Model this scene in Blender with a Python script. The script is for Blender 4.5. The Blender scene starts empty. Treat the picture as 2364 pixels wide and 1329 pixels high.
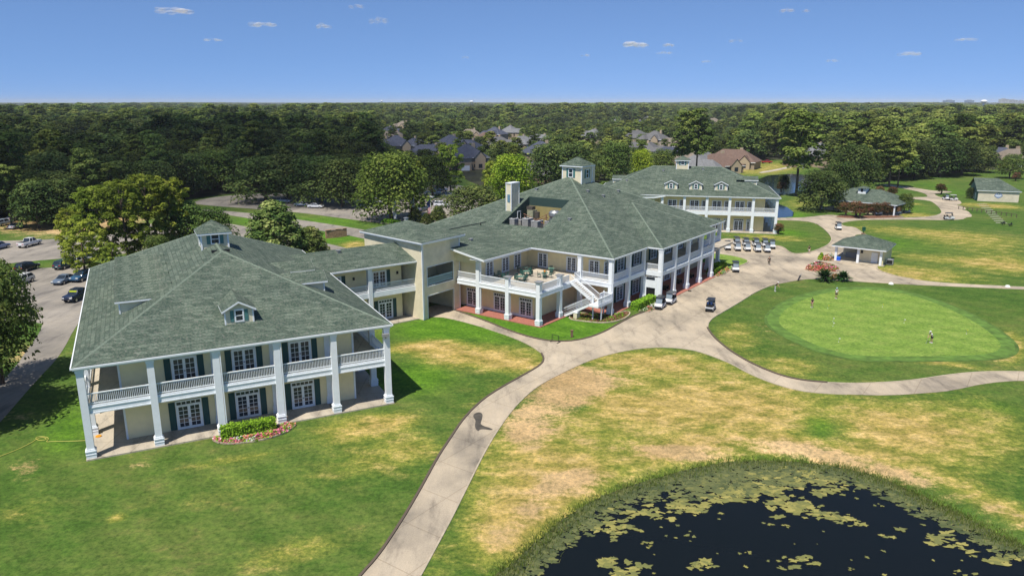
import bpy, bmesh, math, random
import numpy as np
from mathutils import Vector, Matrix
from math import radians as R, sin, cos, pi, atan, tan
random.seed(7); rng = np.random.default_rng(7)
SC = bpy.context.scene; COL = SC.collection

# ------------------------------------------------------------------ camera
FPX, CX, CY, HY, H = 1710.0, 1182.0, 664.5, 236.0, 31.0
PITCH = atan((CY-HY)/FPX)
cam = bpy.data.objects.new("camera", bpy.data.cameras.new("camera")); COL.objects.link(cam)
cam.location = (0, 0, H); cam.rotation_euler = (pi/2-PITCH, 0, 0)
cam.data.sensor_width = 36; cam.data.lens = 36*FPX/2364.0
cam.data.clip_start = 0.5; cam.data.clip_end = 120000
SC.camera = cam

# ------------------------------------------------------------------ sky, sun, exposure
SUN_AZ, SUN_EL = 210.0, 62.0          # azimuth clockwise from +Y
W = bpy.data.worlds.new("World"); SC.world = W; W.use_nodes = True
nt = W.node_tree; nt.nodes.clear()
sky = nt.nodes.new("ShaderNodeTexSky"); sky.sky_type = 'NISHITA'; sky.sun_disc = False
sky.sun_elevation = R(SUN_EL); sky.sun_rotation = R(SUN_AZ); sky.altitude = 100
sky.air_density = 0.58; sky.dust_density = 0.0; sky.ozone_density = 6.5
bg = nt.nodes.new("ShaderNodeBackground"); bg.inputs[1].default_value = 0.128
wo = nt.nodes.new("ShaderNodeOutputWorld")
tcw = nt.nodes.new("ShaderNodeTexCoord"); mpw = nt.nodes.new("ShaderNodeMapping"); mpw.inputs['Location'].default_value = (0, 0, 0.125); mpw.inputs['Scale'].default_value = (1, 1, 0.75)
nrm_ = nt.nodes.new("ShaderNodeVectorMath"); nrm_.operation = 'NORMALIZE'     # clear haze-free air: the horizon glow is kept low
nt.links.new(tcw.outputs['Generated'], mpw.inputs[0]); nt.links.new(mpw.outputs[0], nrm_.inputs[0]); nt.links.new(nrm_.outputs[0], sky.inputs[0])
nt.links.new(sky.outputs[0], bg.inputs[0]); nt.links.new(bg.outputs[0], wo.inputs[0])
sl = bpy.data.lights.new("sun", 'SUN'); sl.energy = 4.7; sl.angle = R(0.5); sl.color = (1.0, 0.935, 0.82)
so = bpy.data.objects.new("sun", sl); COL.objects.link(so)
sd = Vector((sin(R(SUN_AZ))*cos(R(SUN_EL)), cos(R(SUN_AZ))*cos(R(SUN_EL)), sin(R(SUN_EL))))
so.rotation_euler = sd.to_track_quat('Z', 'Y').to_euler(); so.location = (0, 0, 300)
SC.view_settings.view_transform = 'Standard'; SC.view_settings.look = 'None'
SC.view_settings.exposure = 0.26; SC.view_settings.gamma = 1.0
SC.cycles.max_bounces = 6; SC.cycles.diffuse_bounces = 3; SC.cycles.glossy_bounces = 2
SC.cycles.transparent_max_bounces = 40; SC.cycles.volume_bounces = 0
SC.cycles.use_denoising = True

# ------------------------------------------------------------------ measuring helpers
def G(x, y, z=0.0):
    u = (x-CX)/FPX; v = (CY-y)/FPX
    dy = cos(PITCH)+v*sin(PITCH); dz = -sin(PITCH)+v*cos(PITCH)
    t = (z-H)/dz
    return (u*t, dy*t)
def toppx(X, Y, yt):                  # height whose image row is yt at ground point X,Y
    v = (CY-yt)/FPX
    dy = cos(PITCH)+v*sin(PITCH); dz = -sin(PITCH)+v*cos(PITCH)
    return H + dz*Y/dy

# ------------------------------------------------------------------ materials
MATS = {}
def newmat(name):
    m = bpy.data.materials.new(name); m.use_nodes = True; m.node_tree.nodes.clear()
    return m, m.node_tree
def N(t, ty, **kw):
    n = t.nodes.new(ty)
    for k, v in kw.items():
        if k.startswith('i_'):
            key = k[2:]; key = int(key) if key.isdigit() else key.replace('_', ' ')
            n.inputs[key].default_value = v
        else: setattr(n, k, v)
    return n
def L(t, a, ao, b, bi): t.links.new(a.outputs[ao], b.inputs[bi])
def ramp(t, stops):
    n = t.nodes.new('ShaderNodeValToRGB'); cr = n.color_ramp
    while len(cr.elements) < len(stops): cr.elements.new(0.5)
    for e, (p, c) in zip(cr.elements, stops): e.position = p; e.color = (*c, 1)
    return n
def finish(t, col=None, rough=0.8, bump=None, bstr=0.3, bdist=0.05, spec=0.3, metal=0.0, color=None):
    b = N(t, 'ShaderNodeBsdfPrincipled'); b.inputs['Roughness'].default_value = rough
    b.inputs['Specular IOR Level'].default_value = spec; b.inputs['Metallic'].default_value = metal
    if color: b.inputs['Base Color'].default_value = (*color, 1)
    if col is not None: t.links.new(col, b.inputs['Base Color'])
    if bump is not None:
        bp = N(t, 'ShaderNodeBump'); bp.inputs['Strength'].default_value = bstr; bp.inputs['Distance'].default_value = bdist
        t.links.new(bump, bp.inputs['Height']); t.links.new(bp.outputs[0], b.inputs['Normal'])
    o = N(t, 'ShaderNodeOutputMaterial'); L(t, b, 0, o, 0); return b
def plain(name, color, rough=0.6, spec=0.3, metal=0.0, var=0.0, vscale=3.0):
    if name in MATS: return MATS[name]
    m, t = newmat(name)
    if var > 0:
        tc = N(t, 'ShaderNodeTexCoord'); no = N(t, 'ShaderNodeTexNoise'); no.inputs['Scale'].default_value = vscale; no.inputs['Detail'].default_value = 5
        L(t, tc, 'Object', no, 'Vector')
        r = ramp(t, [(0.3, tuple(c*(1-var) for c in color)), (0.7, tuple(min(1, c*(1+var)) for c in color))])
        L(t, no, 0, r, 0); finish(t, r.outputs[0], rough, spec=spec, metal=metal)
    else: finish(t, None, rough, spec=spec, metal=metal, color=color)
    MATS[name] = m; return m

def shingle_mat():
    m, t = newmat('green_shingle'); tc = N(t, 'ShaderNodeTexCoord')
    # row pattern along height, tab pattern along plan
    sep = N(t, 'ShaderNodeSeparateXYZ'); L(t, tc, 'Object', sep, 0)
    add = N(t, 'ShaderNodeMath', operation='ADD'); L(t, sep, 0, add, 0); L(t, sep, 1, add, 1)
    com = N(t, 'ShaderNodeCombineXYZ'); L(t, add, 0, com, 0); L(t, sep, 2, com, 1)
    mp = N(t, 'ShaderNodeMapping'); mp.inputs['Scale'].default_value = (1.0, 2.2, 1); L(t, com, 0, mp, 0)
    br = N(t, 'ShaderNodeTexBrick'); br.inputs['Scale'].default_value = 1.0
    br.inputs['Brick Width'].default_value = 0.95; br.inputs['Row Height'].default_value = 0.42; br.inputs['Mortar Size'].default_value = 0.03
    br.inputs['Color1'].default_value = (0.032, 0.050, 0.044, 1); br.inputs['Color2'].default_value = (0.175, 0.212, 0.172, 1); br.inputs['Mortar'].default_value = (0.03, 0.045, 0.04, 1)
    br.inputs['Bias'].default_value = -0.1
    L(t, mp, 0, br, 'Vector')
    n1 = N(t, 'ShaderNodeTexNoise'); n1.inputs['Scale'].default_value = 5.0; n1.inputs['Detail'].default_value = 7; n1.inputs['Roughness'].default_value = 0.8; L(t, tc, 'Object', n1, 'Vector')
    r1 = ramp(t, [(0.36, (0.030, 0.050, 0.062)), (0.46, (0.080, 0.125, 0.088)), (0.54, (0.15, 0.19, 0.145)), (0.63, (0.255, 0.235, 0.215))]); L(t, n1, 0, r1, 0)
    mx = N(t, 'ShaderNodeMix', data_type='RGBA'); mx.inputs[0].default_value = 0.55; L(t, br, 0, mx, 6); L(t, r1, 0, mx, 7)
    n2 = N(t, 'ShaderNodeTexNoise'); n2.inputs['Scale'].default_value = 0.22; n2.inputs['Detail'].default_value = 6; L(t, tc, 'Object', n2, 'Vector')
    r2 = ramp(t, [(0.3, (0.84, 0.85, 0.87)), (0.7, (1.08, 1.05, 1.04))]); L(t, n2, 0, r2, 0)
    m2 = N(t, 'ShaderNodeMix', data_type='RGBA', blend_type='MULTIPLY'); m2.inputs[0].default_value = 1; L(t, mx, 2, m2, 6); L(t, r2, 0, m2, 7)
    finish(t, m2.outputs[2], 0.95, br.outputs[1], 0.8, 0.05, spec=0.1); return m
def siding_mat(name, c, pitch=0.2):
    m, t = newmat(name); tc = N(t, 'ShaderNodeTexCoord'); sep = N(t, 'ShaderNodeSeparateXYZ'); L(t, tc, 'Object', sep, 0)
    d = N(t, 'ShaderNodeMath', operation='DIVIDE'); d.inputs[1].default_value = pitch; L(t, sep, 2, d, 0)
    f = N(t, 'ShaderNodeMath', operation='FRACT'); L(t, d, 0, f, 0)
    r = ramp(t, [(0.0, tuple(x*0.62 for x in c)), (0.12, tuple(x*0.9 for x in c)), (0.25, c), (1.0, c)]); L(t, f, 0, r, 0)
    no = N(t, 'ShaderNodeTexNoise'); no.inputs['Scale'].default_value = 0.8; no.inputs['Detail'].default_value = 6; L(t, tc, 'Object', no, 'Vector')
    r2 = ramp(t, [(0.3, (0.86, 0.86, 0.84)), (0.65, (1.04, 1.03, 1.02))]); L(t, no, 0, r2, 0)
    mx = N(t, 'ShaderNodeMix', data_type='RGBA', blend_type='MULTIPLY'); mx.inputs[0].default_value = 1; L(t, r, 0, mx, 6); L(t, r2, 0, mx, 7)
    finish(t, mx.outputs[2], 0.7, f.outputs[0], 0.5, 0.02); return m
def concrete_mat(name, stops, joint=4.5, jaz=36.0):
    m, t = newmat(name); tc = N(t, 'ShaderNodeTexCoord')
    n1 = N(t, 'ShaderNodeTexNoise'); n1.inputs['Scale'].default_value = 0.09; n1.inputs['Detail'].default_value = 9; n1.inputs['Roughness'].default_value = 0.62; L(t, tc, 'Object', n1, 'Vector')
    r1 = ramp(t, stops); L(t, n1, 0, r1, 0)
    mp = N(t, 'ShaderNodeMapping'); mp.inputs['Scale'].default_value = (0.5, 0.12, 1); mp.inputs['Rotation'].default_value = (0, 0, R(35)); L(t, tc, 'Object', mp, 0)
    n2 = N(t, 'ShaderNodeTexNoise'); n2.inputs['Scale'].default_value = 1.0; n2.inputs['Detail'].default_value = 7; n2.inputs['Roughness'].default_value = 0.7; L(t, mp, 0, n2, 'Vector')
    r2 = ramp(t, [(0.34, (0.6, 0.6, 0.61)), (0.47, (0.97, 0.97, 0.97)), (0.66, (1.14, 1.12, 1.08))]); L(t, n2, 0, r2, 0)
    m1 = N(t, 'ShaderNodeMix', data_type='RGBA', blend_type='MULTIPLY'); m1.inputs[0].default_value = 1; L(t, r1, 0, m1, 6); L(t, r2, 0, m1, 7)
    mj = N(t, 'ShaderNodeMapping'); mj.inputs['Rotation'].default_value = (0, 0, R(jaz)); L(t, tc, 'Object', mj, 0)
    br = N(t, 'ShaderNodeTexBrick'); br.offset = 0.0; br.inputs['Scale'].default_value = 1.0; br.inputs['Brick Width'].default_value = joint; br.inputs['Row Height'].default_value = joint
    br.inputs['Mortar Size'].default_value = 0.045; br.inputs['Color1'].default_value = (1, 1, 1, 1); br.inputs['Color2'].default_value = (0.93, 0.93, 0.94, 1); br.inputs['Mortar'].default_value = (0.76, 0.74, 0.72, 1)
    L(t, mj, 0, br, 'Vector')
    m2 = N(t, 'ShaderNodeMix', data_type='RGBA', blend_type='MULTIPLY'); m2.inputs[0].default_value = 1; L(t, m1, 2, m2, 6); L(t, br, 0, m2, 7)
    n3 = N(t, 'ShaderNodeTexNoise'); n3.inputs['Scale'].default_value = 9; n3.inputs['Detail'].default_value = 4; L(t, tc, 'Object', n3, 'Vector')
    r3 = ramp(t, [(0.3, (0.9, 0.9, 0.9)), (0.7, (1.07, 1.07, 1.07))]); L(t, n3, 0, r3, 0)
    m3 = N(t, 'ShaderNodeMix', data_type='RGBA', blend_type='MULTIPLY'); m3.inputs[0].default_value = 1; L(t, m2, 2, m3, 6); L(t, r3, 0, m3, 7)
    finish(t, m3.outputs[2], 0.9, n3.outputs[0], 0.2, 0.01); return m
def grass_mat(name, green=False):
    m, t = newmat(name); tc = N(t, 'ShaderNodeTexCoord')
    n1 = N(t, 'ShaderNodeTexNoise'); n1.inputs['Scale'].default_value = 0.055; n1.inputs['Detail'].default_value = 10; n1.inputs['Roughness'].default_value = 0.6; L(t, tc, 'Object', n1, 'Vector')
    mp = N(t, 'ShaderNodeMapping'); mp.inputs['Scale'].default_value = (0.5, 0.8, 1); mp.inputs['Rotation'].default_value = (0, 0, R(-38)); L(t, tc, 'Object', mp, 0)
    n2 = N(t, 'ShaderNodeTexNoise'); n2.inputs['Scale'].default_value = 0.62; n2.inputs['Detail'].default_value = 12; n2.inputs['Roughness'].default_value = 0.74; L(t, mp, 0, n2, 'Vector')
    n3 = N(t, 'ShaderNodeTexNoise'); n3.inputs['Scale'].default_value = 2.1; n3.inputs['Detail'].default_value = 8; n3.inputs['Roughness'].default_value = 0.85; L(t, tc, 'Object', n3, 'Vector')
    if green:
        r = ramp(t, [(0.3, (0.11, 0.20, 0.03)), (0.5, (0.165, 0.26, 0.05)), (0.7, (0.25, 0.315, 0.075))]); L(t, n2, 0, r, 0); col = r
        base = (r, 0)
    else:
        at = N(t, 'ShaderNodeAttribute', attribute_name='cover'); sp = N(t, 'ShaderNodeSeparateColor'); L(t, at, 0, sp, 0)
        # green base, varied
        g = ramp(t, [(0.3, (0.030, 0.070, 0.013)), (0.45, (0.062, 0.122, 0.021)), (0.56, (0.105, 0.150, 0.034)), (0.68, (0.20, 0.175, 0.065))])
        a1 = N(t, 'ShaderNodeMath', operation='MULTIPLY'); a1.inputs[1].default_value = 0.5; L(t, n2, 0, a1, 0)
        a2 = N(t, 'ShaderNodeMath', operation='MULTIPLY_ADD'); a2.inputs[1].default_value = 0.5; L(t, n1, 0, a2, 0); L(t, a1, 0, a2, 2); L(t, a2, 0, g, 0)
        lush = ramp(t, [(0.3, (0.045, 0.125, 0.010)), (0.7, (0.12, 0.24, 0.022))]); L(t, n2, 0, lush, 0)
        dry = ramp(t, [(0.34, (0.16, 0.155, 0.035)), (0.45, (0.29, 0.235, 0.065)), (0.55, (0.43, 0.32, 0.115)), (0.68, (0.56, 0.42, 0.19))]); L(t, n2, 0, dry, 0)
        bare = ramp(t, [(0.35, (0.30, 0.21, 0.095)), (0.65, (0.56, 0.40, 0.215))]); L(t, n1, 0, bare, 0)
        def thr(ch, lo, hi, amp):
            # channel + noise -> soft mask
            q = N(t, 'ShaderNodeMath', operation='MULTIPLY_ADD'); q.inputs[1].default_value = amp; q.inputs[2].default_value = -amp*0.5; L(t, n2, 0, q, 0)
            q3 = N(t, 'ShaderNodeMath', operation='MULTIPLY_ADD'); q3.inputs[1].default_value = amp*0.6; L(t, n3, 0, q3, 0); L(t, q, 0, q3, 2)
            q2 = N(t, 'ShaderNodeMath', operation='ADD'); L(t, sp, ch, q2, 0); L(t, q3, 0, q2, 1)
            q5 = N(t, 'ShaderNodeMath', operation='ADD'); q5.inputs[1].default_value = -amp*0.3; L(t, q2, 0, q5, 0)
            rr = N(t, 'ShaderNodeMapRange', interpolation_type='SMOOTHSTEP'); rr.inputs[1].default_value = lo; rr.inputs[2].default_value = hi; L(t, q5, 0, rr, 0); return rr
        k1 = thr(1, 0.25, 0.85, 0.9); m1 = N(t, 'ShaderNodeMix', data_type='RGBA'); L(t, k1, 0, m1, 0); L(t, g, 0, m1, 6); L(t, lush, 0, m1, 7)
        oliv = ramp(t, [(0.32, (0.10, 0.135, 0.022)), (0.5, (0.205, 0.225, 0.042)), (0.68, (0.31, 0.285, 0.075))]); L(t, n2, 0, oliv, 0)
        k0 = thr(0, 0.12, 0.5, 0.5); m0 = N(t, 'ShaderNodeMix', data_type='RGBA'); L(t, k0, 0, m0, 0); L(t, m1, 2, m0, 6); L(t, oliv, 0, m0, 7)
        k2 = thr(0, 0.3, 0.85, 1.35); m2 = N(t, 'ShaderNodeMix', data_type='RGBA'); L(t, k2, 0, m2, 0); L(t, m0, 2, m2, 6); L(t, dry, 0, m2, 7)
        k3 = thr(2, 0.4, 0.8, 1.6); m3 = N(t, 'ShaderNodeMix', data_type='RGBA'); L(t, k3, 0, m3, 0); L(t, m2, 2, m3, 6); L(t, bare, 0, m3, 7)
        base = (m3, 2)
    wv = N(t, 'ShaderNodeTexWave', wave_type='BANDS', bands_direction='DIAGONAL'); wv.inputs['Scale'].default_value = 0.105; wv.inputs['Distortion'].default_value = 2.2; wv.inputs['Detail'].default_value = 2; wv.inputs['Detail Scale'].default_value = 0.25; L(t, tc, 'Object', wv, 'Vector')
    rw = ramp(t, [(0.3, (0.93, 0.94, 0.93)), (0.7, (1.07, 1.06, 1.05))]); L(t, wv, 0, rw, 0)
    mw = N(t, 'ShaderNodeMix', data_type='RGBA', blend_type='MULTIPLY'); mw.inputs[0].default_value = 1.0; L(t, base[0], base[1], mw, 6); L(t, rw, 0, mw, 7); base = (mw, 2)
    r3 = ramp(t, [(0.38, (0.55, 0.60, 0.60)), (0.5, (1, 1, 1)), (0.62, (1.5, 1.4, 1.3))]); L(t, n3, 0, r3, 0)
    mm = N(t, 'ShaderNodeMix', data_type='RGBA', blend_type='MULTIPLY'); mm.inputs[0].default_value = 1.0; L(t, base[0], base[1], mm, 6); L(t, r3, 0, mm, 7)
    finish(t, mm.outputs[2], 0.95, n3.outputs[0], 0.35, 0.06, spec=0.1); return m
def leaf_mat(name, dark, mid, light, transl=0.25, nscale=0.35):
    m, t = newmat(name); geo = N(t, 'ShaderNodeNewGeometry'); oi = N(t, 'ShaderNodeObjectInfo'); tc = N(t, 'ShaderNodeTexCoord')
    no = N(t, 'ShaderNodeTexNoise'); no.inputs['Scale'].default_value = nscale; no.inputs['Detail'].default_value = 6; no.inputs['Roughness'].default_value = 0.7
    L(t, geo, 'Position', no, 'Vector')
    at = N(t, 'ShaderNodeAttribute', attribute_name='tint')
    ad = N(t, 'ShaderNodeMath', operation='MULTIPLY_ADD'); ad.inputs[1].default_value = 0.5; L(t, at, 2, ad, 0)
    hm = N(t, 'ShaderNodeMath', operation='MULTIPLY'); hm.inputs[1].default_value = 0.62; L(t, no, 0, hm, 0); L(t, hm, 0, ad, 2)
    r = ramp(t, [(0.28, dark), (0.55, mid), (0.82, light)]); L(t, ad, 0, r, 0)
    hs = N(t, 'ShaderNodeHueSaturation'); L(t, r, 0, hs, 'Color')
    mr = N(t, 'ShaderNodeMapRange'); mr.inputs[3].default_value = 0.482; mr.inputs[4].default_value = 0.512; L(t, oi, 'Random', mr, 0); L(t, mr, 0, hs, 'Hue')
    mv = N(t, 'ShaderNodeMapRange'); mv.inputs[3].default_value = 0.6; mv.inputs[4].default_value = 1.55
    rv = N(t, 'ShaderNodeTexWhiteNoise', noise_dimensions='1D'); L(t, oi, 'Random', rv, 'W'); L(t, rv, 0, mv, 0); L(t, mv, 0, hs, 'Value')
    d = N(t, 'ShaderNodeBsdfDiffuse'); L(t, hs, 0, d, 0)
    tr = N(t, 'ShaderNodeBsdfTranslucent'); L(t, hs, 0, tr, 0)
    mx = N(t, 'ShaderNodeMixShader'); mx.inputs[0].default_value = transl; L(t, d, 0, mx, 1); L(t, tr, 0, mx, 2)
    o = N(t, 'ShaderNodeOutputMaterial'); L(t, mx, 0, o, 0); return m

M_SH = shingle_mat()
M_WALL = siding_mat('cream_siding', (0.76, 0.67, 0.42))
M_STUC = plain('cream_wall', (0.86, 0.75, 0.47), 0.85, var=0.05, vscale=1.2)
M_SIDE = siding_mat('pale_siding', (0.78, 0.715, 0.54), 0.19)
M_WHITE = plain('white_paint', (0.76, 0.80, 0.84), 0.55, var=0.05, vscale=2.0)
M_GLASS = plain('dark_glass', (0.02, 0.03, 0.045), 0.12, spec=0.6)
M_SHUT = plain('green_shutter', (0.022, 0.075, 0.075), 0.6)
M_FLOOR = concrete_mat('porch_floor', [(0.3, (0.38, 0.335, 0.265)), (0.7, (0.56, 0.50, 0.41))], 3.0, 27)
M_CONC = concrete_mat('drive_concrete', [(0.32, (0.21, 0.185, 0.15)), (0.43, (0.355, 0.305, 0.235)), (0.54, (0.46, 0.39, 0.295)), (0.68, (0.54, 0.46, 0.35))])
M_LOT = concrete_mat('lot_paving', [(0.3, (0.20, 0.185, 0.165)), (0.7, (0.36, 0.325, 0.28))], 6, 10)
M_RED = plain('red_paving', (0.36, 0.14, 0.105), 0.85, var=0.18, vscale=4)
M_KERB = plain('kerb_concrete', (0.42, 0.36, 0.27), 0.9, var=0.2, vscale=1.5)
M_TIMB = plain('dark_edging', (0.11, 0.085, 0.065), 0.9)
M_GRASS = grass_mat('lawn_grass'); M_GREEN = grass_mat('green_turf', True)
M_METAL = plain('galvanised', (0.55, 0.56, 0.57), 0.35, metal=0.8, spec=0.5)
M_GREY = plain('grey_metal', (0.32, 0.33, 0.34), 0.5, metal=0.3)
M_BLACK = plain('black_plastic', (0.015, 0.016, 0.018), 0.5)
M_TYRE = plain('tyre_rubber', (0.02, 0.02, 0.02), 0.9)
M_BARK = plain('bark', (0.115, 0.085, 0.065), 0.95, var=0.35, vscale=3)
M_CANOPYG = plain('patio_green', (0.03, 0.10, 0.085), 0.45)
M_STONE = plain('sign_stone', (0.30, 0.19, 0.12), 0.9, var=0.35, vscale=2.2)
M_SKIN = plain('skin', (0.42, 0.24, 0.16), 0.6)

# ------------------------------------------------------------------ mesh builder and object helpers
class MB:
    def __init__(s): s.v = []; s.f = []
    def poly(s, pts): i = len(s.v); s.v += [tuple(p) for p in pts]; s.f.append(tuple(range(i, i+len(pts)))); return s
    def box(s, x0, x1, y0, y1, z0, z1):
        i = len(s.v); s.v += [(x0,y0,z0),(x1,y0,z0),(x1,y1,z0),(x0,y1,z0),(x0,y0,z1),(x1,y0,z1),(x1,y1,z1),(x0,y1,z1)]
        s.f += [tuple(i+k for k in q) for q in [(3,2,1,0),(4,5,6,7),(0,1,5,4),(1,2,6,5),(2,3,7,6),(3,0,4,7)]]; return s
    def prism(s, ring, z0, z1):
        n = len(ring); i = len(s.v); s.v += [(x,y,z0) for x,y in ring]+[(x,y,z1) for x,y in ring]
        s.f.append(tuple(i+k for k in reversed(range(n)))); s.f.append(tuple(i+n+k for k in range(n)))
        for k in range(n): j = (k+1)%n; s.f.append((i+k, i+j, i+n+j, i+n+k))
        return s
    def frustum(s, cx, cy, r0, r1, z0, z1, n=10, lean=(0,0)):
        i = len(s.v)
        for r, z, ox, oy in ((r0,z0,0,0),(r1,z1,lean[0],lean[1])):
            s.v += [(cx+ox+r*cos(2*pi*k/n), cy+oy+r*sin(2*pi*k/n), z) for k in range(n)]
        s.f.append(tuple(i+k for k in reversed(range(n)))); s.f.append(tuple(i+n+k for k in range(n)))
        for k in range(n): j = (k+1)%n; s.f.append((i+k, i+j, i+n+j, i+n+k))
        return s
    def bar(s, a, b, r, n=6):
        a = Vector(a); b = Vector(b); d = (b-a); q = d.to_track_quat('Z','Y'); i = len(s.v)
        for p in (a, b): s.v += [tuple(p + q@Vector((r*cos(2*pi*k/n), r*sin(2*pi*k/n), 0))) for k in range(n)]
        s.f.append(tuple(i+k for k in reversed(range(n)))); s.f.append(tuple(i+n+k for k in range(n)))
        for k in range(n): j = (k+1)%n; s.f.append((i+k, i+j, i+n+j, i+n+k))
        return s
    def wheel(s, x, y, z, r, w, n=14):    # axis along y
        i = len(s.v)
        for yy in (y-w/2, y+w/2): s.v += [(x+r*cos(2*pi*k/n), yy, z+r*sin(2*pi*k/n)) for k in range(n)]
        s.f.append(tuple(i+k for k in range(n))); s.f.append(tuple(i+n+k for k in reversed(range(n))))
        for k in range(n): j = (k+1)%n; s.f.append((i+j, i+k, i+n+k, i+n+j))
        return s
    def side(s, prof, y0, y1, y0t=None):   # profile in x,z extruded along y
        n = len(prof); i = len(s.v); s.v += [(x,y0,z) for x,z in prof]+[(x,y1,z) for x,z in prof]
        s.f.append(tuple(i+k for k in range(n))); s.f.append(tuple(i+n+k for k in reversed(range(n))))
        for k in range(n): j = (k+1)%n; s.f.append((i+j, i+k, i+n+k, i+n+j))
        return s
    def mesh(s, name, mat):
        me = bpy.data.meshes.new(name); me.from_pydata(s.v, [], s.f)
        if mat: me.materials.append(mat)
        bm = bmesh.new(); bm.from_mesh(me)
        big = [f for f in bm.faces if len(f.verts) > 4]
        if big: bmesh.ops.triangulate(bm, faces=big)
        bmesh.ops.recalc_face_normals(bm, faces=bm.faces); bm.to_mesh(me); bm.free()
        return me
def link(name, me, parent=None, loc=(0,0,0), rz=0.0):
    o = bpy.data.objects.new(name, me); COL.objects.link(o); o.location = loc; o.rotation_euler = (0,0,rz)
    if parent: o.parent = parent
    return o
def tag(o, label=None, cat=None, group=None, kind=None):
    if label: o['label'] = label
    if cat: o['category'] = cat
    if group: o['group'] = group
    if kind: o['kind'] = kind
    return o
def thing(name, label, cat, loc=(0,0,0), rz=0.0, group=None):
    return tag(link(name, None, None, loc, rz), label, cat, group)
def part(name, mb, mat, parent, loc=(0,0,0), rz=0.0):
    return link(name, mb.mesh(name, mat) if isinstance(mb, MB) else mb, parent, loc, rz)
def clone(src, loc, rz=0.0, label=None, scale=None):
    c = src.copy(); COL.objects.link(c); c.location = loc; c.rotation_euler = (0,0,rz)
    if scale: c.scale = scale if isinstance(scale, tuple) else (scale,)*3
    if label: c['label'] = label
    for ch in src.children:
        d = ch.copy(); COL.objects.link(d); d.parent = c
        for g in ch.children:
            e = g.copy(); COL.objects.link(e); e.parent = d
    return c
def frame(name, o, az, label, cat):
    return thing(name, label, cat, (o[0], o[1], 0), R(90-az))

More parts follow.
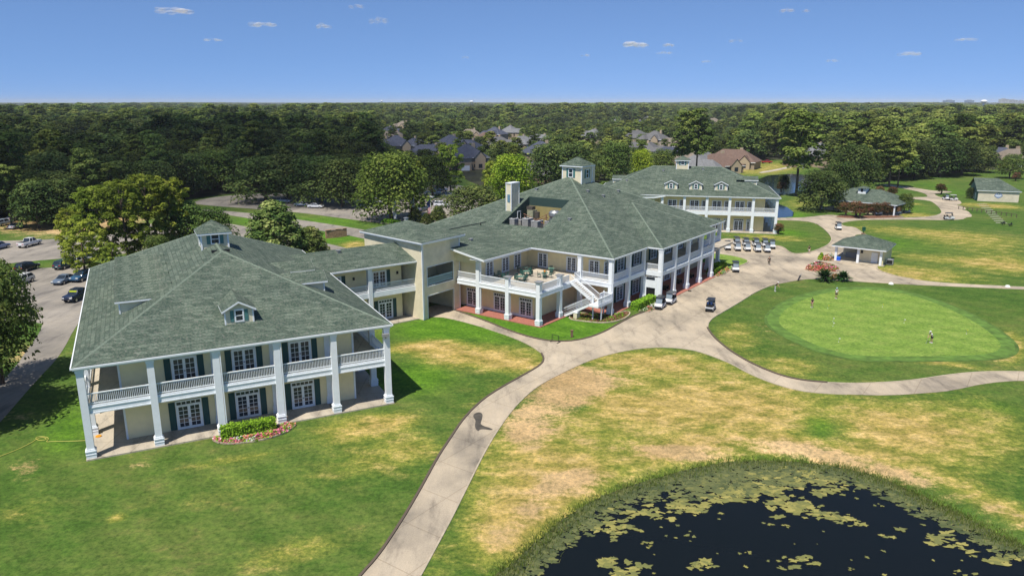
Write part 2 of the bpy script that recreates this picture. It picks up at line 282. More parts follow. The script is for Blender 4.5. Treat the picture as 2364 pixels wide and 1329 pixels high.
# ------------------------------------------------------------------ ground
def blob(cx, cy, rx, ry, ch, amt, rot=0):
    """elliptical patch of turf colour, centre and half-sizes measured on the photograph and turned into metres"""
    c = np.array(G(cx, cy)); a = np.array(G(cx+rx, cy))-np.array(G(cx-rx, cy)); b = np.array(G(cx, cy+ry))-np.array(G(cx, cy-ry))
    return (c, np.hypot(*a)/2, np.hypot(*b)/2, ch, amt, math.atan2(c[0], c[1]), rot)
DRY, LUSH, BARE = 0, 1, 2
BLOBS = [blob(*a) for a in [
    (1560,960,420,150,DRY,.40),(1330,935,30,10,DRY,-.5),(1480,905,60,14,DRY,-.35),(1560,870,80,18,DRY,-.15),(1290,905,110,70,BARE,.75),(1210,990,60,50,BARE,.7),(1380,870,120,35,BARE,.55),(1500,835,130,25,DRY,.6),(1250,1100,150,110,DRY,.6),(1180,1230,90,80,DRY,.5),(1720,930,180,60,DRY,.45),
    (1600,1050,260,22,BARE,.6),(1350,1110,140,40,BARE,.6),(1230,1210,60,70,BARE,.5),(1140,1290,50,80,BARE,.4),(1900,1055,150,22,BARE,.75),(2060,1105,110,28,BARE,.7),(2230,1190,120,32,BARE,.6),
    (1890,960,55,60,LUSH,.8),(1900,1010,60,60,DRY,-.5),(2050,1040,160,50,DRY,.3),(2250,980,160,70,DRY,.35),(1350,940,40,14,LUSH,.6),(1580,1010,180,40,LUSH,.35),(2300,940,90,25,LUSH,.5),
    (2180,915,90,12,BARE,.4),(2080,980,120,40,DRY,.5),(1700,1000,130,50,BARE,.25),(1480,930,120,40,DRY,.5),
    (1100,820,110,22,DRY,.75),(960,800,70,12,DRY,.7),(1190,840,60,14,DRY,.6),(1020,800,50,20,DRY,.35),(1010,760,120,30,LUSH,.95),(960,870,120,50,LUSH,.8),(560,1090,200,25,LUSH,.35),(1150,790,60,10,LUSH,.4),
    (820,990,100,28,DRY,.5),(900,970,60,18,DRY,.45),(760,1010,60,20,BARE,.25),(340,1070,90,14,BARE,.4),(540,1060,120,10,DRY,.35),(560,1130,250,40,DRY,.15),(700,1260,140,30,DRY,.25),(640,1300,120,30,DRY,.15),
    (270,1195,20,8,DRY,.5),(60,1080,45,40,BARE,.55),(120,1010,60,60,LUSH,.4),(50,1180,80,40,DRY,.2),(420,1190,300,90,LUSH,.12),(860,1060,120,40,DRY,.25),(950,1030,60,25,DRY,.3),(180,950,60,90,LUSH,.5),(30,960,60,25,BARE,.5),
    (90,800,50,30,BARE,.5),(60,830,70,30,BARE,.4),
    (1760,760,35,35,BARE,.45),(1700,770,60,40,DRY,.3),(1690,720,60,50,LUSH,.25),(1900,880,220,22,LUSH,.4),(2120,828,110,6,DRY,.75),(2330,800,30,35,DRY,.7),(2310,830,80,16,BARE,.35),(2290,740,120,40,LUSH,.25),(1830,840,60,20,DRY,.3),
    (2110,630,120,18,DRY,.55),(2050,640,70,12,DRY,.3),(2200,600,150,10,DRY,.4),(2330,610,80,22,DRY,.4),(2250,560,120,20,DRY,.35),(2120,535,160,10,DRY,.4),(2060,560,80,30,LUSH,.5),(2180,640,120,20,LUSH,.5),(2300,520,80,20,LUSH,.35),(2220,575,100,20,LUSH,.35),
    (2100,482,60,22,LUSH,.6),(2110,496,60,6,DRY,.5),(2290,475,60,5,DRY,.7),(1840,545,55,14,LUSH,.35),(1780,548,90,7,DRY,.45),(1760,532,90,8,LUSH,.8),(1730,395,60,10,DRY,.35),(1790,385,60,12,DRY,.45),(1730,410,50,12,LUSH,.5),(1850,470,45,20,DRY,.3),(1830,495,40,10,LUSH,.9),(1870,455,40,10,BARE,.3),
    (1180,745,140,24,LUSH,.95),(1330,755,110,35,LUSH,.95),(1660,605,60,20,LUSH,.95),
    (1700,350,60,8,DRY,.4),(2150,425,60,12,LUSH,.5),(2200,445,60,10,LUSH,.5),(2100,470,30,3,DRY,.5),
    (600,505,60,14,LUSH,.8),(760,512,120,20,LUSH,.7),(780,550,70,14,LUSH,.9),(820,565,30,8,DRY,.8),(560,545,70,12,LUSH,.8),(1020,478,40,20,LUSH,.6),(90,508,140,30,BARE,.75),(230,510,120,30,BARE,.7),(800,462,100,14,BARE,.6),(960,500,60,20,BARE,.6),(100,605,120,8,LUSH,.4),(170,705,25,10,LUSH,.8)]]
POND_PX = [(1150,1330),(1190,1300),(1230,1262),(1270,1228),(1310,1195),(1370,1158),(1440,1128),(1520,1104),(1600,1082),(1680,1068),(1760,1064),(1850,1068),(1930,1078),(2000,1094),(2060,1116),(2120,1144),(2180,1172),(2250,1206),(2310,1240),(2380,1268),(2500,1320),(2620,1420),(2500,1700),(900,1800),(1080,1420)]
POND = np.array([G(x, y, -0.45) for x, y in POND_PX])
POND2_PX = [(1740,418),(1775,405),(1830,401),(1868,405),(1882,425),(1850,441),(1800,452),(1793,470),(1815,478),(1831,490),(1829,500),(1790,503),(1690,500),(1680,440)]
POND2 = np.array([G(x, y, -0.3) for x, y in POND2_PX])
def inside(poly, X, Y):
    r = np.zeros(X.shape, bool); n = len(poly)
    for i in range(n):
        x1, y1 = poly[i]; x2, y2 = poly[(i+1)%n]
        if y1 == y2: continue
        c = ((y1 > Y) != (y2 > Y)) & (X < (x2-x1)*(Y-y1)/(y2-y1)+x1); r ^= c
    return r
def edgedist(poly, X, Y):
    d = np.full(X.shape, 1e9); n = len(poly)
    for i in range(n):
        a = poly[i]; b = poly[(i+1)%n]; ab = b-a
        t = np.clip(((X-a[0])*ab[0]+(Y-a[1])*ab[1])/(ab@ab), 0, 1)
        d = np.minimum(d, np.hypot(X-a[0]-t*ab[0], Y-a[1]-t*ab[1]))
    return d
def npmesh(name, V, F, mat, smooth=False):
    me = bpy.data.meshes.new(name); F = np.asarray(F, np.int32); k = F.shape[1]
    me.vertices.add(len(V)); me.vertices.foreach_set('co', np.asarray(V, np.float32).ravel())
    me.loops.add(F.size); me.loops.foreach_set('vertex_index', F.ravel())
    me.polygons.add(len(F)); me.polygons.foreach_set('loop_start', np.arange(0, F.size, k, dtype=np.int32))
    if mat: me.materials.append(mat)
    me.update(calc_edges=True)
    if smooth: me.polygons.foreach_set('use_smooth', np.ones(len(F), bool))
    me.validate(); return me
def build_ground():
    az = np.concatenate([np.linspace(-180, -52, 40, endpoint=False), np.linspace(-52, 52, 420, endpoint=False), np.linspace(52, 180, 40, endpoint=False)])
    rr = [3.0, 10, 18, 25]
    r = 30.0
    while r < 420: rr.append(r); r *= 1.0105
    while r < 70000: rr.append(r); r *= 1.07
    rr = np.array(rr); A, Rr = np.meshgrid(np.radians(az), rr)
    X = Rr*np.sin(A); Y = Rr*np.cos(A); Z = np.full(X.shape, -0.03)
    near = Rr < 460
    for pl, dep in ((POND, 1.5), (POND2, 1.0)):
        ins = inside(pl, X, Y); d = edgedist(pl, X, Y); sdist = np.where(ins, -d, d)
        f = np.clip((2.6-sdist)/5.2, 0, 1); f = f*f*(3-2*f)
        Z = np.where(near, Z-f*dep*0.62, Z)
    n0, n1 = X.shape
    cov = np.zeros((n0, n1, 4), np.float32); cov[..., 3] = 1; cov[..., 0] = 0.05
    for c, a, b, ch, amt, th, rot in BLOBS:
        dx = X-c[0]; dy = Y-c[1]; e = dx*np.cos(th)-dy*np.sin(th); n = dx*np.sin(th)+dy*np.cos(th)
        w = np.exp(-((e/a)**2+(n/b)**2)*0.9); cov[..., ch] += amt*w
    cov[..., :3] = np.clip(cov[..., :3], 0, 1.1)
    # lush wet ring by the ponds
    d = edgedist(POND, X, Y); w = .5*np.exp(-((d-0.2)/0.9)**2)*near; cov[..., 1] = np.clip(cov[..., 1]+w, 0, 1); cov[..., 2] *= (1-w); cov[..., 0] *= (1-w*0.8)
    w2 = np.exp(-((d-3.2)/1.9)**2)*near*(0.6+.4*np.sin(X*.5)); cov[..., 0] = np.clip(cov[..., 0]+.55*w2, 0, 1.1); cov[..., 2] = np.clip(cov[..., 2]+.35*w2, 0, 1.1)
    idx = np.arange(n0*n1).reshape(n0, n1); j = (np.arange(n1)+1) % n1
    F = np.stack([idx[:-1], idx[:-1][:, j], idx[1:][:, j], idx[1:]], -1).reshape(-1, 4)[:, ::-1]
    V = np.stack([X, Y, Z], -1).reshape(-1, 3); V = np.vstack([V, [[0, 0, -0.03]]]); ctr = len(V)-1
    me = bpy.data.meshes.new('ground'); C3 = np.stack([idx[0], np.full(n1, ctr), idx[0][j]], -1)
    me.vertices.add(len(V)); me.vertices.foreach_set('co', V.astype(np.float32).ravel())
    me.loops.add(F.size+C3.size); me.loops.foreach_set('vertex_index', np.concatenate([F.ravel(), C3.ravel()]).astype(np.int32))
    me.polygons.add(len(F)+len(C3)); me.polygons.foreach_set('loop_start', np.concatenate([np.arange(0, F.size, 4), F.size+np.arange(0, C3.size, 3)]).astype(np.int32))
    me.materials.append(M_GRASS); me.update(calc_edges=True); me.validate()
    ca = me.color_attributes.new('cover', 'FLOAT_COLOR', 'POINT')
    ca.data.foreach_set('color', np.vstack([cov.reshape(-1, 4), [[.1, 0, 0, 1]]]).astype(np.float32).ravel())
    me.polygons.foreach_set('use_smooth', np.ones(len(me.polygons), bool))
    tag(link('ground', me), kind='structure')
build_ground()

def smooth(pts, closed=True, it=2):
    p = [np.array(q, float) for q in pts]
    for _ in range(it):
        q = []; n = len(p)
        rngi = range(n) if closed else range(n-1)
        if not closed: q.append(p[0])
        for i in rngi:
            a = p[i]; b = p[(i+1)%n]; q += [a*.75+b*.25, a*.25+b*.75]
        if not closed: q.append(p[-1])
        p = q
    return p
def sheet(name, px, z, mat, sm=1, kind='structure', zp=0.0):
    pts = [G(x, y, zp) for x, y in px]
    if sm: pts = smooth(pts, True, sm)
    mb = MB(); mb.poly([(p[0], p[1], z) for p in pts]); o = part(name, mb, mat, None)
    return tag(o, kind=kind), pts
def strip(name, pts, w, h, mat, z0=-0.03, kind='structure', closed=False):
    mb = MB(); n = len(pts); P = [np.array(p[:2], float) for p in pts]
    T = []
    for i in range(n):
        a = P[(i-1)%n] if (closed or i) else P[0]; b = P[(i+1)%n] if (closed or i < n-1) else P[-1]
        d = b-a; d = d/(np.hypot(*d)+1e-9); T.append(np.array([-d[1], d[0]]))
    V = []; 
    for p, nn in zip(P, T):
        l = p+nn*w/2; r = p-nn*w/2
        V += [(l[0], l[1], z0), (l[0], l[1], h), (r[0], r[1], h), (r[0], r[1], z0)]
    mb.v = V
    for i in range(n if closed else n-1):
        j = (i+1)%n
        for k in range(3): mb.f.append((4*i+k, 4*j+k, 4*j+k+1, 4*i+k+1))
    return tag(part(name, mb, mat, None), kind=kind)

DRIVE_PX = [(760,1420),(830,1329),(870,1286),(905,1235),(940,1180),(975,1120),(1010,1055),(1040,1010),(1070,965),(1110,925),(1150,898),(1200,870),(1245,845),(1256,830),(1250,815),(1225,797),(1180,777),(1120,757),(1060,740),(1010,730),(960,735),
 (985,705),(1060,700),(1050,716),(1120,740),(1180,765),(1240,783),(1290,789),(1340,785),(1390,769),(1430,746),(1458,731),(1500,716),(1520,702),(1545,668),(1600,640),(1645,622),(1640,590),(1640,556),(1690,548),(1790,567),(1808,570),(1822,583),(1840,587),(1870,583),(1905,570),(1918,560),(1921,548),(1905,530),(1885,516),(1860,510),(1800,508),(1700,509),(1700,505),(1800,503),(1850,502),(1874,500),(1891,497.5),(1913,495.5),(1935,497),(1945,501),(1990,503),(2040,504.5),(2071,502),(2126,501),(2158,498),(2173,492),(2173,486),(2165,476),(2155,467.7),(2145,462.8),(2098,458.7),(2050,459),(2050,455.5),(2098,455),(2140,455),(2141,451),(2133,446),(2113,440.5),(2076,433),(2040,428),(2040,425),(2086,430),(2120,434.5),(2138,438),(2165,441),(2190,441),(2202,444),(2160,446.5),(2158,450),(2175,456.6),(2195,461),(2214.8,461.5),(2222,470),(2205,474),(2219,474),(2233,482.5),(2220,485.5),(2233,485.5),(2247,499.8),(2230,502),(2222,507),(2175,508.5),(2126,507),(2051,507),(2000,507.5),(1972,509.5),(1953,512),(1940.6,516),(1950,522),(1972,523.3),(1985,531),(1997,540.6),(1972.7,541.8),(1977,547),(1960,560),(1960,590),(2027,611),(2023,618),(2029,625),(2051,632),(2076,639.4),(2126,647),(2200,654),(2364,661.6),(2500,667),(2500,674),(2364,668),(2224,662),(2126,658),(2076,655.4),(1965,649),(1874,643),(1841,646.8),(1804,654),(1787,657),(1745,673),(1713,694),(1674,717),(1648,731.5),(1635,744),(1634,756),(1645,775),(1674,801),(1713,827),(1758,849.5),(1810,869),(1858,878.6),(1910,882.4),(1971,884.7),(2052,882),(2117,876),(2182,865.6),(2246,858.5),(2311,856.6),(2364,857.6),(2520,862),(2520,884),(2364,877),(2278,883.4),(2198,901),(2149,906),(2052,912.5),(1955,910),(1874,906),(1826,897),(1781,883.4),(1729,862.4),(1690,840),(1658,826.8),(1626,815),(1600,808),(1560,802),(1500,801),(1430,811),(1360,831),(1300,859),(1240,890),(1190,935),(1150,990),(1120,1040),(1095,1090),(1070,1140),(1040,1200),(1005,1265),(970,1329),(920,1420)]
sheet('driveway', DRIVE_PX, 0.0, M_CONC, 1)
sheet('wet_stain', [(1094,954),(1106,950),(1115,955),(1112,970),(1108,980),(1138,989),(1136,993),(1110,989),(1103,996),(1095,984),(1099,970),(1092,962)], 0.006, plain('wet_concrete', (.085,.075,.06), .5, var=.4, vscale=2), 2)
def kerbpx(px, w=0.16, h=0.11, mat=None, name='kerb', sm=2):
    return strip(name, smooth([G(x, y) for x, y in px], False, sm), w, h, mat or M_KERB)
kerbpx([(1050,716),(1120,740),(1180,765),(1240,783),(1290,789),(1340,785),(1390,769),(1430,746),(1458,731),(1500,714)], .2, .13, M_TIMB)
kerbpx([(1250,815),(1257,830),(1245,845),(1200,870),(1150,898),(1110,925),(1070,965),(1040,1010),(1010,1055),(975,1120),(940,1180),(905,1235),(870,1286),(830,1329),(760,1420)], .2, .1, M_TIMB)
kerbpx([(1120,757),(1180,777),(1225,797),(1250,815)], .14, .06)
kerbpx([(970,1329),(1005,1265),(1040,1200),(1070,1140),(1095,1090),(1120,1040),(1150,990),(1190,935),(1240,890),(1300,859),(1360,831),(1430,811),(1500,801),(1560,802),(1600,808)], .14, .04)
kerbpx([(1600,808),(1626,815),(1658,826.8),(1690,840),(1729,862.4),(1781,883.4),(1826,897),(1874,906),(1955,910)], .14, .04)
kerbpx([(1787,656),(1745,673),(1713,694),(1674,717),(1648,731.5),(1635,744),(1633,756)], .2, .1)
kerbpx([(1633,756),(1645,775),(1674,801),(1713,827),(1758,849.5),(1810,869),(1858,878.6),(1910,882.4)], .22, .12, M_TIMB)
kerbpx([(1910,882.4),(1971,884.7),(2052,882),(2117,876),(2182,865.6),(2246,858.5),(2311,856.6),(2364,857.6),(2520,862)], .16, .05)
kerbpx([(2027,611),(2023,618),(2029,625),(2051,632),(2076,639.4),(2110,645)], .22, .12)
kerbpx([(1700,550),(1790,567),(1808,570),(1822,583),(1840,587),(1870,583),(1905,570),(1918,560),(1921,548),(1905,530),(1885,516)], .22, .12)
kerbpx([(1800,508),(1700,509)], .16, .05)
isl, ip = sheet('grass_island', [(1640,584),(1668,588),(1695,592),(1715,597),(1729,603),(1722,609),(1700,617),(1672,630),(1640,640)], 0.12, M_GREEN, 2)
strip('kerb', ip, .2, .14, M_KERB, closed=True)
isl2, ip2 = sheet('planted_island', [(1926,501),(1936,498),(1990,499),(2060,498),(2090,500),(2074,502.5),(2030,504.5),(1980,505),(1945,504)], 0.1, plain('mulch', (0.16, 0.075, 0.045), .95, var=.3), 2)
strip('kerb', ip2, .18, .12, M_KERB, closed=True)
GREEN_PX = [(1782,740),(1790,722),(1812,704),(1845,688),(1890,675),(1945,667),(2000,665),(2055,669),(2110,680),(2165,697),(2215,718),(2262,742),(2300,768),(2325,790),(2328,806),(2310,818),(2270,824),(2200,826),(2120,827),(2040,827),(1975,825),(1920,814),(1870,797),(1825,775),(1795,757)]
gs, gp = sheet('putting_green', GREEN_PX, 0.005, M_GREEN, 2)
strip('green_fringe', gp, 1.6, 0.007, plain('fringe_turf', (0.10, 0.185, 0.032), .95, var=.35, vscale=.8), closed=True)
strip('green_fringe', [(np.array(p)-np.mean(gp, 0))*1.045+np.mean(gp, 0) for p in gp], 1.1, 0.003, plain('collar_turf', (0.08, 0.145, 0.027), .95, var=.4, vscale=.6), closed=True)
# parking lots and roads to the left and behind
sheet('parking_lot', [(-160,690),(0,625),(120,617),(300,606),(460,590),(440,640),(215,655),(205,690),(185,740),(168,765),(150,800),(128,832),(90,872),(60,905),(0,975),(-120,1100),(-230,1100),(-80,955),(-10,893),(35,848),(66,802),(92,768),(100,740),(-40,745)], 0.0, M_LOT, 1)
sheet('parking_lot', [(-160,612),(-160,558),(0,556),(130,552),(260,542),(330,520),(420,505),(520,515),(600,528),(700,550),(800,572),(880,594),(800,594),(700,574),(600,554),(530,541),(440,525),(400,560),(300,585),(200,592),(100,600),(0,610)], 0.0, M_LOT, 1)
sheet('parking_lot', [(440,470),(470,458),(560,448),(640,446),(700,452),(790,460),(860,478),(900,470),(960,450),(1000,425),(1060,425),(1120,450),(1230,490),(1150,505),(1000,525),(950,528),(900,518),(800,505),(687,490),(600,483),(500,476)], 0.0, M_LOT, 1)
sheet('road', [(480,484),(560,490),(620,497),(690,507),(760,517),(840,530),(920,545),(940,575),(840,550),(745,533),(680,523),(600,508),(500,492),(440,496),(420,480)], 0.004, M_LOT, 1)
sheet('road', [(185,335),(215,333),(232,345),(222,360),(200,378),(150,405),(60,440),(0,470),(-60,500),(-120,480),(0,440),(120,400),(190,365),(200,350)], 0.0, M_LOT, 1)
sheet('road', [(985,456),(1010,446),(1040,440),(1036,447),(1010,455),(985,468)], 0.02, M_GREEN, 1)
sheet('golf_path', [(1748,398),(1800,389),(1835,381),(1870,376),(1870,378.5),(1840,384),(1800,393),(1760,400)], 0.0, M_FLOOR, 1)
for poly, z, nm, colr in ((POND, -0.45, 'pond', (0.006, 0.009, 0.011)), (POND2, -0.3, 'pond', (0.006, 0.016, 0.018))):
    m, t = newmat('pond_water'); tc = N(t, 'ShaderNodeTexCoord'); no = N(t, 'ShaderNodeTexNoise'); no.inputs['Scale'].default_value = 2.5; no.inputs['Detail'].default_value = 4; L(t, tc, 'Object', no, 'Vector')
    finish(t, None, 0.09, no.outputs[0], 0.05, 0.04, spec=(0.09 if z < -.4 else .3), color=colr)
    ctr = poly.mean(0); big = ctr+(poly-ctr)*1.0
    # widen the sheet under the banks
    mb = MB(); ext = []
    n = len(poly)
    for i in range(n):
        a = poly[i-1]; b = poly[(i+1)%n]; d = b-a; d = d/np.hypot(*d); s_ = 1.0
        nn = np.array([d[1], -d[0]]); 
        if inside(poly, np.array([poly[i][0]+nn[0]*.5]), np.array([poly[i][1]+nn[1]*.5]))[0]: nn = -nn
        ext.append(poly[i]+nn*1.6)
    mb.poly([(p[0], p[1], z) for p in ext]); tag(part(nm, mb, m, None), kind='structure')

# ------------------------------------------------------------------ shared building parts (outward = -y)
def door_meshes(w, h, rows, transom=0.0, leaves=2):
    f = MB(); g = MB(); hh = h-transom
    f.box(-w/2, -w/2+.12, -.10, .02, 0, h); f.box(w/2-.12, w/2, -.10, .02, 0, h); f.box(-w/2+.12, w/2-.12, -.10, .02, h-.12, h)
    if transom:
        f.box(-w/2+.12, w/2-.12, -.10, .02, hh-.09, hh); n = 5
        for k in range(1, n):
            x = -w/2+.12+(w-.24)*k/n; f.box(x-.035, x+.035, -.06, .01, hh, h-.12)
    lw = (w-.24)/leaves
    for i in range(leaves):
        x0 = -w/2+.12+i*lw; x1 = x0+lw; st = .13
        f.box(x0, x0+st, -.07, .01, 0, hh-.09); f.box(x1-st, x1, -.07, .01, 0, hh-.09)
        f.box(x0+st, x1-st, -.07, .01, 0, .24); f.box(x0+st, x1-st, -.07, .01, hh-.22, hh-.09)
        xm = (x0+x1)/2; f.box(xm-.022, xm+.022, -.055, .01, .24, hh-.22)
        for k in range(1, rows):
            z = .24+(hh-.46)*k/rows; f.box(x0+st, x1-st, -.054, .01, z-.022, z+.022)
    g.box(-w/2+.1, w/2-.1, -.02, 0.015, .1, h-.1)
    h_ = MB()
    if leaves == 2: h_.box(-.06, -.02, -.13, -.07, 1.0, 1.12); h_.box(.02, .06, -.13, -.07, 1.0, 1.12)
    return f.mesh('french_door', M_WHITE), g.mesh('glass', M_GLASS), h_.mesh('handle', M_BLACK) if h_.v else None
DOORL = door_meshes(2.35, 2.95, 5, .42); DOORU = door_meshes(2.3, 2.45, 4); DOORN = door_meshes(1.15, 2.45, 5, leaves=1); DOORT = door_meshes(1.9, 2.45, 5); DOORNL = door_meshes(.95, 2.95, 5, .42, leaves=1)
SHL = MB().box(-.29, .29, -.05, 0, 0, 2.85)
for k in range(2): SHL.box(-.22, .22, -.065, -.05, .12+k*1.4, 1.32+k*1.4)
SHL = SHL.mesh('shutter', M_SHUT)
SHU = MB().box(-.28, .28, -.05, 0, 0, 2.4)
for k in range(2): SHU.box(-.21, .21, -.065, -.05, .12+k*1.18, 1.1+k*1.18)
SHU = SHU.mesh('shutter', M_SHUT)
def wloc(face, c, u, z):   # face: '-y','+y','-x','+x'; c = wall coordinate, u = position along the wall
    return {'-y': ((u, c, z), 0), '+y': ((u, c, z), pi), '-x': ((c, u, z), -pi/2), '+x': ((c, u, z), pi/2)}[face]
def add_door(par, ms, face, c, u, z, shut=None, sw=0, name='french_door'):
    loc, rz = wloc(face, c, u, z); d = part(name, ms[0], None, par, loc, rz); part('glass', ms[1], None, d)
    if ms[2]: part('handle', ms[2], None, d)
    if shut:
        for s in (-1, 1):
            l2, r2 = wloc(face, c, u+s*sw, z+.03); part('shutter', shut, None, par, l2, r2)
COLS = {}
def column(par, x, y, h, w=.6, cap=False, z0=.1):
    key = (round(h, 2), w, cap)
    if key not in COLS:
        m = MB(); b = w/2
        m.box(-b-.10, b+.10, -b-.10, b+.10, 0, .62); m.box(-b-.13, b+.13, -b-.13, b+.13, .34, .40); m.box(-b-.14, b+.14, -b-.14, b+.14, .62, .72); m.box(-b-.06, b+.06, -b-.06, b+.06, .72, .86)
        m.box(-b, b, -b, b, .86, h-(.25 if not cap else .12)); 
        if cap: m.box(-b-.12, b+.12, -b-.12, b+.12, h-.12, h)
        else: m.box(-b-.05, b+.05, -b-.05, b+.05, h-.25, h)
        COLS[key] = m.mesh('column', M_WHITE)
    o = part('column', COLS[key], None, par, (x, y, z0))
    if cap: part('capstone', MB().box(-w/2-.2, w/2+.2, -w/2-.2, w/2+.2, h+.001, h+.1), M_GREY, o)
    return o
RAILS = {}
def railing(par, x0, y0, x1, y1, z, h=1.12, mat=None):
    Ln = math.hypot(x1-x0, y1-y0); key = (round(Ln, 2), h, mat)
    if key not in RAILS:
        m = MB(); l = Ln/2; m.box(-l, l, -.06, .06, h-.09, h); m.box(-l, l, -.04, .04, .12, .2)
        n = max(2, int(Ln/.15))
        for k in range(n+1):
            u = -l+.03+(Ln-.06)*k/n; m.box(u-.022, u+.022, -.022, .022, .2, h-.09)
        RAILS[key] = m.mesh('railing', mat or M_WHITE)
    return part('railing', RAILS[key], None, par, ((x0+x1)/2, (y0+y1)/2, z), math.atan2(y1-y0, x1-x0))
def band(par, name, x0, x1, y0, y1, z0, z1, t, mat, sides='fblr'):
    """ring of boards round a rectangle, mitre-free: front/back run full, sides butt between"""
    m = MB()
    if 'f' in sides: m.box(x0, x1, y0, y0+t, z0, z1)
    if 'b' in sides: m.box(x0, x1, y1-t, y1, z0, z1)
    ya = y0+(t if 'f' in sides else 0); yb = y1-(t if 'b' in sides else 0)
    if 'l' in sides: m.box(x0, x0+t, ya, yb, z0, z1)
    if 'r' in sides: m.box(x1-t, x1, ya, yb, z0, z1)
    return part(name, m, mat, par)
def beam(par, x0, x1, y0, y1, z0=4.2, z1=4.98, t=.34):
    b = band(par, 'balcony_beam', x0, x1, y0, y1, z0, z1, t, M_WHITE)
    band(b, 'moulding', x0-.05, x1+.05, y0-.05, y1+.05, z1-.26, z1-.16, .05, M_WHITE); band(b, 'moulding', x0-.04, x1+.04, y0-.04, y1+.04, z0, z0+.12, .04, M_WHITE)
def hipmesh(x0, x1, y0, y1, z, pt, ptx=None):
    """hip roof surface; returns MB"""
    w, d = x1-x0, y1-y0; m = MB()
    if ptx is None: ptx = pt
    if w >= d:
        k = d/2; zr = z+pt*k; kx = k*pt/ptx; a = (x0+kx, (y0+y1)/2, zr); b = (x1-kx, (y0+y1)/2, zr)
        m.poly([(x0,y0,z),(x1,y0,z),b,a]); m.poly([(x1,y1,z),(x0,y1,z),a,b]); m.poly([(x0,y1,z),(x0,y0,z),a]); m.poly([(x1,y0,z),(x1,y1,z),b])
    else:
        k = w/2; zr = z+pt*k; a = ((x0+x1)/2, y0+k, zr); b = ((x0+x1)/2, y1-k, zr)
        m.poly([(x0,y0,z),(x1,y0,z),a]); m.poly([(x1,y0,z),(x1,y1,z),b,a]); m.poly([(x1,y1,z),(x0,y1,z),b]); m.poly([(x0,y1,z),(x0,y0,z),a,b])
    return m
def eaves(par, x0, x1, y0, y1, z, sides='fblr', d=.32, gut=True):
    """fascia, gutter and soffit just below a roof edge"""
    f = band(par, 'fascia', x0+.04, x1-.04, y0+.04, y1-.04, z-d, z-.012, .08, M_WHITE, sides)
    if gut: band(f, 'gutter', x0-.1, x1+.1, y0-.1, y1+.1, z-.17, z-.015, .138, M_WHITE, sides)
    part('soffit', MB().box(x0+.12, x1-.12, y0+.12, y1-.12, z-d+.02, z-d+.08), M_WHITE, par)
def roofvent(par, x, y, z): 
    part('roof_vent', MB().box(-.22, .22, -.22, .22, -.15, .22).box(-.3, .3, -.3, .3, .22, .3), M_GREY, par, (x, y, z))
def small_window(par, face, c, u, z, w=.75, h=1.15, shut=True):
    loc, rz = wloc(face, c, u, z)
    m = MB(); m.box(-w/2-.12, w/2+.12, -.08, .02, -.12, 0); m.box(-w/2-.12, w/2+.12, -.08, .02, h, h+.12); m.box(-w/2-.12, -w/2, -.08, .02, 0, h); m.box(w/2, w/2+.12, -.08, .02, 0, h); m.box(-w/2, w/2, -.06, .02, h/2-.04, h/2+.04)
    o = part('window', m, M_WHITE, par, loc, rz); part('pane', MB().box(-w/2, w/2, -.03, .01, 0, h), M_GLASS, o)
    if shut:
        sh = MB().box(-.19, .19, -.06, 0, -.08, h+.08)
        for s in (-1, 1): part('shutter', sh, plain('blue_shutter', (.07, .19, .185), .6), o, (s*(w/2+.34), -.02, 0))
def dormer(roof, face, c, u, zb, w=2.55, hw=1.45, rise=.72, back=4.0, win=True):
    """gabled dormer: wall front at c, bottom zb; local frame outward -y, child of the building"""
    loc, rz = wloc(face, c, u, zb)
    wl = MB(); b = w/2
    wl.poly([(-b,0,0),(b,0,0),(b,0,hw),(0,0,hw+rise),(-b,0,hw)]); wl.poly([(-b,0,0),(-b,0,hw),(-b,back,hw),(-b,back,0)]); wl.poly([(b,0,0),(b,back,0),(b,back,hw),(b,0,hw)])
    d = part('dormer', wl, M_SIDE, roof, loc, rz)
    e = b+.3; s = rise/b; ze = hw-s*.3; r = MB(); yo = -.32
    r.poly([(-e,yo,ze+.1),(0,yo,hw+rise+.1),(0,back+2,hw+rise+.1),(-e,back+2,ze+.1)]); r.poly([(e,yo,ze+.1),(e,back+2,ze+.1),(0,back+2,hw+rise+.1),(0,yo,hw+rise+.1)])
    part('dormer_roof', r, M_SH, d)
    t = MB(); T = .18
    for s_ in (-1, 1):
        t.poly([(s_*e,yo-.01,ze+.11),(0,yo-.01,hw+rise+.11),(0,yo-.01,hw+rise+.11-T),(s_*e,yo-.01,ze+.11-T)])
        t.poly([(s_*e,yo-.01,ze+.09),(s_*e,back,ze+.09),(s_*e,back,ze-.07),(s_*e,yo-.01,ze-.07)])
        t.poly([(s_*e,yo,ze-.06),(s_*e,back,ze-.06),(s_*b,back,ze-.06),(s_*b,yo,ze-.06)])
        t.box(s_*b-.07, s_*b+.07, -.03, .1, 0, hw-.05)
    part('trim', t, M_WHITE, d)
    if win:
        m = MB(); ww = .62; hh = 1.0; m.box(-ww/2-.13, ww/2+.13, -.07, .02, .18, .3); m.box(-ww/2-.13, ww/2+.13, -.07, .02, .3+hh, .44+hh); m.box(-ww/2-.13, -ww/2, -.07, .02, .3, .3+hh); m.box(ww/2, ww/2+.13, -.07, .02, .3, .3+hh); m.box(-ww/2, ww/2, -.06, .02, .3+hh/2-.04, .3+hh/2+.04)
        part('window', m, M_WHITE, d); part('pane', MB().box(-ww/2, ww/2, -.03, .01, .3, .3+hh), M_GLASS, d)
        for s_ in (-1, 1): part('shutter', MB().box(s_*.66-.17, s_*.66+.17, -.05, 0, .24, 1.36), plain('blue_shutter', (.07, .19, .185), .6), d)
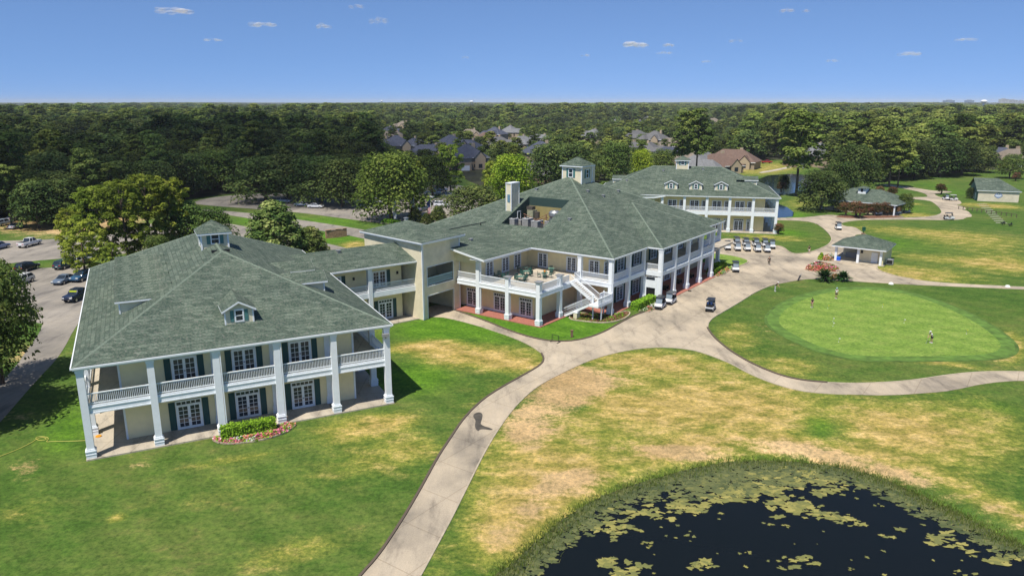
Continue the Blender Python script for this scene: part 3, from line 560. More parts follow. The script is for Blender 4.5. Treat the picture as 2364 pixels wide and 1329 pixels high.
def cupola(bld, x0, x1, y0, y1, z0, z1, zap, winfaces, wh=1.15, over=.45):
    c = part('cupola', MB().box(x0, x1, y0, y1, z0, z1), M_SIDE, bld)
    r = hipmesh(x0-over, x1+over, y0-over, y1+over, z1, (zap-z1)/((min(x1-x0, y1-y0))/2+over)); part('cupola_roof', r, M_SH, c)
    f = band(c, 'trim', x0-over+.03, x1+over-.03, y0-over+.03, y1+over-.03, z1-.2, z1-.01, .08, M_WHITE)
    part('soffit', MB().box(x0-over+.11, x1+over-.11, y0-over+.11, y1+over-.11, z1-.19, z1-.12), M_WHITE, c)
    for xx in (x0, x1):
        for yy in (y0, y1): part('corner_board', MB().box(xx-.09, xx+.09, yy-.09, yy+.09, z0, z1-.19), M_WHITE, c)
    for face, cc, u, zz in winfaces: small_window(c, face, cc, u, zz, .75, wh)

def ridgecaps(par, edges, w=.17):
    m = MB()
    for a, b in edges:
        a = Vector(a); b = Vector(b); d = (b-a).normalized(); n = d.cross(Vector((0,0,1))).normalized()*w; u = Vector((0,0,.05)); dn = Vector((0,0,-.06))
        m.poly([a+u, b+u, b+n+dn, a+n+dn]); m.poly([a+u, a-n+dn, b-n+dn, b+u])
    part('ridge_cap', m, plain('ridge_shingle', (.15,.19,.15), .9, var=.2, vscale=4), par)
# ------------------------------------------------------------------ left pavilion
A = frame('clubhouse_wing', G(213, 1056), 62.9, 'two-storey cream pavilion with green hipped roof, white columns and balconies nearest the camera at left', 'building')
XE, YE = 27.7, 43.6
part('porch_slab', MB().box(-.45, XE+.45, -.5, YE+.5, -.3, .1), M_FLOOR, A)
part('wall', MB().box(2.9, 24.8, 2.6, 41, .1, 8.42), M_STUC, A)
for x in (2.9, 24.8):
    for y in (2.6, 41): part('corner_board', MB().box(x-.09, x+.09, y-.09, y+.09, .1, 8.4), M_WHITE, A)
part('balcony_floor', MB().box(.3, XE-.3, .3, 2.58, 4.5, 4.96).box(.3, XE-.3, 41.02, YE-.3, 4.5, 4.96).box(.3, 2.88, 2.58, 41.02, 4.5, 4.96).box(24.82, XE-.3, 2.58, 41.02, 4.5, 4.96), M_FLOOR, A)
beam(A, -.1, XE+.1, -.1, YE+.1)
xs = [XE*i/5 for i in range(6)]; ys = [YE*i/8 for i in range(9)]
for x in xs: column(A, x, 0, 8.32); column(A, x, YE, 8.32)
for y in ys[1:-1]: column(A, 0, y, 8.32); 
for y in ys[1:-1]: column(A, XE, y, 8.32)
for i in range(5): railing(A, xs[i]+.3, 0, xs[i+1]-.3, 0, 4.98)
for i in range(8): railing(A, 0, ys[i]+.3, 0, ys[i+1]-.3, 4.98); 
for i in range(4): railing(A, XE, ys[i]+.3, XE, ys[i+1]-.3, 4.98)
for x in (8.43, 13.88, 19.33):
    add_door(A, DOORL, '-y', 2.58, x, .12, SHL, 1.5); add_door(A, DOORU, '-y', 2.58, x, 5.0, SHU, 1.47)
for y in (9, 18, 27): add_door(A, DOORL, '-x', 2.88, y, .12, SHL, 1.5); add_door(A, DOORU, '-x', 2.88, y, 5.0, SHU, 1.47)
for y in (8, 17): add_door(A, DOORL, '+x', 24.82, y, .12, SHL, 1.5); add_door(A, DOORU, '+x', 24.82, y, 5.0, SHU, 1.47)
for x in (11.1, 16.6, 22.1): part('pilaster', MB().box(x-.28, x+.28, 2.48, 2.6, .1, 4.2).box(x-.36, x+.36, 2.42, 2.6, .1, .9).box(x-.28, x+.28, 2.48, 2.6, 4.98, 8.4), M_WHITE, A)
rA = part('roof', hipmesh(-.55, 28.25, -.45, 44.1, 8.75, .45), M_SH, A)
eaves(A, -.55, 28.25, -.45, 44.1, 8.75)
ridgecaps(A, [((-.55,-.45,8.75),(13.85,13.95,15.23)),((28.25,-.45,8.75),(13.85,13.95,15.23)),((13.85,13.95,15.23),(13.85,29.7,15.23)),((13.85,29.7,15.23),(-.55,44.1,8.75)),((13.85,29.7,15.23),(28.25,44.1,8.75))])
cupola(A, 12.25, 15.15, 19.2, 22.3, 12.5, 16.45, 17.75, [('-y', 19.19, 13.75, 15.22), ('-x', 12.24, 20.7, 15.1)], .95)
dormer(A, '-y', 2.48, 13.8, 10.05, 2.6, 1.45, .72)
for y in (11.4, 16.75, 22.1, 27.5): dormer(A, '-x', 3.4, y, 10.6, 4.2, 1.35, 1.0, 3.0, win=False)
for y in (9.8, 16.0): dormer(A, '+x', 23.5, y, 10.9, 3.0, 1.2, .75, 3.2, win=False)
for x in xs[2:4]: part('downpipe', MB().box(x+.34, x+.44, -.36, -.26, .9, 8.5), M_WHITE, A)
for dx in (-.65, .65): part('roof_vent', MB().box(-.3, .3, -.2, .2, -.1, .12), M_BLACK, A, (13.85+dx, 15.2, 15.0))
part('loudspeaker', MB().box(-.35, .35, -.2, .2, 0, .3).box(-.05, .05, -.05, .1, -.25, 0), M_GREY, A, (27.5, -.5, 7.55))

# ------------------------------------------------------------------ linking gallery between pavilion and entrance tower
Dg = frame('link_gallery', (-24.563, 97.04), 53.4, 'low two-storey gallery with green roof joining the left pavilion to the cream tower', 'building')
LD = 13.9
part('wall', MB().box(-3.0, 12.2, 2.6, 8, .1, 8.3), M_STUC, Dg)
part('porch_slab', MB().box(-2.6, LD+.6, -.2, 9, -.3, .09), M_FLOOR, Dg)
part('balcony_floor', MB().box(2.6, LD, .5, 2.58, 4.5, 4.94), M_FLOOR, Dg)
bm_ = band(Dg, 'balcony_beam', 2.0, LD, .4, 3.0, 4.2, 4.96, .34, M_WHITE, 'fl')
column(Dg, 6.1, .6, 8.3)
railing(Dg, 3.0, .6, 5.8, .6, 4.96); railing(Dg, 6.4, .6, LD-.2, .6, 4.96)
add_door(Dg, DOORL, '-y', 2.58, 9.4, .11, SHL, 1.5); add_door(Dg, DOORU, '-y', 2.58, 8.6, 5.0, SHU, 1.47); add_door(Dg, DOORU, '-y', 2.58, 1.6, 5.0, SHU, 1.47)
st = MB()
for k in range(12): st.box(2.9-.28*(k+1), 2.9-.28*k, .65, 1.75, 4.75-.39*(k+1), 4.92-.39*k)
part('stair', st, M_WHITE, Dg)
hr = MB().bar((2.9, .6, 5.95), (-.5, .6, 1.2), .05).bar((2.9, .6, 5.15), (-.5, .6, .4), .05)
for k in range(22): a = k/22; hr.bar((2.9-3.4*a, .6, 5.15-4.75*a), (2.9-3.4*a, .6, 5.95-4.75*a), .022, 4)
part('handrail', hr, M_WHITE, Dg)
rr = MB(); xl, xr = -8.0, LD+.4
rr.poly([(-.1,0,8.75),(xr,0,8.75),(xr,4.7,10.87),(-8,4.7,10.87),(-8,0,8.75)]); rr.poly([(-8,4.7,10.87),(xr,4.7,10.87),(xr,9.4,8.75),(-8,9.4,8.75)])
part('roof', rr, M_SH, Dg)
band(Dg, 'fascia', -.1, xr, .04, 9.3, 8.42, 8.735, .08, M_WHITE, 'f'); band(Dg, 'gutter', -.1, xr, -.1, 9.3, 8.56, 8.73, .138, M_WHITE, 'f')
part('soffit', MB().box(0, xr, .12, 9, 8.44, 8.5), M_WHITE, Dg); roofvent(Dg, 3.2, 4.0, 10.6)
for x in (4.6, 11.5): part('wall_lantern', MB().box(x-.12, x+.12, 2.38, 2.58, 6.6, 7.0), M_BLACK, Dg)

# ------------------------------------------------------------------ main clubhouse
OB = (14.932, 106.437)
B = frame('clubhouse', OB, 36.2, 'large main clubhouse with sprawling green hipped roof, roof terrace, tall chimney and arcaded porch', 'building')
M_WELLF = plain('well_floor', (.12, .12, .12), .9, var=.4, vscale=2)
part('porch_paving', MB().box(-11.2, 3.2, 5.3, 21.1, -.3, .08).box(0, 44.5, .1, 5.3, -.3, .081).box(11.2, 34, -2.9, .1, -.3, .082), M_RED, B)
# ground-floor walls
wl = MB()
wl.box(-8.4, 3.1, 8.4, 38, .1, 4.6); wl.box(3.1, 40, 3.2, 38, .1, 4.6)
wl.box(3.1, 40, 3.2, 38, 4.6, 8.45); wl.box(-9.6, 3.1, 17.6, 38, 4.6, 8.45)
wl.box(11.35, 11.6, -1.7, .3, .1, .5)
part('wall', wl, M_STUC, B)
M_YEL = plain('terrace_wall', (.86, .74, .42), .85, var=.05, vscale=1)
# terrace deck
part('terrace_floor', MB().box(-10.7, 3.08, 5.8, 17.58, 4.62, 4.97).box(-10.7, -9.6, 17.58, 20.9, 4.62, 4.965).box(.4, 3.08, .5, 5.8, 4.62, 4.966).box(3.08, 11.4, .5, 3.18, 4.62, 4.967).box(11.4, 43.5, -2.2, 3.18, 4.62, 4.968).box(34, 43.8, .5, 3.18, 4.55, 4.6), M_FLOOR, B)
bb = MB()
bb.box(-10.95, -10.55, 5.6, 20.9, 4.2, 4.98); bb.box(-10.55, .3, 5.6, 6.0, 4.2, 4.98); bb.box(.2, .6, .4, 5.6, 4.2, 4.98); bb.box(.6, 11.3, .3, .7, 4.2, 4.98)
bb.box(11.3, 11.7, -2.4, .3, 4.2, 4.98); bb.box(11.7, 33.6, -2.4, -2.0, 4.2, 4.98); bb.box(33.2, 33.6, -2.0, .3, 4.2, 4.98); bb.box(33.2, 43.8, .3, .7, 4.2, 4.98)
ob = part('balcony_beam', bb, M_WHITE, B)
mo = MB(); mo.box(-11.0, -10.95, 5.55, 20.9, 4.72, 4.84); mo.box(-11.0, .2, 5.55, 5.6, 4.72, 4.84); mo.box(-10.99, -10.95, 5.56, 20.9, 4.2, 4.33); mo.box(-10.95, .2, 5.56, 5.6, 4.2, 4.33); mo.box(.6, 11.3, .25, .3, 4.72, 4.84); mo.box(11.7, 33.6, -2.45, -2.4, 4.72, 4.84); mo.box(.15, .2, .25, 5.55, 4.72, 4.84)
part('moulding', mo, M_WHITE, ob)
# columns
column(B, -10.7, 16.85, 8.3, .62); column(B, -10.7, 11.4, 6.35, .62, True); column(B, -10.7, 5.95, 6.35, .62, True); column(B, -5.3, 5.95, 6.35, .62, True)
column(B, .4, 5.9, 8.3, .62); column(B, .5, .6, 8.3, .62); column(B, 5.9, .55, 8.3, .62); column(B, 11.05, .55, 8.3, .5)
for x in (11.7, 16.9, 22.3, 27.8, 33.2): column(B, x, -2.15, 8.3, .62)
column(B, 43.6, .6, 8.3, .62); column(B, 38.4, .6, 8.3, .62)
# railings
railing(B, -10.75, 11.75, -10.75, 16.5, 4.98); railing(B, -10.75, 6.3, -10.75, 11.05, 4.98); railing(B, -10.75, 17.2, -10.75, 20.9, 4.98)
railing(B, -10.35, 5.8, -5.65, 5.8, 4.98); railing(B, -4.95, 5.8, -2.9, 5.8, 4.98); railing(B, -1.4, 5.8, .05, 5.8, 4.98)
railing(B, .4, .95, .4, 5.55, 4.98); railing(B, .85, .55, 5.6, .55, 4.98); railing(B, 6.2, .55, 10.8, .55, 4.98); railing(B, 11.5, -1.8, 11.5, .3, 4.98)
for x0, x1 in ((12.0, 16.6), (17.2, 22.0), (22.6, 27.5), (28.1, 32.9)): railing(B, x0, -2.2, x1, -2.2, 4.98)
railing(B, 33.6, .5, 38.1, .5, 4.98); railing(B, 38.7, .5, 43.3, .5, 4.98)
# doors and windows
for u in (9.1, 14.55): add_door(B, DOORT, '-x', 3.08, u, 4.98)
add_door(B, DOORT, '-x', 3.08, 5.0, 4.98)
for u in (-7.15, -3.05, .18): add_door(B, DOORT, '-y', 17.58, u, 4.98)
for u in (9.8, 14.6, 19.9): add_door(B, DOORL, '-x', -8.42, u, .1)
add_door(B, DOORNL, '-y', 8.38, -7.4, .1); 
for u in (8.2, 13.8): add_door(B, DOORU, '-y', 3.18, u, 4.98, SHU, 1.45); add_door(B, DOORL, '-y', 3.18, u, .1, SHL, 1.5)
add_door(B, DOORU, '-y', 3.18, 4.0, 4.98)
for u in (20, 26, 31): add_door(B, DOORU, '-y', 3.18, u, 4.98, SHU, 1.45); add_door(B, DOORL, '-y', 3.18, u, .1)
for u in (37, 42): add_door(B, DOORU, '-y', 3.18, u-1.5, 4.98)
# base skirt on ground floor facade
part('skirt', MB().box(-8.5, -8.42, 8.4, 21, .1, .5), M_WHITE, B)
# bay panel with slot window and opening beneath the porch corner; black board paints its shade
bp = MB(); bp.box(11.33, 11.45, -1.85, .28, 3.35, 3.95); bp.box(11.33, 11.45, -1.85, .28, 2.2, 3.35); bp.box(11.33, 11.45, -1.85, -1.5, .1, 2.2); bp.box(11.33, 11.45, .05, .28, .1, 2.2)
part('bay_panel', bp, M_WHITE, B); part('slot_window', MB().box(11.30, 11.33, -1.4, .1, 3.5, 3.95), M_GLASS, B)
part('opening_shade', MB().box(11.5, 11.55, -1.5, .05, .1, 2.2), M_BLACK, B)
# main roof with the plant well cut out of its terrace slope
pt = .45; rz = lambda e: 8.75+pt*e
rm = MB(); X1, Y1 = 42.3, 41.0; k = Y1/2; E0, E1, N0, N1 = 5.0, 13.3, 16.0, 24.4
rm.poly([(0,0,8.75),(0,Y1,8.75),(E0,Y1-E0,rz(E0)),(E0,E0,rz(E0))])
rm.poly([(E0,E0,rz(E0)),(E0,N0,rz(E0)),(E1,N0,rz(E1)),(E1,E1,rz(E1))])
rm.poly([(E0,N1,rz(E0)),(E0,Y1-E0,rz(E0)),(E1,Y1-E1,rz(E1)),(E1,N1,rz(E1))])
rm.poly([(E1,E1,rz(E1)),(E1,N0,rz(E1)),(E1,N1,rz(E1)),(E1,Y1-E1,rz(E1)),(k,k,rz(k))])
rm.poly([(0,0,8.75),(X1,0,8.75),(X1-k,k,rz(k)),(k,k,rz(k))]); rm.poly([(X1,0,8.75),(X1,Y1,8.75),(X1-k,k,rz(k))]); rm.poly([(X1,Y1,8.75),(0,Y1,8.75),(k,k,rz(k)),(X1-k,k,rz(k))])
part('roof', rm, M_SH, B)
ridgecaps(B, [((0,0,8.75),(20.5,20.5,17.975)),((20.5,20.5,17.975),(0,41,8.75)),((20.5,20.5,17.975),(21.8,20.5,17.975)),((21.8,20.5,17.975),(42.3,0,8.75)),((11.34,-2.5,8.75),(22.79,8.95,13.9)),((22.85,8.95,13.9),(34.3,-2.5,8.75))])
# wing roof over the terrace end (shallow gable) and its rake
wr = MB(); wr.poly([(-11.95,14.8,8.74),(4.2,14.8,8.74),(8,27.7,10.9),(-4.5,27.7,10.9),(-11.95,27.7,10.9)]); wr.poly([(-11.95,27.7,10.9),(8,27.7,10.9),(4,40.5,8.75),(-11.95,40.5,8.75)])
part('wing_roof', wr, M_SH, B)
rk = MB(); rk.poly([(-12.0,14.7,8.72),(-12.0,27.7,10.88),(-12.0,27.7,10.56),(-12.0,14.7,8.40)]); rk.box(-12.0,.1,14.7,14.82,8.42,8.72); rk.poly([(-11.9,14.8,8.42),(-11.9,27,10.45),(-9.0,27,10.45),(-9.0,14.8,8.42)]); part('rake_board', rk, M_WHITE, B)
gw = MB(); gw.poly([(-9.55,17.6,8.4),(-9.55,27.7,10.1),(-9.55,27.7,5),(-9.55,17.6,5)]); gw.poly([(-10.9,17.3,8.4),(-10.9,21.2,9.35),(-10.9,21.2,7.7),(-10.9,17.3,7.7)]); part('gable_wall', gw, M_STUC, B)
part('ridge_cap', MB().box(-4.6, 5.0, 27.65, 27.85, 10.82, 11.02), plain('ridge_shade', (.05, .065, .06), .9), B)  # ridge strip coloured dark to paint in the open shade behind it
# porch roof (projecting) and eastern extension
pr = hipmesh(11.34, 34.3, -2.5, 20.4, 8.752, .45); part('porch_roof', pr, M_SH, B)
part('end_roof', hipmesh(33.5, 44.5, -.02, 12, 8.72, .3), M_SH, B)
fs = MB(); fz0, fz1 = 8.42, 8.735
fs.box(.04, .12, .12, 14.7, fz0, fz1); fs.box(.04, 11.3, .04, .12, fz0, fz1); fs.box(11.38, 11.46, -2.38, .04, fz0, fz1); fs.box(11.38, 34.2, -2.46, -2.38, fz0, fz1); fs.box(34.12, 34.2, -2.38, .04, fz0, fz1); fs.box(34.2, 44.4, .04, .12, fz0, fz1-.02)
fo = part('fascia', fs, M_WHITE, B); gt = MB(); g0, g1 = 8.57, 8.725
gt.box(-.1, .038, -.1, 14.7, g0, g1); gt.box(.038, 11.24, -.1, .038, g0, g1); gt.box(11.24, 11.378, -2.6, .038, g0, g1); gt.box(11.378, 34.3, -2.6, -2.462, g0, g1); gt.box(34.3, 44.6, -.1, .038, g0, g1-.02); part('gutter', gt, M_WHITE, fo)
part('soffit', MB().box(.12, 42, .12, 40, 8.44, 8.5).box(11.46, 34.1, -2.38, .12, 8.441, 8.5).box(-11.9, .12, 14.85, 17.6, 8.442, 8.5).box(34.2, 44.4, .12, 5, 8.40, 8.43), M_WHITE, B)
# plant well
wf = 10.15
part('well_floor', MB().box(E0, E1, N0, N1, wf-.1, wf), M_WELLF, B)
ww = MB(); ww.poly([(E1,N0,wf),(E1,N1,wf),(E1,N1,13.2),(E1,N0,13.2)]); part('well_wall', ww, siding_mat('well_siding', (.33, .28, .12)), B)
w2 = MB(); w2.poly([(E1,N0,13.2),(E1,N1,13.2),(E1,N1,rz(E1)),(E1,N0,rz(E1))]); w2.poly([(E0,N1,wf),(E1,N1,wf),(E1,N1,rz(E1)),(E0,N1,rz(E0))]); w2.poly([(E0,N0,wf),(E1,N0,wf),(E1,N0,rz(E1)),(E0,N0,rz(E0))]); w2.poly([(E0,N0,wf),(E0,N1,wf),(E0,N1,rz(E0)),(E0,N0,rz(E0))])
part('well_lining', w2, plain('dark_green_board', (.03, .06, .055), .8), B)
part('well_door', MB().box(9.6, 9.7, N1-.08, N1-.02, wf, wf+2.4).box(10.5, 10.6, N1-.08, N1-.02, wf, wf+2.4).box(9.7, 10.5, N1-.08, N1-.02, wf+2.3, wf+2.4), M_WHITE, B)
# chimney
ch = part('chimney', MB().box(8.6, 10.9, 24.95, 26.05, 11.5, 17.4), M_SIDE, B)
tb = MB()
for x in (8.6, 10.9):
    for y in (24.95, 26.05): tb.box(x-.06, x+.06, y-.06, y+.06, 11.5, 17.35)
tb.box(8.5, 11.0, 24.85, 26.15, 17.35, 17.5); part('trim', tb, M_WHITE, ch)
part('chimney_panel', MB().box(8.52, 8.6, 25.2, 25.75, 14.2, 15.5), plain('blue_panel', (.13, .24, .33), .3), ch)
# cupola
cupola(B, 20.15, 23.8, 17.85, 21.85, 15.5, 19.95, 21.4, [('-x', 20.14, 20.1, 17.95), ('-y', 17.84, 22.1, 17.8)], 1.35)
part('cupola_annex', MB().box(24.4, 26.2, 18.6, 20.6, 15.0, 19.6), M_SIDE, B)
for x, y, z in ((7.98, 12.64, 12.34), (18.5, 15.5, 15.75), (20.5, 13.5, 14.85), (27, 14, 15.1), (15.5, 24.4, 15.75)): roofvent(B, x, y, z)
roofvent(B, -6.0, 22.1, 9.98); part('roof_vent', MB().frustum(0, 0, .09, .09, -.3, 1.0), M_BLACK, B, (2.6, 27.0, 10.2))
part('downpipe', MB().box(-10.9, -10.8, 16.35, 16.45, .9, 8.4).box(.2, .3, .1, .2, .9, 8.4).box(11.3, 11.4, -2.65, -2.55, .9, 8.4), M_WHITE, B)
# terrace stair
S = thing('terrace_stair', 'white switchback stair with railings going down from the roof terrace to the lawn', 'stairs', (B.location.x, B.location.y, 0), B.rotation_euler.z)
zl = 2.45; fl = MB(); n = 14
for i in range(n): y = 5.6-4.1*i/n; z = 4.95-(4.95-zl)*(i+1)/n; fl.box(-2.75, -1.45, y-4.1/n-.03, y, z-.05, z)
part('upper_flight', fl, plain('stair_tread', (.55, .52, .47), .8), S)
fl = MB()
for i in range(n): y = 1.5+4.4*i/n; z = zl-(zl)*(i+1)/n; fl.box(-4.3, -3.1, y, y+4.4/n+.03, z-.05, z)
part('lower_flight', fl, plain('stair_tread', (.55, .52, .47), .8), S)
def slope_board(m, x, t, y0, z0, y1, z1, d): m.poly([(x,y0,z0),(x,y1,z1),(x,y1,z1-d),(x,y0,z0-d)]); m.poly([(x+t,y0,z0),(x+t,y1,z1),(x+t,y1,z1-d),(x+t,y0,z0-d)]); m.poly([(x,y0,z0),(x+t,y0,z0),(x+t,y1,z1),(x,y1,z1)]); m.poly([(x,y0,z0-d),(x+t,y0,z0-d),(x+t,y1,z1-d),(x,y1,z1-d)])
sb = MB()
for x in (-2.82, -1.46): slope_board(sb, x, .07, 5.6, 5.1, 1.5, zl+.15, .42)
for x in (-4.36, -3.1): slope_board(sb, x, .07, 1.5, zl+.15, 6.0, .12, .42)
part('stringer', sb, M_WHITE, S)
part('landing', MB().box(-4.3, .05, -.05, 1.5, zl-.28, zl), M_WHITE, S)
for x, y in ((-3.2, 1.45), (-3.2, .05), (0, .05), (0, 1.45)): part('post', MB().box(x-.08, x+.08, y-.08, y+.08, 0, zl+1.25), M_WHITE, S)
sr = MB()
for x in (-2.79, -1.42):
    sr.bar((x, 5.6, 6.05), (x, 1.5, zl+1.1), .045); sr.bar((x, 5.6, 5.25), (x, 1.5, zl+.3), .03)
    for i in range(26): a = (i+.5)/26; sr.bar((x, 5.6-4.1*a, 5.25-2.5*a), (x, 5.6-4.1*a, 6.05-2.5*a), .018, 4)
for x in (-4.33, -3.07):
    sr.bar((x, 1.5, zl+1.1), (x, 6.0, 1.1), .045); sr.bar((x, 1.5, zl+.3), (x, 6.0, .3), .03)
    for i in range(26): a = (i+.5)/26; sr.bar((x, 1.5+4.5*a, zl+.3-2.15*a), (x, 1.5+4.5*a, zl+1.1-2.2*a), .018, 4)
part('handrail', sr, M_WHITE, S)
railing(S, -4.3, 0, -.05, 0, zl-.02, 1.1); railing(S, 0, .1, 0, 1.4, zl-.02, 1.1); railing(S, -1.3, 1.45, 0, 1.45, zl-.02, 1.1)

# ------------------------------------------------------------------ entrance tower
T = frame('entrance_tower', OB, 36.2, 'cream clapboard entrance tower with its own green hipped roof over an open passage', 'building')
xa, xb, ya, yb, zt = -18.25, -9.9, 21.2, 34.5, 11.35
tw = MB()
op = [(-17.2, -11.45, .1, 3.4), (-17.2, -11.45, 4.9, 7.7)]
xcuts = [xa, -17.2, -11.45, xb]; th = .35
for i in range(3):
    zc = [(.0, zt)] if i != 1 else [(3.4, 4.9), (7.7, zt)]
    for z0, z1 in zc: tw.box(xcuts[i], xcuts[i+1], ya, ya+th, z0, z1)
BLx = -16.6
tw.poly([(xa,ya+th,0),(BLx,yb,0),(BLx,yb,zt),(xa,ya+th,zt)]); tw.box(xb-.3, xb, ya+th, yb, 0, 3.9); tw.box(xb-.3, xb, ya+th, yb, 3.9, zt); tw.box(BLx, xb, yb, yb+.3, 3.4, zt)
part('wall', tw, M_SIDE, T)
part('passage_ceiling', MB().box(xa+.3, xb-.3, ya+th, yb, 3.6, 4.88), M_STUC, T)
part('inner_wall', MB().box(xa+1, xb-.35, ya+4.5, ya+4.7, 4.9, zt-1), M_STUC, T)
tt = MB()
for z0, z1 in ((0, 3.4), (4.9, 7.7)):
    tt.box(-17.3, -17.2, ya-.04, ya+th, z0, z1); tt.box(-11.45, -11.35, ya-.04, ya+th, z0, z1); tt.box(-17.3, -11.35, ya-.04, ya+th, z1, z1+.1)
tt.box(-17.3, -11.35, ya-.06, ya+th, 4.78, 4.9); tt.box(xa-.05, xa+.3, ya-.05, ya, 0, zt); tt.box(xb-.15, xb+.04, ya-.05, ya, 0, zt)
part('trim', tt, M_WHITE, T)
railing(T, -17.15, ya+.15, -11.5, ya+.15, 4.9, 1.2, plain('tinted_screen', (.42, .62, .66), .4))
part('door', MB().box(-14.6, -13.7, ya+4.42, ya+4.5, 4.9, 7.0), M_BLACK, T); part('shutter', MB().box(-17.1, -16.6, ya+4.4, ya+4.5, 5, 7.5), M_SHUT, T)
q = [(-18.95, 20.55), (-9.3, 20.55), (-9.3, 35.4), (-16.9, 35.4)]; ze = 11.62; ap = (-13.7, 28.2, 13.6)
rt = MB()
for i in range(4): a = q[i]; b = q[(i+1)%4]; rt.poly([(*a, ze), (*b, ze), ap])
part('roof', rt, M_SH, T)
ft = MB(); qq = [Vector((*p, 0)) for p in q]
for i in range(4):
    a = qq[i]; b = qq[(i+1)%4]; d = (b-a).normalized(); nn = Vector((d.y, -d.x, 0)); o_ = nn*.1
    ft.poly([tuple(a+nn*.02+Vector((0,0,ze-.32))), tuple(b+nn*.02+Vector((0,0,ze-.32))), tuple(b+nn*.02+Vector((0,0,ze-.01))), tuple(a+nn*.02+Vector((0,0,ze-.01)))])
    ft.poly([tuple(a+o_+Vector((0,0,ze-.16))), tuple(b+o_+Vector((0,0,ze-.16))), tuple(b+o_+Vector((0,0,ze-.005))), tuple(a+o_+Vector((0,0,ze-.005)))]); ft.poly([tuple(a+o_+Vector((0,0,ze-.16))), tuple(b+o_+Vector((0,0,ze-.16))), tuple(b+Vector((0,0,ze-.16))), tuple(a+Vector((0,0,ze-.16)))])
part('fascia', ft, M_WHITE, T); part('soffit', MB().poly([(*p, ze-.3) for p in q]), M_WHITE, T)
part('downpipe', MB().box(xa-.16, xa-.04, ya-.18, ya-.06, .2, ze-.3), M_WHITE, T); roofvent(T, -13.3, 28.9, 13.55)
cab = thing('vending_cabinet', 'small orange and black cabinet inside the tower passage', 'cabinet', T.matrix_world @ Vector((0,0,0)) if False else (0,0,0))
th_ = T.rotation_euler.z
def loc(fr, x, y, z): c, s = cos(fr.rotation_euler.z), sin(fr.rotation_euler.z); return (fr.location.x+c*x-s*y, fr.location.y+s*x+c*y, z)
cab.location = loc(T, -12.3, 30.5, .05); cab.rotation_euler = (0, 0, th_)
part('case', MB().box(-.5, .2, -.4, .4, 0, 1.7), plain('orange_panel', (.5, .22, .04), .5), cab); part('screen', MB().box(.21, .9, -.38, .4, 0, 1.6), M_BLACK, cab)

# ------------------------------------------------------------------ far pavilion
C = frame('far_clubhouse_wing', (64.2365, 177.1815), 102.6, 'far cream pavilion with three small gabled dormers behind the row of golf carts', 'building')
part('porch_slab', MB().box(-46, .0, -.1, 30, -.3, .12), M_FLOOR, C)
part('wall', MB().box(-42, -3.1, 2.6, 25, .1, 8.42), M_YEL, C)
part('balcony_floor', MB().box(-28, -.6, .7, 2.58, 4.5, 4.96).box(-3.08, -.6, 2.58, 25, 4.5, 4.96), M_FLOOR, C)
band(C, 'balcony_beam', -28.2, -.25, .3, 27, 4.15, 4.98, .34, M_WHITE, 'fr')
cx_ = [-.56, -6.01, -11.5, -16.9, -22.3, -27.7]
for x in cx_: column(C, x, .6, 8.3, .62)
for y in (6.5, 12.4, 18.3, 24.2): column(C, -.56, y, 8.3, .62)
for i in range(5): railing(C, cx_[i+1]+.3, .6, cx_[i]-.3, .6, 4.98)
for y in (.9, 6.8, 12.7, 18.6): railing(C, -.56, y, -.56, y+5.3, 4.98)
for x in (-9.0, -14.45, -19.85, -25.25):
    add_door(C, DOORU, '-y', 2.58, x, 5.0); add_door(C, DOORN, '-y', 2.58, x+2.3, 5.0, name='sidelight')
    add_door(C, DOORL, '-y', 2.58, x, .12); add_door(C, DOORNL, '-y', 2.58, x+2.3, .12, name='sidelight')
part('roof', hipmesh(-44.2, .15, -.0, 26.8, 8.75, .45), M_SH, C)
eaves(C, -44.2, .15, 0, 26.8, 8.75)
ridgecaps(C, [((.15,0,8.75),(-13.25,13.4,14.78)),((-13.25,13.4,14.78),(-30.8,13.4,14.78)),((-30.8,13.4,14.78),(-44.2,0,8.75)),((-13.25,13.4,14.78),(.15,26.8,8.75))])
for u in (-25.75, -19.75, -13.7): dormer(C, '-y', 2.66, u, 9.92, 2.9, 1.45, .72)
cupola(C, -24.75, -21.7, 12.0, 15.2, 13.5, 16.45, 17.5, [('-y', 11.99, -23.2, 15.35)], .8)
dormer(C, '+x', -5.0, 8.3, 11.0, 3.4, 1.25, .7, 3, win=False); dormer(C, '-x', -40.9, 13.3, 10.0, 3.4, 1.35, .7, 3, win=False)
lw = MB(); lw.poly([(-40,-4.5,8.3),(-29.5,-.5,8.3),(-26.9,-.02,8.72),(-29.4,2.2,9.7),(-38,2.2,9.7),(-42,-1,9)]); part('link_roof', lw, M_SH, C)
part('link_fascia', MB().poly([(-40,-4.52,8.3),(-29.5,-.52,8.3),(-29.5,-.52,7.95),(-40,-4.52,7.95)]).poly([(-29.5,-.52,8.3),(-26.9,-.04,8.72),(-26.9,-.04,8.4),(-29.5,-.52,7.95)]), M_WHITE, C)
part('link_wall', MB().poly([(-40,-3.9,.1),(-29.5,.1,.1),(-29.5,.1,8),(-40,-3.9,8)]), M_STUC, C)
for x, y in ((-28, 11), (-18, 12), (-37, 6)): roofvent(C, x, y, 8.8+.45*min(y, 13))

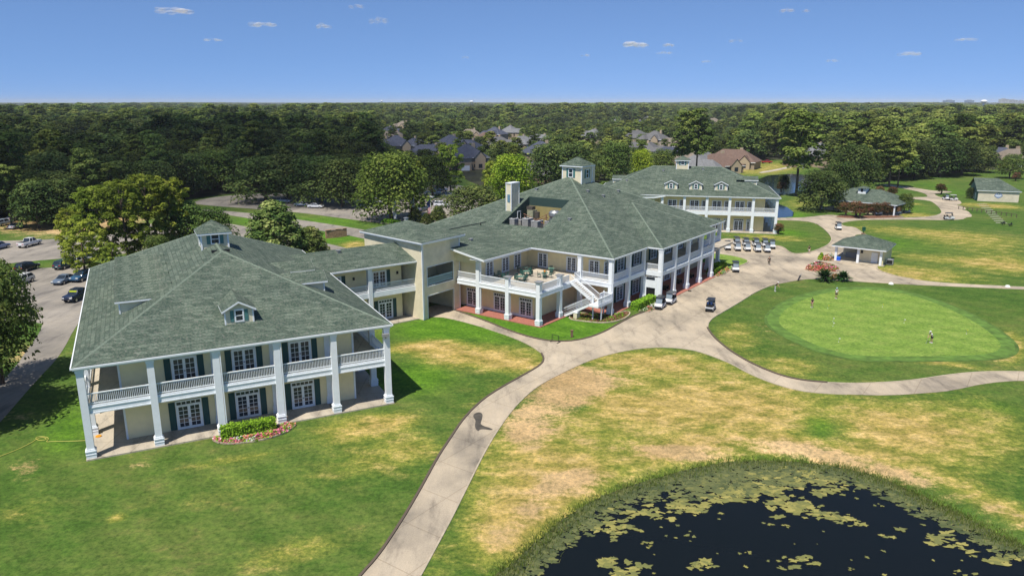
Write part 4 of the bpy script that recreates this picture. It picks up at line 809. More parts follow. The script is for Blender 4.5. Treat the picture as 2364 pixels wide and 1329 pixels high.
# ------------------------------------------------------------------ small buildings on the right
rx = G(1900+290/10.22, 530+725/10.22)
Rr_ = frame('snack_pavilion', rx, 127.0, 'small open-fronted green-roofed shelter with three white columns beside the practice green', 'pavilion')
part('floor', MB().box(-.5, 9, -.5, 8.6, -.2, .08), M_FLOOR, Rr_)
rwm = MB(); rwm.box(3.9, 8.5, 1.4, 8, .08, 2.95); rwm.box(-.2, 3.9, 6.8, 7, .08, 2.0); part('wall', rwm, M_SIDE, Rr_)
rw2 = MB().box(8.5, 8.7, .2, 8.2, .08, 2.95); part('side_wall', rw2, M_WALL, Rr_)
for x in (0, 4.15, 8.3): part('column', MB().box(x-.22, x+.22, -.22, .22, .08, 3.0), M_WHITE, Rr_)
part('column', MB().box(-.22, .22, 7.4, 7.8, .08, 3.0), M_WHITE, Rr_)
part('roof', hipmesh(-.8, 9.3, -.9, 8.7, 3.22, .42), M_SH, Rr_); eaves(Rr_, -.8, 9.3, -.9, 8.7, 3.22, d=.26, gut=False)
part('door', MB().box(6.3, 7.5, 1.32, 1.4, .1, 2.2), M_WHITE, Rr_); part('counter', MB().box(.8, 3.8, 4.6, 5.4, .1, 1.1), M_GREY, Rr_)
part('sign_panel', MB().box(4.3, 4.7, 1.3, 1.4, 1.8, 2.4), M_BLACK, Rr_)
bx = thing('cooler_box', 'bright blue cooler box beside the left column of the open shelter', 'cooler', loc(Rr_, .55, .2, .08), Rr_.rotation_euler.z)
part('tub', MB().box(-.35, .35, -.3, .3, 0, .6), plain('blue_plastic', (.01, .10, .65), .4), bx); part('lid', MB().box(-.38, .38, -.33, .33, .6, .72), plain('blue_lid', (.05, .2, .8), .4), bx)
ac = thing('cooling_unit', 'grey cooling unit standing against the right side of the open shelter', 'cooling unit', loc(Rr_, 9.6, 2.2, 0), Rr_.rotation_euler.z)
part('casing', MB().box(-.6, .6, -.5, .5, .08, 1.1), M_GREY, ac); part('grille', MB().box(-.5, .5, -.52, -.5, .2, .95), M_BLACK, ac)

wx = G(2200+495/8.86, 390+655/8.86)
Wh = frame('range_building', wx, 111.8, 'low cream building with green roof and blue hexagonal emblem beside the range mats', 'building')
part('wall', MB().box(0, 11.3, 0, 14, 0, 3.4), siding_mat('warehouse_wall', (.66, .60, .48), .25), Wh)
wf_ = MB(); wf_.poly([(-.6,-.5,3.55),(11.8,-.5,3.55),(6.4,7.2,6.85),(-.7,7.2,6.85)]); wf_.poly([(-.7,7.2,6.85),(6.4,7.2,6.85),(11.8,14.6,3.55),(-.6,14.6,3.55)]); wf_.poly([(11.8,-.5,3.55),(11.8,14.6,3.55),(6.4,7.2,6.85)])
part('roof', wf_, M_SH, Wh); band(Wh, 'fascia', -.55, 11.75, -.45, 14.5, 3.3, 3.54, .08, M_WHITE, 'fr')
part('soffit', MB().box(-.5, 11.6, -.36, 0, 3.32, 3.38), M_WHITE, Wh)
gb = MB(); gb.poly([(-.02,0,0),(-.02,14,0),(-.02,14,3.5),(-.02,7.2,6.7),(-.02,0,3.5)]); part('gable_wall', gb, plain('green_gable', (.16, .25, .22), .8, var=.1), Wh)
part('door', MB().box(-.1, -.02, 3.2, 4.2, .05, 2.3), M_WHITE, Wh); part('door', MB().box(-.1, -.02, 6.0, 7.0, .05, 2.3), M_WHITE, Wh)
em = MB(); hx = [(4.45, 1.95), (5.0, 2.75), (5.65, 3.0), (6.3, 2.75), (6.85, 1.95), (6.3, 1.4), (5.65, 1.05), (5.0, 1.4)]
em.poly([(x, -.06, z) for x, z in hx]); emb = part('emblem', em, plain('emblem_blue', (.16, .22, .38), .5), Wh)
e2 = MB(); e2.poly([(5.65+(x-5.65)*.86, -.075, 2.0+(z-2.0)*.86) for x, z in hx]); part('emblem_field', e2, plain('emblem_pale', (.34, .40, .55), .5), emb)
e3 = MB(); e3.poly([(5.2,-.09,2.55),(5.65,-.09,2.95),(6.1,-.09,2.55),(5.9,-.09,2.3),(5.4,-.09,2.3)]); part('emblem_arch', e3, M_SHUT, emb)
e4 = MB(); 
for s_ in (-1, 1): e4.poly([(5.65,-.1,2.8),(5.65+s_*.2,-.1,2.3),(5.65+s_*.1,-.1,2.3),(5.65,-.1,2.6)])
e4.box(4.9, 6.4, -.1, -.09, 1.78, 2.02); part('emblem_mark', e4, M_WHITE, emb)

bx0 = G(1900+300/6.953, 400+430/6.953, 3.2)
Bn = frame('cart_barn', bx0, 135, 'green hipped roof cart shelter with a little white cupola behind the red crape myrtles', 'building')
part('floor', MB().box(-6, 15, .3, 13.5, -.2, .06), M_FLOOR, Bn)
part('roof', hipmesh(-6.5, 15.4, -.2, 13.8, 3.2, .45), M_SH, Bn); eaves(Bn, -6.5, 15.4, -.2, 13.8, 3.2, d=.28, gut=False)
for x in (-5.8, -.7, 4.4, 9.5, 14.6):
    for y in (.4, 13.2): part('column', MB().box(x-.18, x+.18, y-.18, y+.18, .06, 2.95), M_WHITE, Bn)
part('wall', MB().box(-5, 14, 9, 9.2, .06, 2.9), M_WALL, Bn)
cb = part('cupola', MB().box(2.9, 5.1, 3.9, 6.1, 4.8, 6.7), M_WHITE, Bn); part('cupola_roof', hipmesh(2.4, 5.6, 3.4, 6.6, 6.72, .35), M_SH, cb); part('louvre', MB().box(3.7, 4.3, 3.86, 3.9, 5.6, 6.5), M_BLACK, cb)

# stone sign wall
sg = G(778, 548); sw = thing('stone_sign', 'low curved brown stone sign wall on the grass behind the entrance tower', 'sign wall', (sg[0], sg[1], 0), R(38))
m = MB()
for i in range(8):
    a0 = -2.6+.65*i; b0 = .12*(a0/2.6)**2; m.box(a0, a0+.66, b0, b0+.55, -.1, 1.75+.12*sin(i*1.9))
part('stonework', m, M_STONE, sw); part('capping', MB().box(-2.7, 2.7, -.05, .72, 1.9, 2.02), plain('cap_stone', (.38, .27, .19), .9, var=.2), sw)

# flags
def flag(px, top, kind, label):
    g = G(*px); h = toppx(g[0], g[1], top); f = thing('flagpole', label, 'flag', (g[0], g[1], 0))
    part('pole', MB().frustum(0, 0, .09, .05, 0, h, 8), M_WHITE, f); part('finial', MB().frustum(0, 0, .12, .12, h, h+.2, 8), plain('gold', (.5, .35, .1), .3, metal=.8), f)
    fh = 4.6; w = .95
    def cloth(name, u0, u1, v0, v1, mat, n=7, off=0):
        q = MB(); idx = []
        for i in range(n+1):
            for j in range(9):
                u = u0+(u1-u0)*i/n; v = v0+(v1-v0)*j/8
                q.v.append((-.1-u*w*(1-.25*v), .22*sin(u*7+v*3)*u+off, h-.35-v*fh-u*.9*(1-v*.3)))
        for i in range(n):
            for j in range(8): a = i*9+j; q.f.append((a, a+1, a+10, a+9))
        return part(name, q, mat, f)
    wt = plain('flag_white', (.7, .7, .7), .8); rd = plain('flag_red', (.55, .03, .05), .8); bl = plain('flag_blue', (.03, .06, .22), .8)
    if kind == 'white': cloth('banner', 0, 1, 0, 1, plain('flag_pale', (.62, .66, .7), .8))
    elif kind == 'texas': cloth('blue_field', 0, 1, 0, .33, bl); cloth('white_stripe', 0, .5, .33, 1, wt); cloth('red_stripe', .5, 1, .33, 1, rd)
    else:
        cloth('canton', 0, 1, 0, .4, bl)
        for k in range(7): cloth('red_stripe' if k%2 == 0 else 'white_stripe', k/7, (k+1)/7, .4, 1, rd if k%2 == 0 else wt, 1)
flag((916, 513), 460, 'white', 'tall flagpole with a hanging pale flag, leftmost of the three by the tower')
flag((957, 512), 455, 'texas', 'tall flagpole with a hanging red, white and blue state flag')
flag((995, 512), 457, 'us', 'tall flagpole with a hanging striped red and white national flag')

# ------------------------------------------------------------------ golf carts
def cart(label, x, y, head, roofc=(.03, .035, .045), group='golf carts', rear=False, z=0):
    g = G(x, y); o = thing('golf_cart', label, 'golf cart', (g[0], g[1], z), R(90-head), group)
    wt = plain('cart_white', (.72, .73, .74), .3, spec=.5)
    b = MB(); b.side([(-1.15,.32),(1.15,.32),(1.2,.5),(.55,.42),(-.25,.42),(-.3,.78),(-1.15,.8)], -.58, .58); part('body', b, wt, o)
    c = MB(); c.side([(.45,.42),(1.22,.42),(1.28,.62),(1.1,.86),(.62,.98),(.5,.9)], -.55, .55); part('cowl', c, wt, o)
    part('bumper', MB().box(1.2, 1.34, -.5, .5, .25, .5).box(-1.26, -1.15, -.55, .55, .25, .55), M_BLACK, o)
    part('seat', MB().box(-.45, .1, -.52, .52, .78, .92).box(-.55, -.42, -.52, .52, .9, 1.3), plain('seat_vinyl', (.05, .05, .055) if roofc[0] < .2 else (.5, .45, .36), .5), o)
    part('roof', MB().prism([(-.95,-.58),(.72,-.58),(.8,-.4),(.8,.4),(.72,.58),(-.95,.58),(-1.02,.4),(-1.02,-.4)], 1.78, 1.88), plain('cart_roof_%.2f' % roofc[0], roofc, .35), o)
    for sx, sy in ((.62,.5),(.62,-.5),(-.8,.5),(-.8,-.5)): part('roof_post', MB().bar((sx+(.28 if sx > 0 else 0), sy, .85), (sx, sy, 1.79), .025), M_BLACK, o)
    ws = MB(); ws.poly([(.88,-.48,.98),(.88,.48,.98),(.66,.48,1.72),(.66,-.48,1.72)]); part('windscreen', ws, plain('tinted_glass', (.22, .27, .31), .1, spec=.6), o)
    part('bag_rack', MB().box(-1.15, -.75, -.5, .5, .82, .9).box(-1.2, -1.12, -.5, .5, .82, 1.2), M_BLACK, o)
    part('steering_wheel', MB().bar((.5, .28, .95), (.25, .28, 1.12), .02).frustum(.24, .28, .17, .17, 1.1, 1.13, 10), M_BLACK, o)
    for sx in (.82, -.78):
        for sy in (.52, -.52): wh_ = part('wheel', MB().wheel(sx, sy, .25, .25, .2), M_TYRE, o); part('rim', MB().wheel(sx, sy+(.1 if sy > 0 else -.1), .25, .13, .03), M_GREY, wh_)
    for s_ in (-.38, .38): part('headlight', MB().box(1.22, 1.3, s_-.1, s_+.1, .62, .7), plain('lamp_glass', (.8, .8, .75), .2), o)
    if rear:
        for s_ in (-.25, .25): part('golf_bag', MB().frustum(-.95, s_, .15, .17, .9, 1.55, 8), plain('bag_navy', (.02, .05, .16), .6), o)
    return o
cg = 'golf carts parked in the row below the far pavilion'
row = [(1646,578,'golf cart at the left end of the parked row, half hidden by the porch column'),(1679,576,'white golf cart second from the left in the parked row'),(1702,578,'white golf cart third from the left in the parked row'),(1724,578.5,'white golf cart in the middle of the parked row'),(1748,580.5,'white golf cart third from the right in the front parked row'),(1770,581.5,'white golf cart at the front right end of the parked row'),(1744,569,'golf cart tucked behind the third cart from the right in the row'),(1765,570,'golf cart tucked behind the front right cart in the row'),(1781,573,'white golf cart standing alone at the far right of the parked row'),(1721,568.5,'golf cart tucked behind the middle cart in the row'),(1700,566,'golf cart behind the third cart from the left')]
for k, (x, y, lb) in enumerate(row): cart(lb, x, y, 186+rng.uniform(-3, 3), group=cg)
cart('white golf cart with dark roof nearest the hedge at the porch corner', 1524, 711, 208, rear=True); cart('golf cart with grey roof just behind the one by the porch hedge', 1548, 700, 212, (.09, .1, .11))
cart('dark-roofed golf cart carrying blue bags driving alone on the concrete', 1640, 716, 25, rear=True); cart('white golf cart parked at the tip of the grass island', 1697, 626, 190)
cart('white golf cart driving on the path above the open shelter', 1934.5, 530, 190, (.03, .035, .07)); cart('long-roofed golf cart at the edge of the right-hand cart lot', 2190, 507, 100)
cart('dark golf cart parked by the range building path', 2183, 461.5, 180); cart('white golf cart without roof shade parked beside the dark one', 2200, 463, 95, (.5,.5,.5)); cart('golf cart with white roof under the red crape myrtles', 2025, 496, 95, (.6,.6,.6)); cart('golf cart half hidden by the right end of the myrtles', 2068, 494, 95, (.05,.05,.06))

# ------------------------------------------------------------------ cars
def car(label, x, y, head, typ='suv', color=(.7,.7,.72), group=None, sheet_=False):
    g = G(x, y); o = thing('parked_car' if typ != 'pickup' else 'pickup_truck', label, 'car' if typ != 'pickup' else 'pickup truck', (g[0], g[1], 0), R(90-head), group)
    pm = plain('car_paint_%.3f_%.3f_%.3f' % color, color, .25, spec=.6); hw = .93
    Ln = {'sedan': 2.35, 'suv': 2.4, 'pickup': 2.85}[typ]
    if typ == 'sedan': low = [(-Ln,.35),(Ln,.35),(Ln+.03,.6),(Ln-.25,.75),(1.0,.92),(-1.5,.98),(-Ln+.05,.9),(-Ln,.6)]; cab = [(1.05,.9),(.35,1.38),(-.75,1.42),(-1.75,.97)]
    elif typ == 'suv': low = [(-Ln,.4),(Ln,.4),(Ln+.03,.75),(Ln-.2,.95),(1.15,1.08),(-Ln+.05,1.12),(-Ln-.02,.8)]; cab = [(1.2,1.05),(.5,1.64),(-1.85,1.68),(-2.3,1.1)]
    else: low = [(-Ln,.5),(Ln,.5),(Ln,.95),(Ln-.2,1.12),(1.35,1.2),(-Ln,1.2)]; cab = [(1.4,1.16),(.85,1.83),(-.55,1.86),(-.85,1.18)]
    bm = bmesh.new()
    def shell(prof, y0, y1, name, mat, par, bev=.07, top=1.0):
        m = MB(); n = len(prof); zt = max(z for _, z in prof); zb = min(z for _, z in prof)
        for s in (-1, 1): m.v += [(xx, s*(y1-(y1-y0)*((zz-zb)/(zt-zb))), zz) for xx, zz in prof]
        m.f.append(tuple(range(n))); m.f.append(tuple(reversed(range(n, 2*n))))
        for k in range(n): j = (k+1)%n; m.f.append((j, k, n+k, n+j))
        me = m.mesh(name, mat); b2 = bmesh.new(); b2.from_mesh(me); bmesh.ops.dissolve_limit(b2, angle_limit=.02, verts=b2.verts, edges=b2.edges); bmesh.ops.bevel(b2, geom=b2.edges[:], offset=bev, segments=2, affect='EDGES', profile=.5); b2.to_mesh(me); b2.free()
        for p in me.polygons: p.use_smooth = True
        return link(name, me, par)
    shell(low, hw-.06, hw, 'body', pm, o)
    gl = shell(cab, hw-.26, hw-.1, 'windows', M_GLASS, o, .05)
    zt = max(z for _, z in cab); r0 = cab[1][0]-.02; r1 = cab[2][0]+.05
    part('roof_panel', MB().box(r1, r0, -hw+.28, hw-.28, zt-.03, zt+.035), pm, o)
    pl = MB()
    for s in (-1, 1):
        for (a, c_) in ((cab[0], cab[1]), (cab[3], cab[2])): pl.bar((a[0], s*(hw-.12), a[1]), (c_[0], s*(hw-.27), c_[1]), .05, 4)
        xm = (cab[1][0]+cab[2][0])/2; pl.bar((xm, s*(hw-.1), cab[0][1]), (xm, s*(hw-.25), zt), .05, 4)
    part('pillars', pl, pm, o)
    if typ == 'pickup': part('cargo_bed', MB().box(-Ln+.12, -.95, -.75, .75, 1.15, 1.215), M_BLACK, o)
    r = .34 if typ == 'sedan' else .38
    for sx in (Ln-.9, -Ln+.9):
        for sy in (-.84, .84): wh_ = part('wheel', MB().wheel(sx, sy, r, r, .24), M_TYRE, o); part('rim', MB().wheel(sx, sy+(.11 if sy > 0 else -.11), r, r*.6, .04), M_METAL, wh_)
    hz = .68 if typ == 'sedan' else .85
    for s in (-.62, .62):
        part('headlight', MB().box(Ln-.08, Ln+.04, s-.2, s+.2, hz-.07, hz+.07), plain('lamp_glass', (.8, .8, .75), .2), o); part('tail_light', MB().box(-Ln-.04, -Ln+.1, s-.2, s+.2, hz, hz+.14), plain('tail_red', (.4, .01, .01), .3), o)
    part('number_plate', MB().box(-Ln-.05, -Ln-.02, -.2, .2, hz-.2, hz-.07), plain('plate', (.6, .6, .6), .5), o)
    if sheet_: part('sun_shade', MB().box(cab[1][0]+.1, cab[0][0]-.2, -.6, .6, cab[0][1]+.3, cab[0][1]+.5), plain('lime_shade', (.55, .65, .03), .6), o)
    return o
WT = (.68,.69,.70); CARS = [
 ('white pickup seen from behind at the far side of the left lot', 69, 568, 5, 'pickup', WT), ('black SUV in the near row of the left lot', 64, 624, 5, 'suv', (.012,.012,.015)), ('dark teal SUV in the near row beside a white SUV', 151, 618, 5, 'suv', (.02,.06,.075)), ('white SUV behind the foreground pines', 187, 609, 5, 'suv', WT),
 ('white SUV with sunroof partly hidden by the left tree', 50, 655, 185, 'suv', (.6,.6,.58)), ('blue-grey sedan facing the camera in the left lot', 149, 652, 183, 'sedan', (.12,.16,.22)), ('blue SUV close to the left pavilion eave', 191, 646, 185, 'suv', (.03,.09,.18)), ('navy pickup with a lime sunshade by the pavilion eave', 182, 690, 184, 'pickup', (.012,.02,.05)),
 ('white sedan under the pines at the far left', 34, 508, 8, 'sedan', WT), ('silver sedan under the pines at the far left', 40, 527, 8, 'sedan', (.4,.42,.46)), ('bluish SUV cut by the left picture edge', -2, 575, 5, 'suv', (.2,.25,.38)),
 ('white sedan at the back lot edge beneath the dark wood', 698, 476, 95, 'sedan', WT), ('white sedan beside another at the back lot edge, right one of two', 729, 480, 95, 'sedan', (.6,.62,.66)), ('white pickup in deep shade beneath the wood', 814, 471, 92, 'pickup', (.5,.52,.55)),
 ('white pickup in the lot behind the oak, topmost white one', 999, 450, 100, 'pickup', WT), ('dark red SUV behind the white pickup in the back lot', 1010, 440, 100, 'suv', (.18,.02,.03)), ('white sedan below the white pickup in the back lot', 986, 458, 100, 'sedan', WT),
 ('black sedan among the parked cars behind the flags', 1008, 473, 95, 'sedan', (.02,.02,.03)), ('white SUV among the parked cars behind the flags', 1020, 477, 95, 'suv', (.6,.62,.68)), ('blue-grey SUV just right of the middle flagpole', 975, 487, 20, 'suv', (.12,.16,.22)), ('navy SUV in shade below the red SUV', 1018, 442, 100, 'suv', (.03,.06,.14)),
 ('white sedan on the winding road among the left woods', 211, 401, 60, 'sedan', WT), ('white SUV behind the chimney in the far lot', 1143, 462, 30, 'suv', (.55,.56,.6)), ('black SUV behind the chimney in the far lot', 1155, 466, 30, 'suv', (.03,.03,.04)), ('light blue SUV at the back of the left lot under trees', 10, 520, 8, 'suv', (.3,.36,.45)),
 ('white SUV in deep shade under the wood left of the pickup', 655, 468, 95, 'suv', (.5,.52,.56)), ('grey sedan in the far lot beneath the chimney-side oak', 1060, 470, 95, 'sedan', (.25,.26,.28)), ('silver SUV at the far end of the back lot', 1035, 455, 100, 'suv', (.45,.46,.48)), ('white van-like SUV half hidden left of the large lit oak', 868, 470, 92, 'suv', (.6,.6,.62)),
 ('red pickup beside the far houses under the pines', 1770, 377, 80, 'pickup', (.35,.03,.03))]
for lb, x, y, hd, ty, c in CARS: car(lb, x, y, hd, ty, c, None, 'lime' in lb)

# ------------------------------------------------------------------ people
def skin_figure(name, joints, edges, mat, par, sub=1):
    me = bpy.data.meshes.new(name); me.from_pydata([j[:3] for j in joints], edges, []); me.materials.append(mat)
    o = link(name, me, par);
    o.modifiers.new('skin', 'SKIN'); o.modifiers['skin'].use_smooth_shade = True
    sv = me.skin_vertices[0].data
    for i, j in enumerate(joints): r = j[3]; sv[i].radius = (r if isinstance(r, tuple) else (r, r)); sv[i].use_root = (i == 0)
    if sub: s = o.modifiers.new('sub', 'SUBSURF'); s.levels = sub; s.render_levels = sub
    return o
def person(label, x, y, head, shirt, legs, hat=None, pose='stand', long_=False, hh=1.75, hair=(.03,.02,.015), club=False, skin=None, bag=False):
    g = G(x, y); o = thing('person', label, 'person', (g[0], g[1], 0), R(90-head)); k = hh/1.75
    sm = skin or M_SKIN; st = {'stand': 0, 'walk': .28}[pose if pose in ('walk',) else 'stand']; bend = .28 if pose == 'putt' else 0.0; bx = bend
    # x forward, y left
    hipz = .93; J = [(0,0,hipz,(.10,.08)), (bx*.35,0,1.15,(.09,.07)), (bx*.8,0,1.38-bx*.25,(.11,.075)), (bx,0,1.47-bx*.3,(.06,.06)), (bx*1.15,0,1.53-bx*.3,(.055,.055)), (bx*1.25+.01,0,1.64-bx*.35,(.092,.078)), (bx*1.3,0,1.73-bx*.35,(.07,.06))]
    E = [(0,1),(1,2),(2,3),(3,4),(4,5),(5,6)]
    hx, hz = (bx+.34, .85) if pose == 'putt' else (.05, .86)
    for s in (-1, 1):
        a = len(J); sh = (bx*.85, s*.19, 1.40-bx*.28)
        hand = (hx, s*.04, hz) if pose == 'putt' else ((.12*s*(1 if st else .3), s*.27, .80) if pose != 'carry' else (.25, s*.12, 1.15))
        el = ((sh[0]+hand[0])/2+(-.03 if pose != 'putt' else 0), s*.25 if pose != 'putt' else s*.17, (sh[2]+hand[2])/2)
        J += [(*sh,.045), (*el,.038), (*hand,.032)]; E += [(2,a),(a,a+1),(a+1,a+2)]
        d = Vector(hand)-Vector(el); d.normalize()
        J += [(hand[0]+d.x*.08, hand[1]+d.y*.08, hand[2]+d.z*.08, (.035,.016))]; E.append((a+2, a+3))
        for f in range(4):
            off = (f-1.5)*.021; q = len(J); J += [(hand[0]+d.x*.12+off, hand[1]+d.y*.12, hand[2]+d.z*.12, .0095), (hand[0]+d.x*.165+off, hand[1]+d.y*.165-s*.012, hand[2]+d.z*.165, .008)]; E += [(a+3, q), (q, q+1)]
        q = len(J); J += [(hand[0]+d.x*.06+.04, hand[1], hand[2]+d.z*.06, .0105)]; E.append((a+2, q))
        b = len(J); fx = s*st; J += [(0, s*.095, .86, .066), (fx*.45+.03, s*.10, .48, .052), (fx-.02, s*.105, .09, .04), (fx+.15, s*.12, .04, (.035,.03))]; E += [(0,b),(b,b+1),(b+1,b+2),(b+2,b+3)]
    J = [(a*k, b*k, c*k, (r[0]*k, r[1]*k) if isinstance(r, tuple) else r*k) for a, b, c, r in J]
    skin_figure('body', J, E, sm, o)
    # clothes as slightly larger shells over the same skeleton
    up = {0:0,1:1,2:2}; T = [(J[0][0],0,J[0][2],(.155,.12)), (*J[1][:3],(.15,.115)), (*J[2][:3],(.175,.125))]; TE = [(0,1),(1,2)]
    i7 = 7
    for si in range(2):
        base = 7+si*17 if False else None
    arms = [i for i, j in enumerate(J) if abs(j[2]-(1.40-bx*.28)*k) < 1e-4 and abs(abs(j[1])-.19*k) < 1e-4]
    for a in arms:
        q = len(T); e = J[a+1]; mid = tuple((J[a][t]+e[t])/2 for t in range(3)); T += [(*J[a][:3], .072), (*(e[:3] if long_ else mid), .058)]; TE += [(2, q), (q, q+1)]
        if long_: T += [(*J[a+2][:3], .042)]; TE.append((q+1, q+2))
    skin_figure('shirt', T, TE, plain('cloth_%.2f%.2f%.2f' % shirt, shirt, .85), o)
    lg = [i for i, j in enumerate(J) if abs(j[2]-.86*k) < 1e-4 and abs(abs(j[1])-.095*k) < 1e-4]
    P = [(J[0][0],0,J[0][2]+.03,(.15,.118))]; PE = []
    for a in lg:
        q = len(P); P += [(*J[a][:3], .105)]; PE.append((0, q)); kn = J[a+1]
        if legs[1]: P += [(*kn[:3], .078), (*J[a+2][:3], .058)]; PE += [(q, q+1), (q+1, q+2)]
        else: m_ = tuple(J[a][t]*.35+kn[t]*.65 for t in range(3)); P += [(*m_, .088)]; PE.append((q, q+1))
    skin_figure('trousers' if legs[1] else 'shorts', P, PE, plain('cloth_%.2f%.2f%.2f' % legs[0], legs[0], .85), o)
    hd = J[5]; hr = MB().frustum(hd[0]-.015, 0, .088, .055, hd[2]+.03*k, hd[2]+.135*k, 12); part('hair', hr, plain('hair_dark', hair, .9), o)
    fc = MB().box(hd[0]+.083, hd[0]+.095, -.045, -.02, hd[2]-.005, hd[2]+.012).box(hd[0]+.083, hd[0]+.095, .02, .045, hd[2]-.005, hd[2]+.012); part('eyes', fc, M_BLACK, o)
    part('mouth', MB().box(hd[0]+.078, hd[0]+.092, -.025, .025, hd[2]-.065, hd[2]-.052), plain('lips', (.3, .1, .08), .6), o); part('nose', MB().box(hd[0]+.085, hd[0]+.115, -.012, .012, hd[2]-.04, hd[2]), sm, o)
    for s in (-1, 1): part('shoe', MB().box(-.1, .17, -.05, .05, 0, .09), plain('shoe_white', (.65,.65,.65), .6), o, (s*st*k, s*.11, 0))
    if hat: h = MB().frustum(hd[0], 0, .105, .085, hd[2]+.045*k, hd[2]+.15*k, 12); h.box(hd[0]+.06, hd[0]+.2, -.08, .08, hd[2]+.045*k, hd[2]+.06*k); part('cap', h, plain('cap_%.2f%.2f' % hat[:2], hat, .8), o)
    if club:
        c = thing('putter', 'thin steel putter held by the '+club, 'golf club', o.location, o.rotation_euler.z)
        part('shaft', MB().bar((hx*k, 0, hz*k+.1), (hx*k+.22, 0, .03), .012), M_METAL, c); part('head', MB().box(hx*k+.2, hx*k+.26, -.06, .06, 0, .035), M_METAL, c)
    return o
person('golfer in white shirt and cap with dark shorts putting near the right of the green', 2150, 791, 255, (.72,.74,.76), ((.02,.025,.04), False), (.75,.75,.75), 'putt', club='golfer in white at the right of the green')
person('golfer in navy top and pink shorts near the left edge of the green', 1874, 709, 200, (.012,.015,.04), ((.55,.22,.25), False), None, 'putt', hh=1.65, club='golfer in navy top')
person('golfer in white shirt, pale blue cap and dark shorts at the back of the green', 1930, 689, 230, (.7,.7,.72), ((.03,.03,.04), False), (.35,.5,.7), 'stand', hh=1.8)
person('person in white cap and dark shirt bending over on the grass by the drive', 1789, 672, 120, (.02,.025,.035), ((.55,.57,.6), True), (.75,.75,.75), 'putt')
person('person all in black walking alone across the wide concrete drive', 1775, 612, 190, (.015,.015,.015), ((.012,.012,.012), True), None, 'walk', True)
person('person in black shirt and white shorts walking along the drive kerb', 1867, 585, 200, (.015,.02,.02), ((.65,.65,.65), False), (.02,.02,.02), 'walk')

def small(name, label, cat, x, y, rzd, builds, group=None, z=0):
    g = G(x, y, z); o = thing(name, label, cat, (g[0], g[1], z), R(rzd), group)
    for n, mb, mt in builds: part(n, mb, mt, o)
    return o
small('golf_bag', 'dark stand golf bag leaning on the grass behind the green', 'golf bag', 1842, 648, 20, [('bag', MB().frustum(0, 0, .14, .16, .05, .95, 9, (.45, 0)), plain('bag_black', (.03,.03,.04), .6)), ('clubs', MB().bar((.4,0,.9),(.62,.02,1.25),.02).bar((.4,.05,.9),(.66,.08,1.2),.02).bar((.42,-.05,.9),(.6,-.06,1.28),.02), M_METAL), ('stand_leg', MB().bar((.3,.05,.7),(.55,.3,0),.012).bar((.3,-.05,.7),(.55,-.3,0),.012), M_BLACK)])
pins = [(2231,770,'yellow'),(1911,712,'yellow'),(1923,742,'white'),(2087,745,'white'),(1936,789,'white'),(2037,709,'yellow'),(1923,753,'white')]
for i, (x, y, c) in enumerate(pins):
    small('hole_marker', 'small practice hole marker with '+c+' cup, '+['right end','front left of the back','middle left','middle right','nearest the front kerb','back middle','lower of the left pair'][i]+' of the green', 'hole marker', x, y, 0, [('pin', MB().bar((0,0,0),(0,0,.55),.012), M_METAL), ('flag', MB().box(0, .18, -.005, .005, .42, .55), plain('pin_'+c, (.6,.55,.05) if c == 'yellow' else (.7,.7,.7), .7)), ('cup', MB().frustum(0,0,.06,.06,.0,.02,10), M_WHITE)], 'practice hole markers on the putting green')
small('drop_frame', 'black metal bag frame standing at the kerb corner of the drive', 'frame', 1282, 789, -40, [('frame', MB().bar((-.55,0,0),(-.55,0,.95),.035).bar((.55,0,0),(.55,0,.95),.035).bar((-.55,0,.95),(.55,0,.95),.035), M_BLACK), ('foot', MB().box(-.62,-.48,-.35,.35,0,.06), M_BLACK), ('foot', MB().box(.48,.62,-.35,.35,0,.06), M_BLACK)])
small('bollard', 'short brown timber post on the lawn below the terrace stair', 'post', 1320, 778, 20, [('post', MB().box(-.13,.13,-.1,.1,0,.9), plain('brown_post', (.22,.13,.09), .8)), ('cap', MB().box(-.18,.18,-.15,.15,.9,1.0), plain('brown_post', (.22,.13,.09), .8))])
small('equipment_box', 'small white utility cabinet on the grass beneath the terrace stair', 'cabinet', 1331, 735, 55, [('case', MB().box(-.45,.45,-.3,.3,0,.95), M_SIDE), ('trim', MB().box(-.5,.5,-.35,.35,.95,1.03), M_WHITE)])
small('water_cooler', 'green ball washer post at the edge of the upper cart bay', 'ball washer', 1993, 541, 0, [('post', MB().frustum(0,0,.08,.08,0,1.6,8), plain('dark_green', (.01,.08,.05), .5)), ('case', MB().box(-.3,.3,-.3,.3,.9,1.8), plain('dark_green', (.01,.08,.05), .5)), ('base', MB().box(-.35,.35,-.35,.35,0,.35), M_STONE)])
small('dog', 'small dark drain cover lying by the porch edge', 'cover', 1592, 672, 0, [('plate', MB().frustum(0,0,.35,.3,.0,.12,10), plain('dark_stain', (.06,.05,.04), .9))]).name = 'drain_cover'
for i, (x, y) in enumerate([(2057,655.5),(2326,662)]):
    small('tee_marker', ['white stone marker on the path edge above the green','white stone marker on the path at the right picture edge'][i], 'marker', x, y, 10*i, [('stone', MB().frustum(0,0,.45,.3,0,.28,9), plain('marker_white', (.75,.75,.72), .8)), ('top', MB().frustum(0,0,.2,.12,.28,.34,8), plain('marker_white', (.75,.75,.72), .8))])
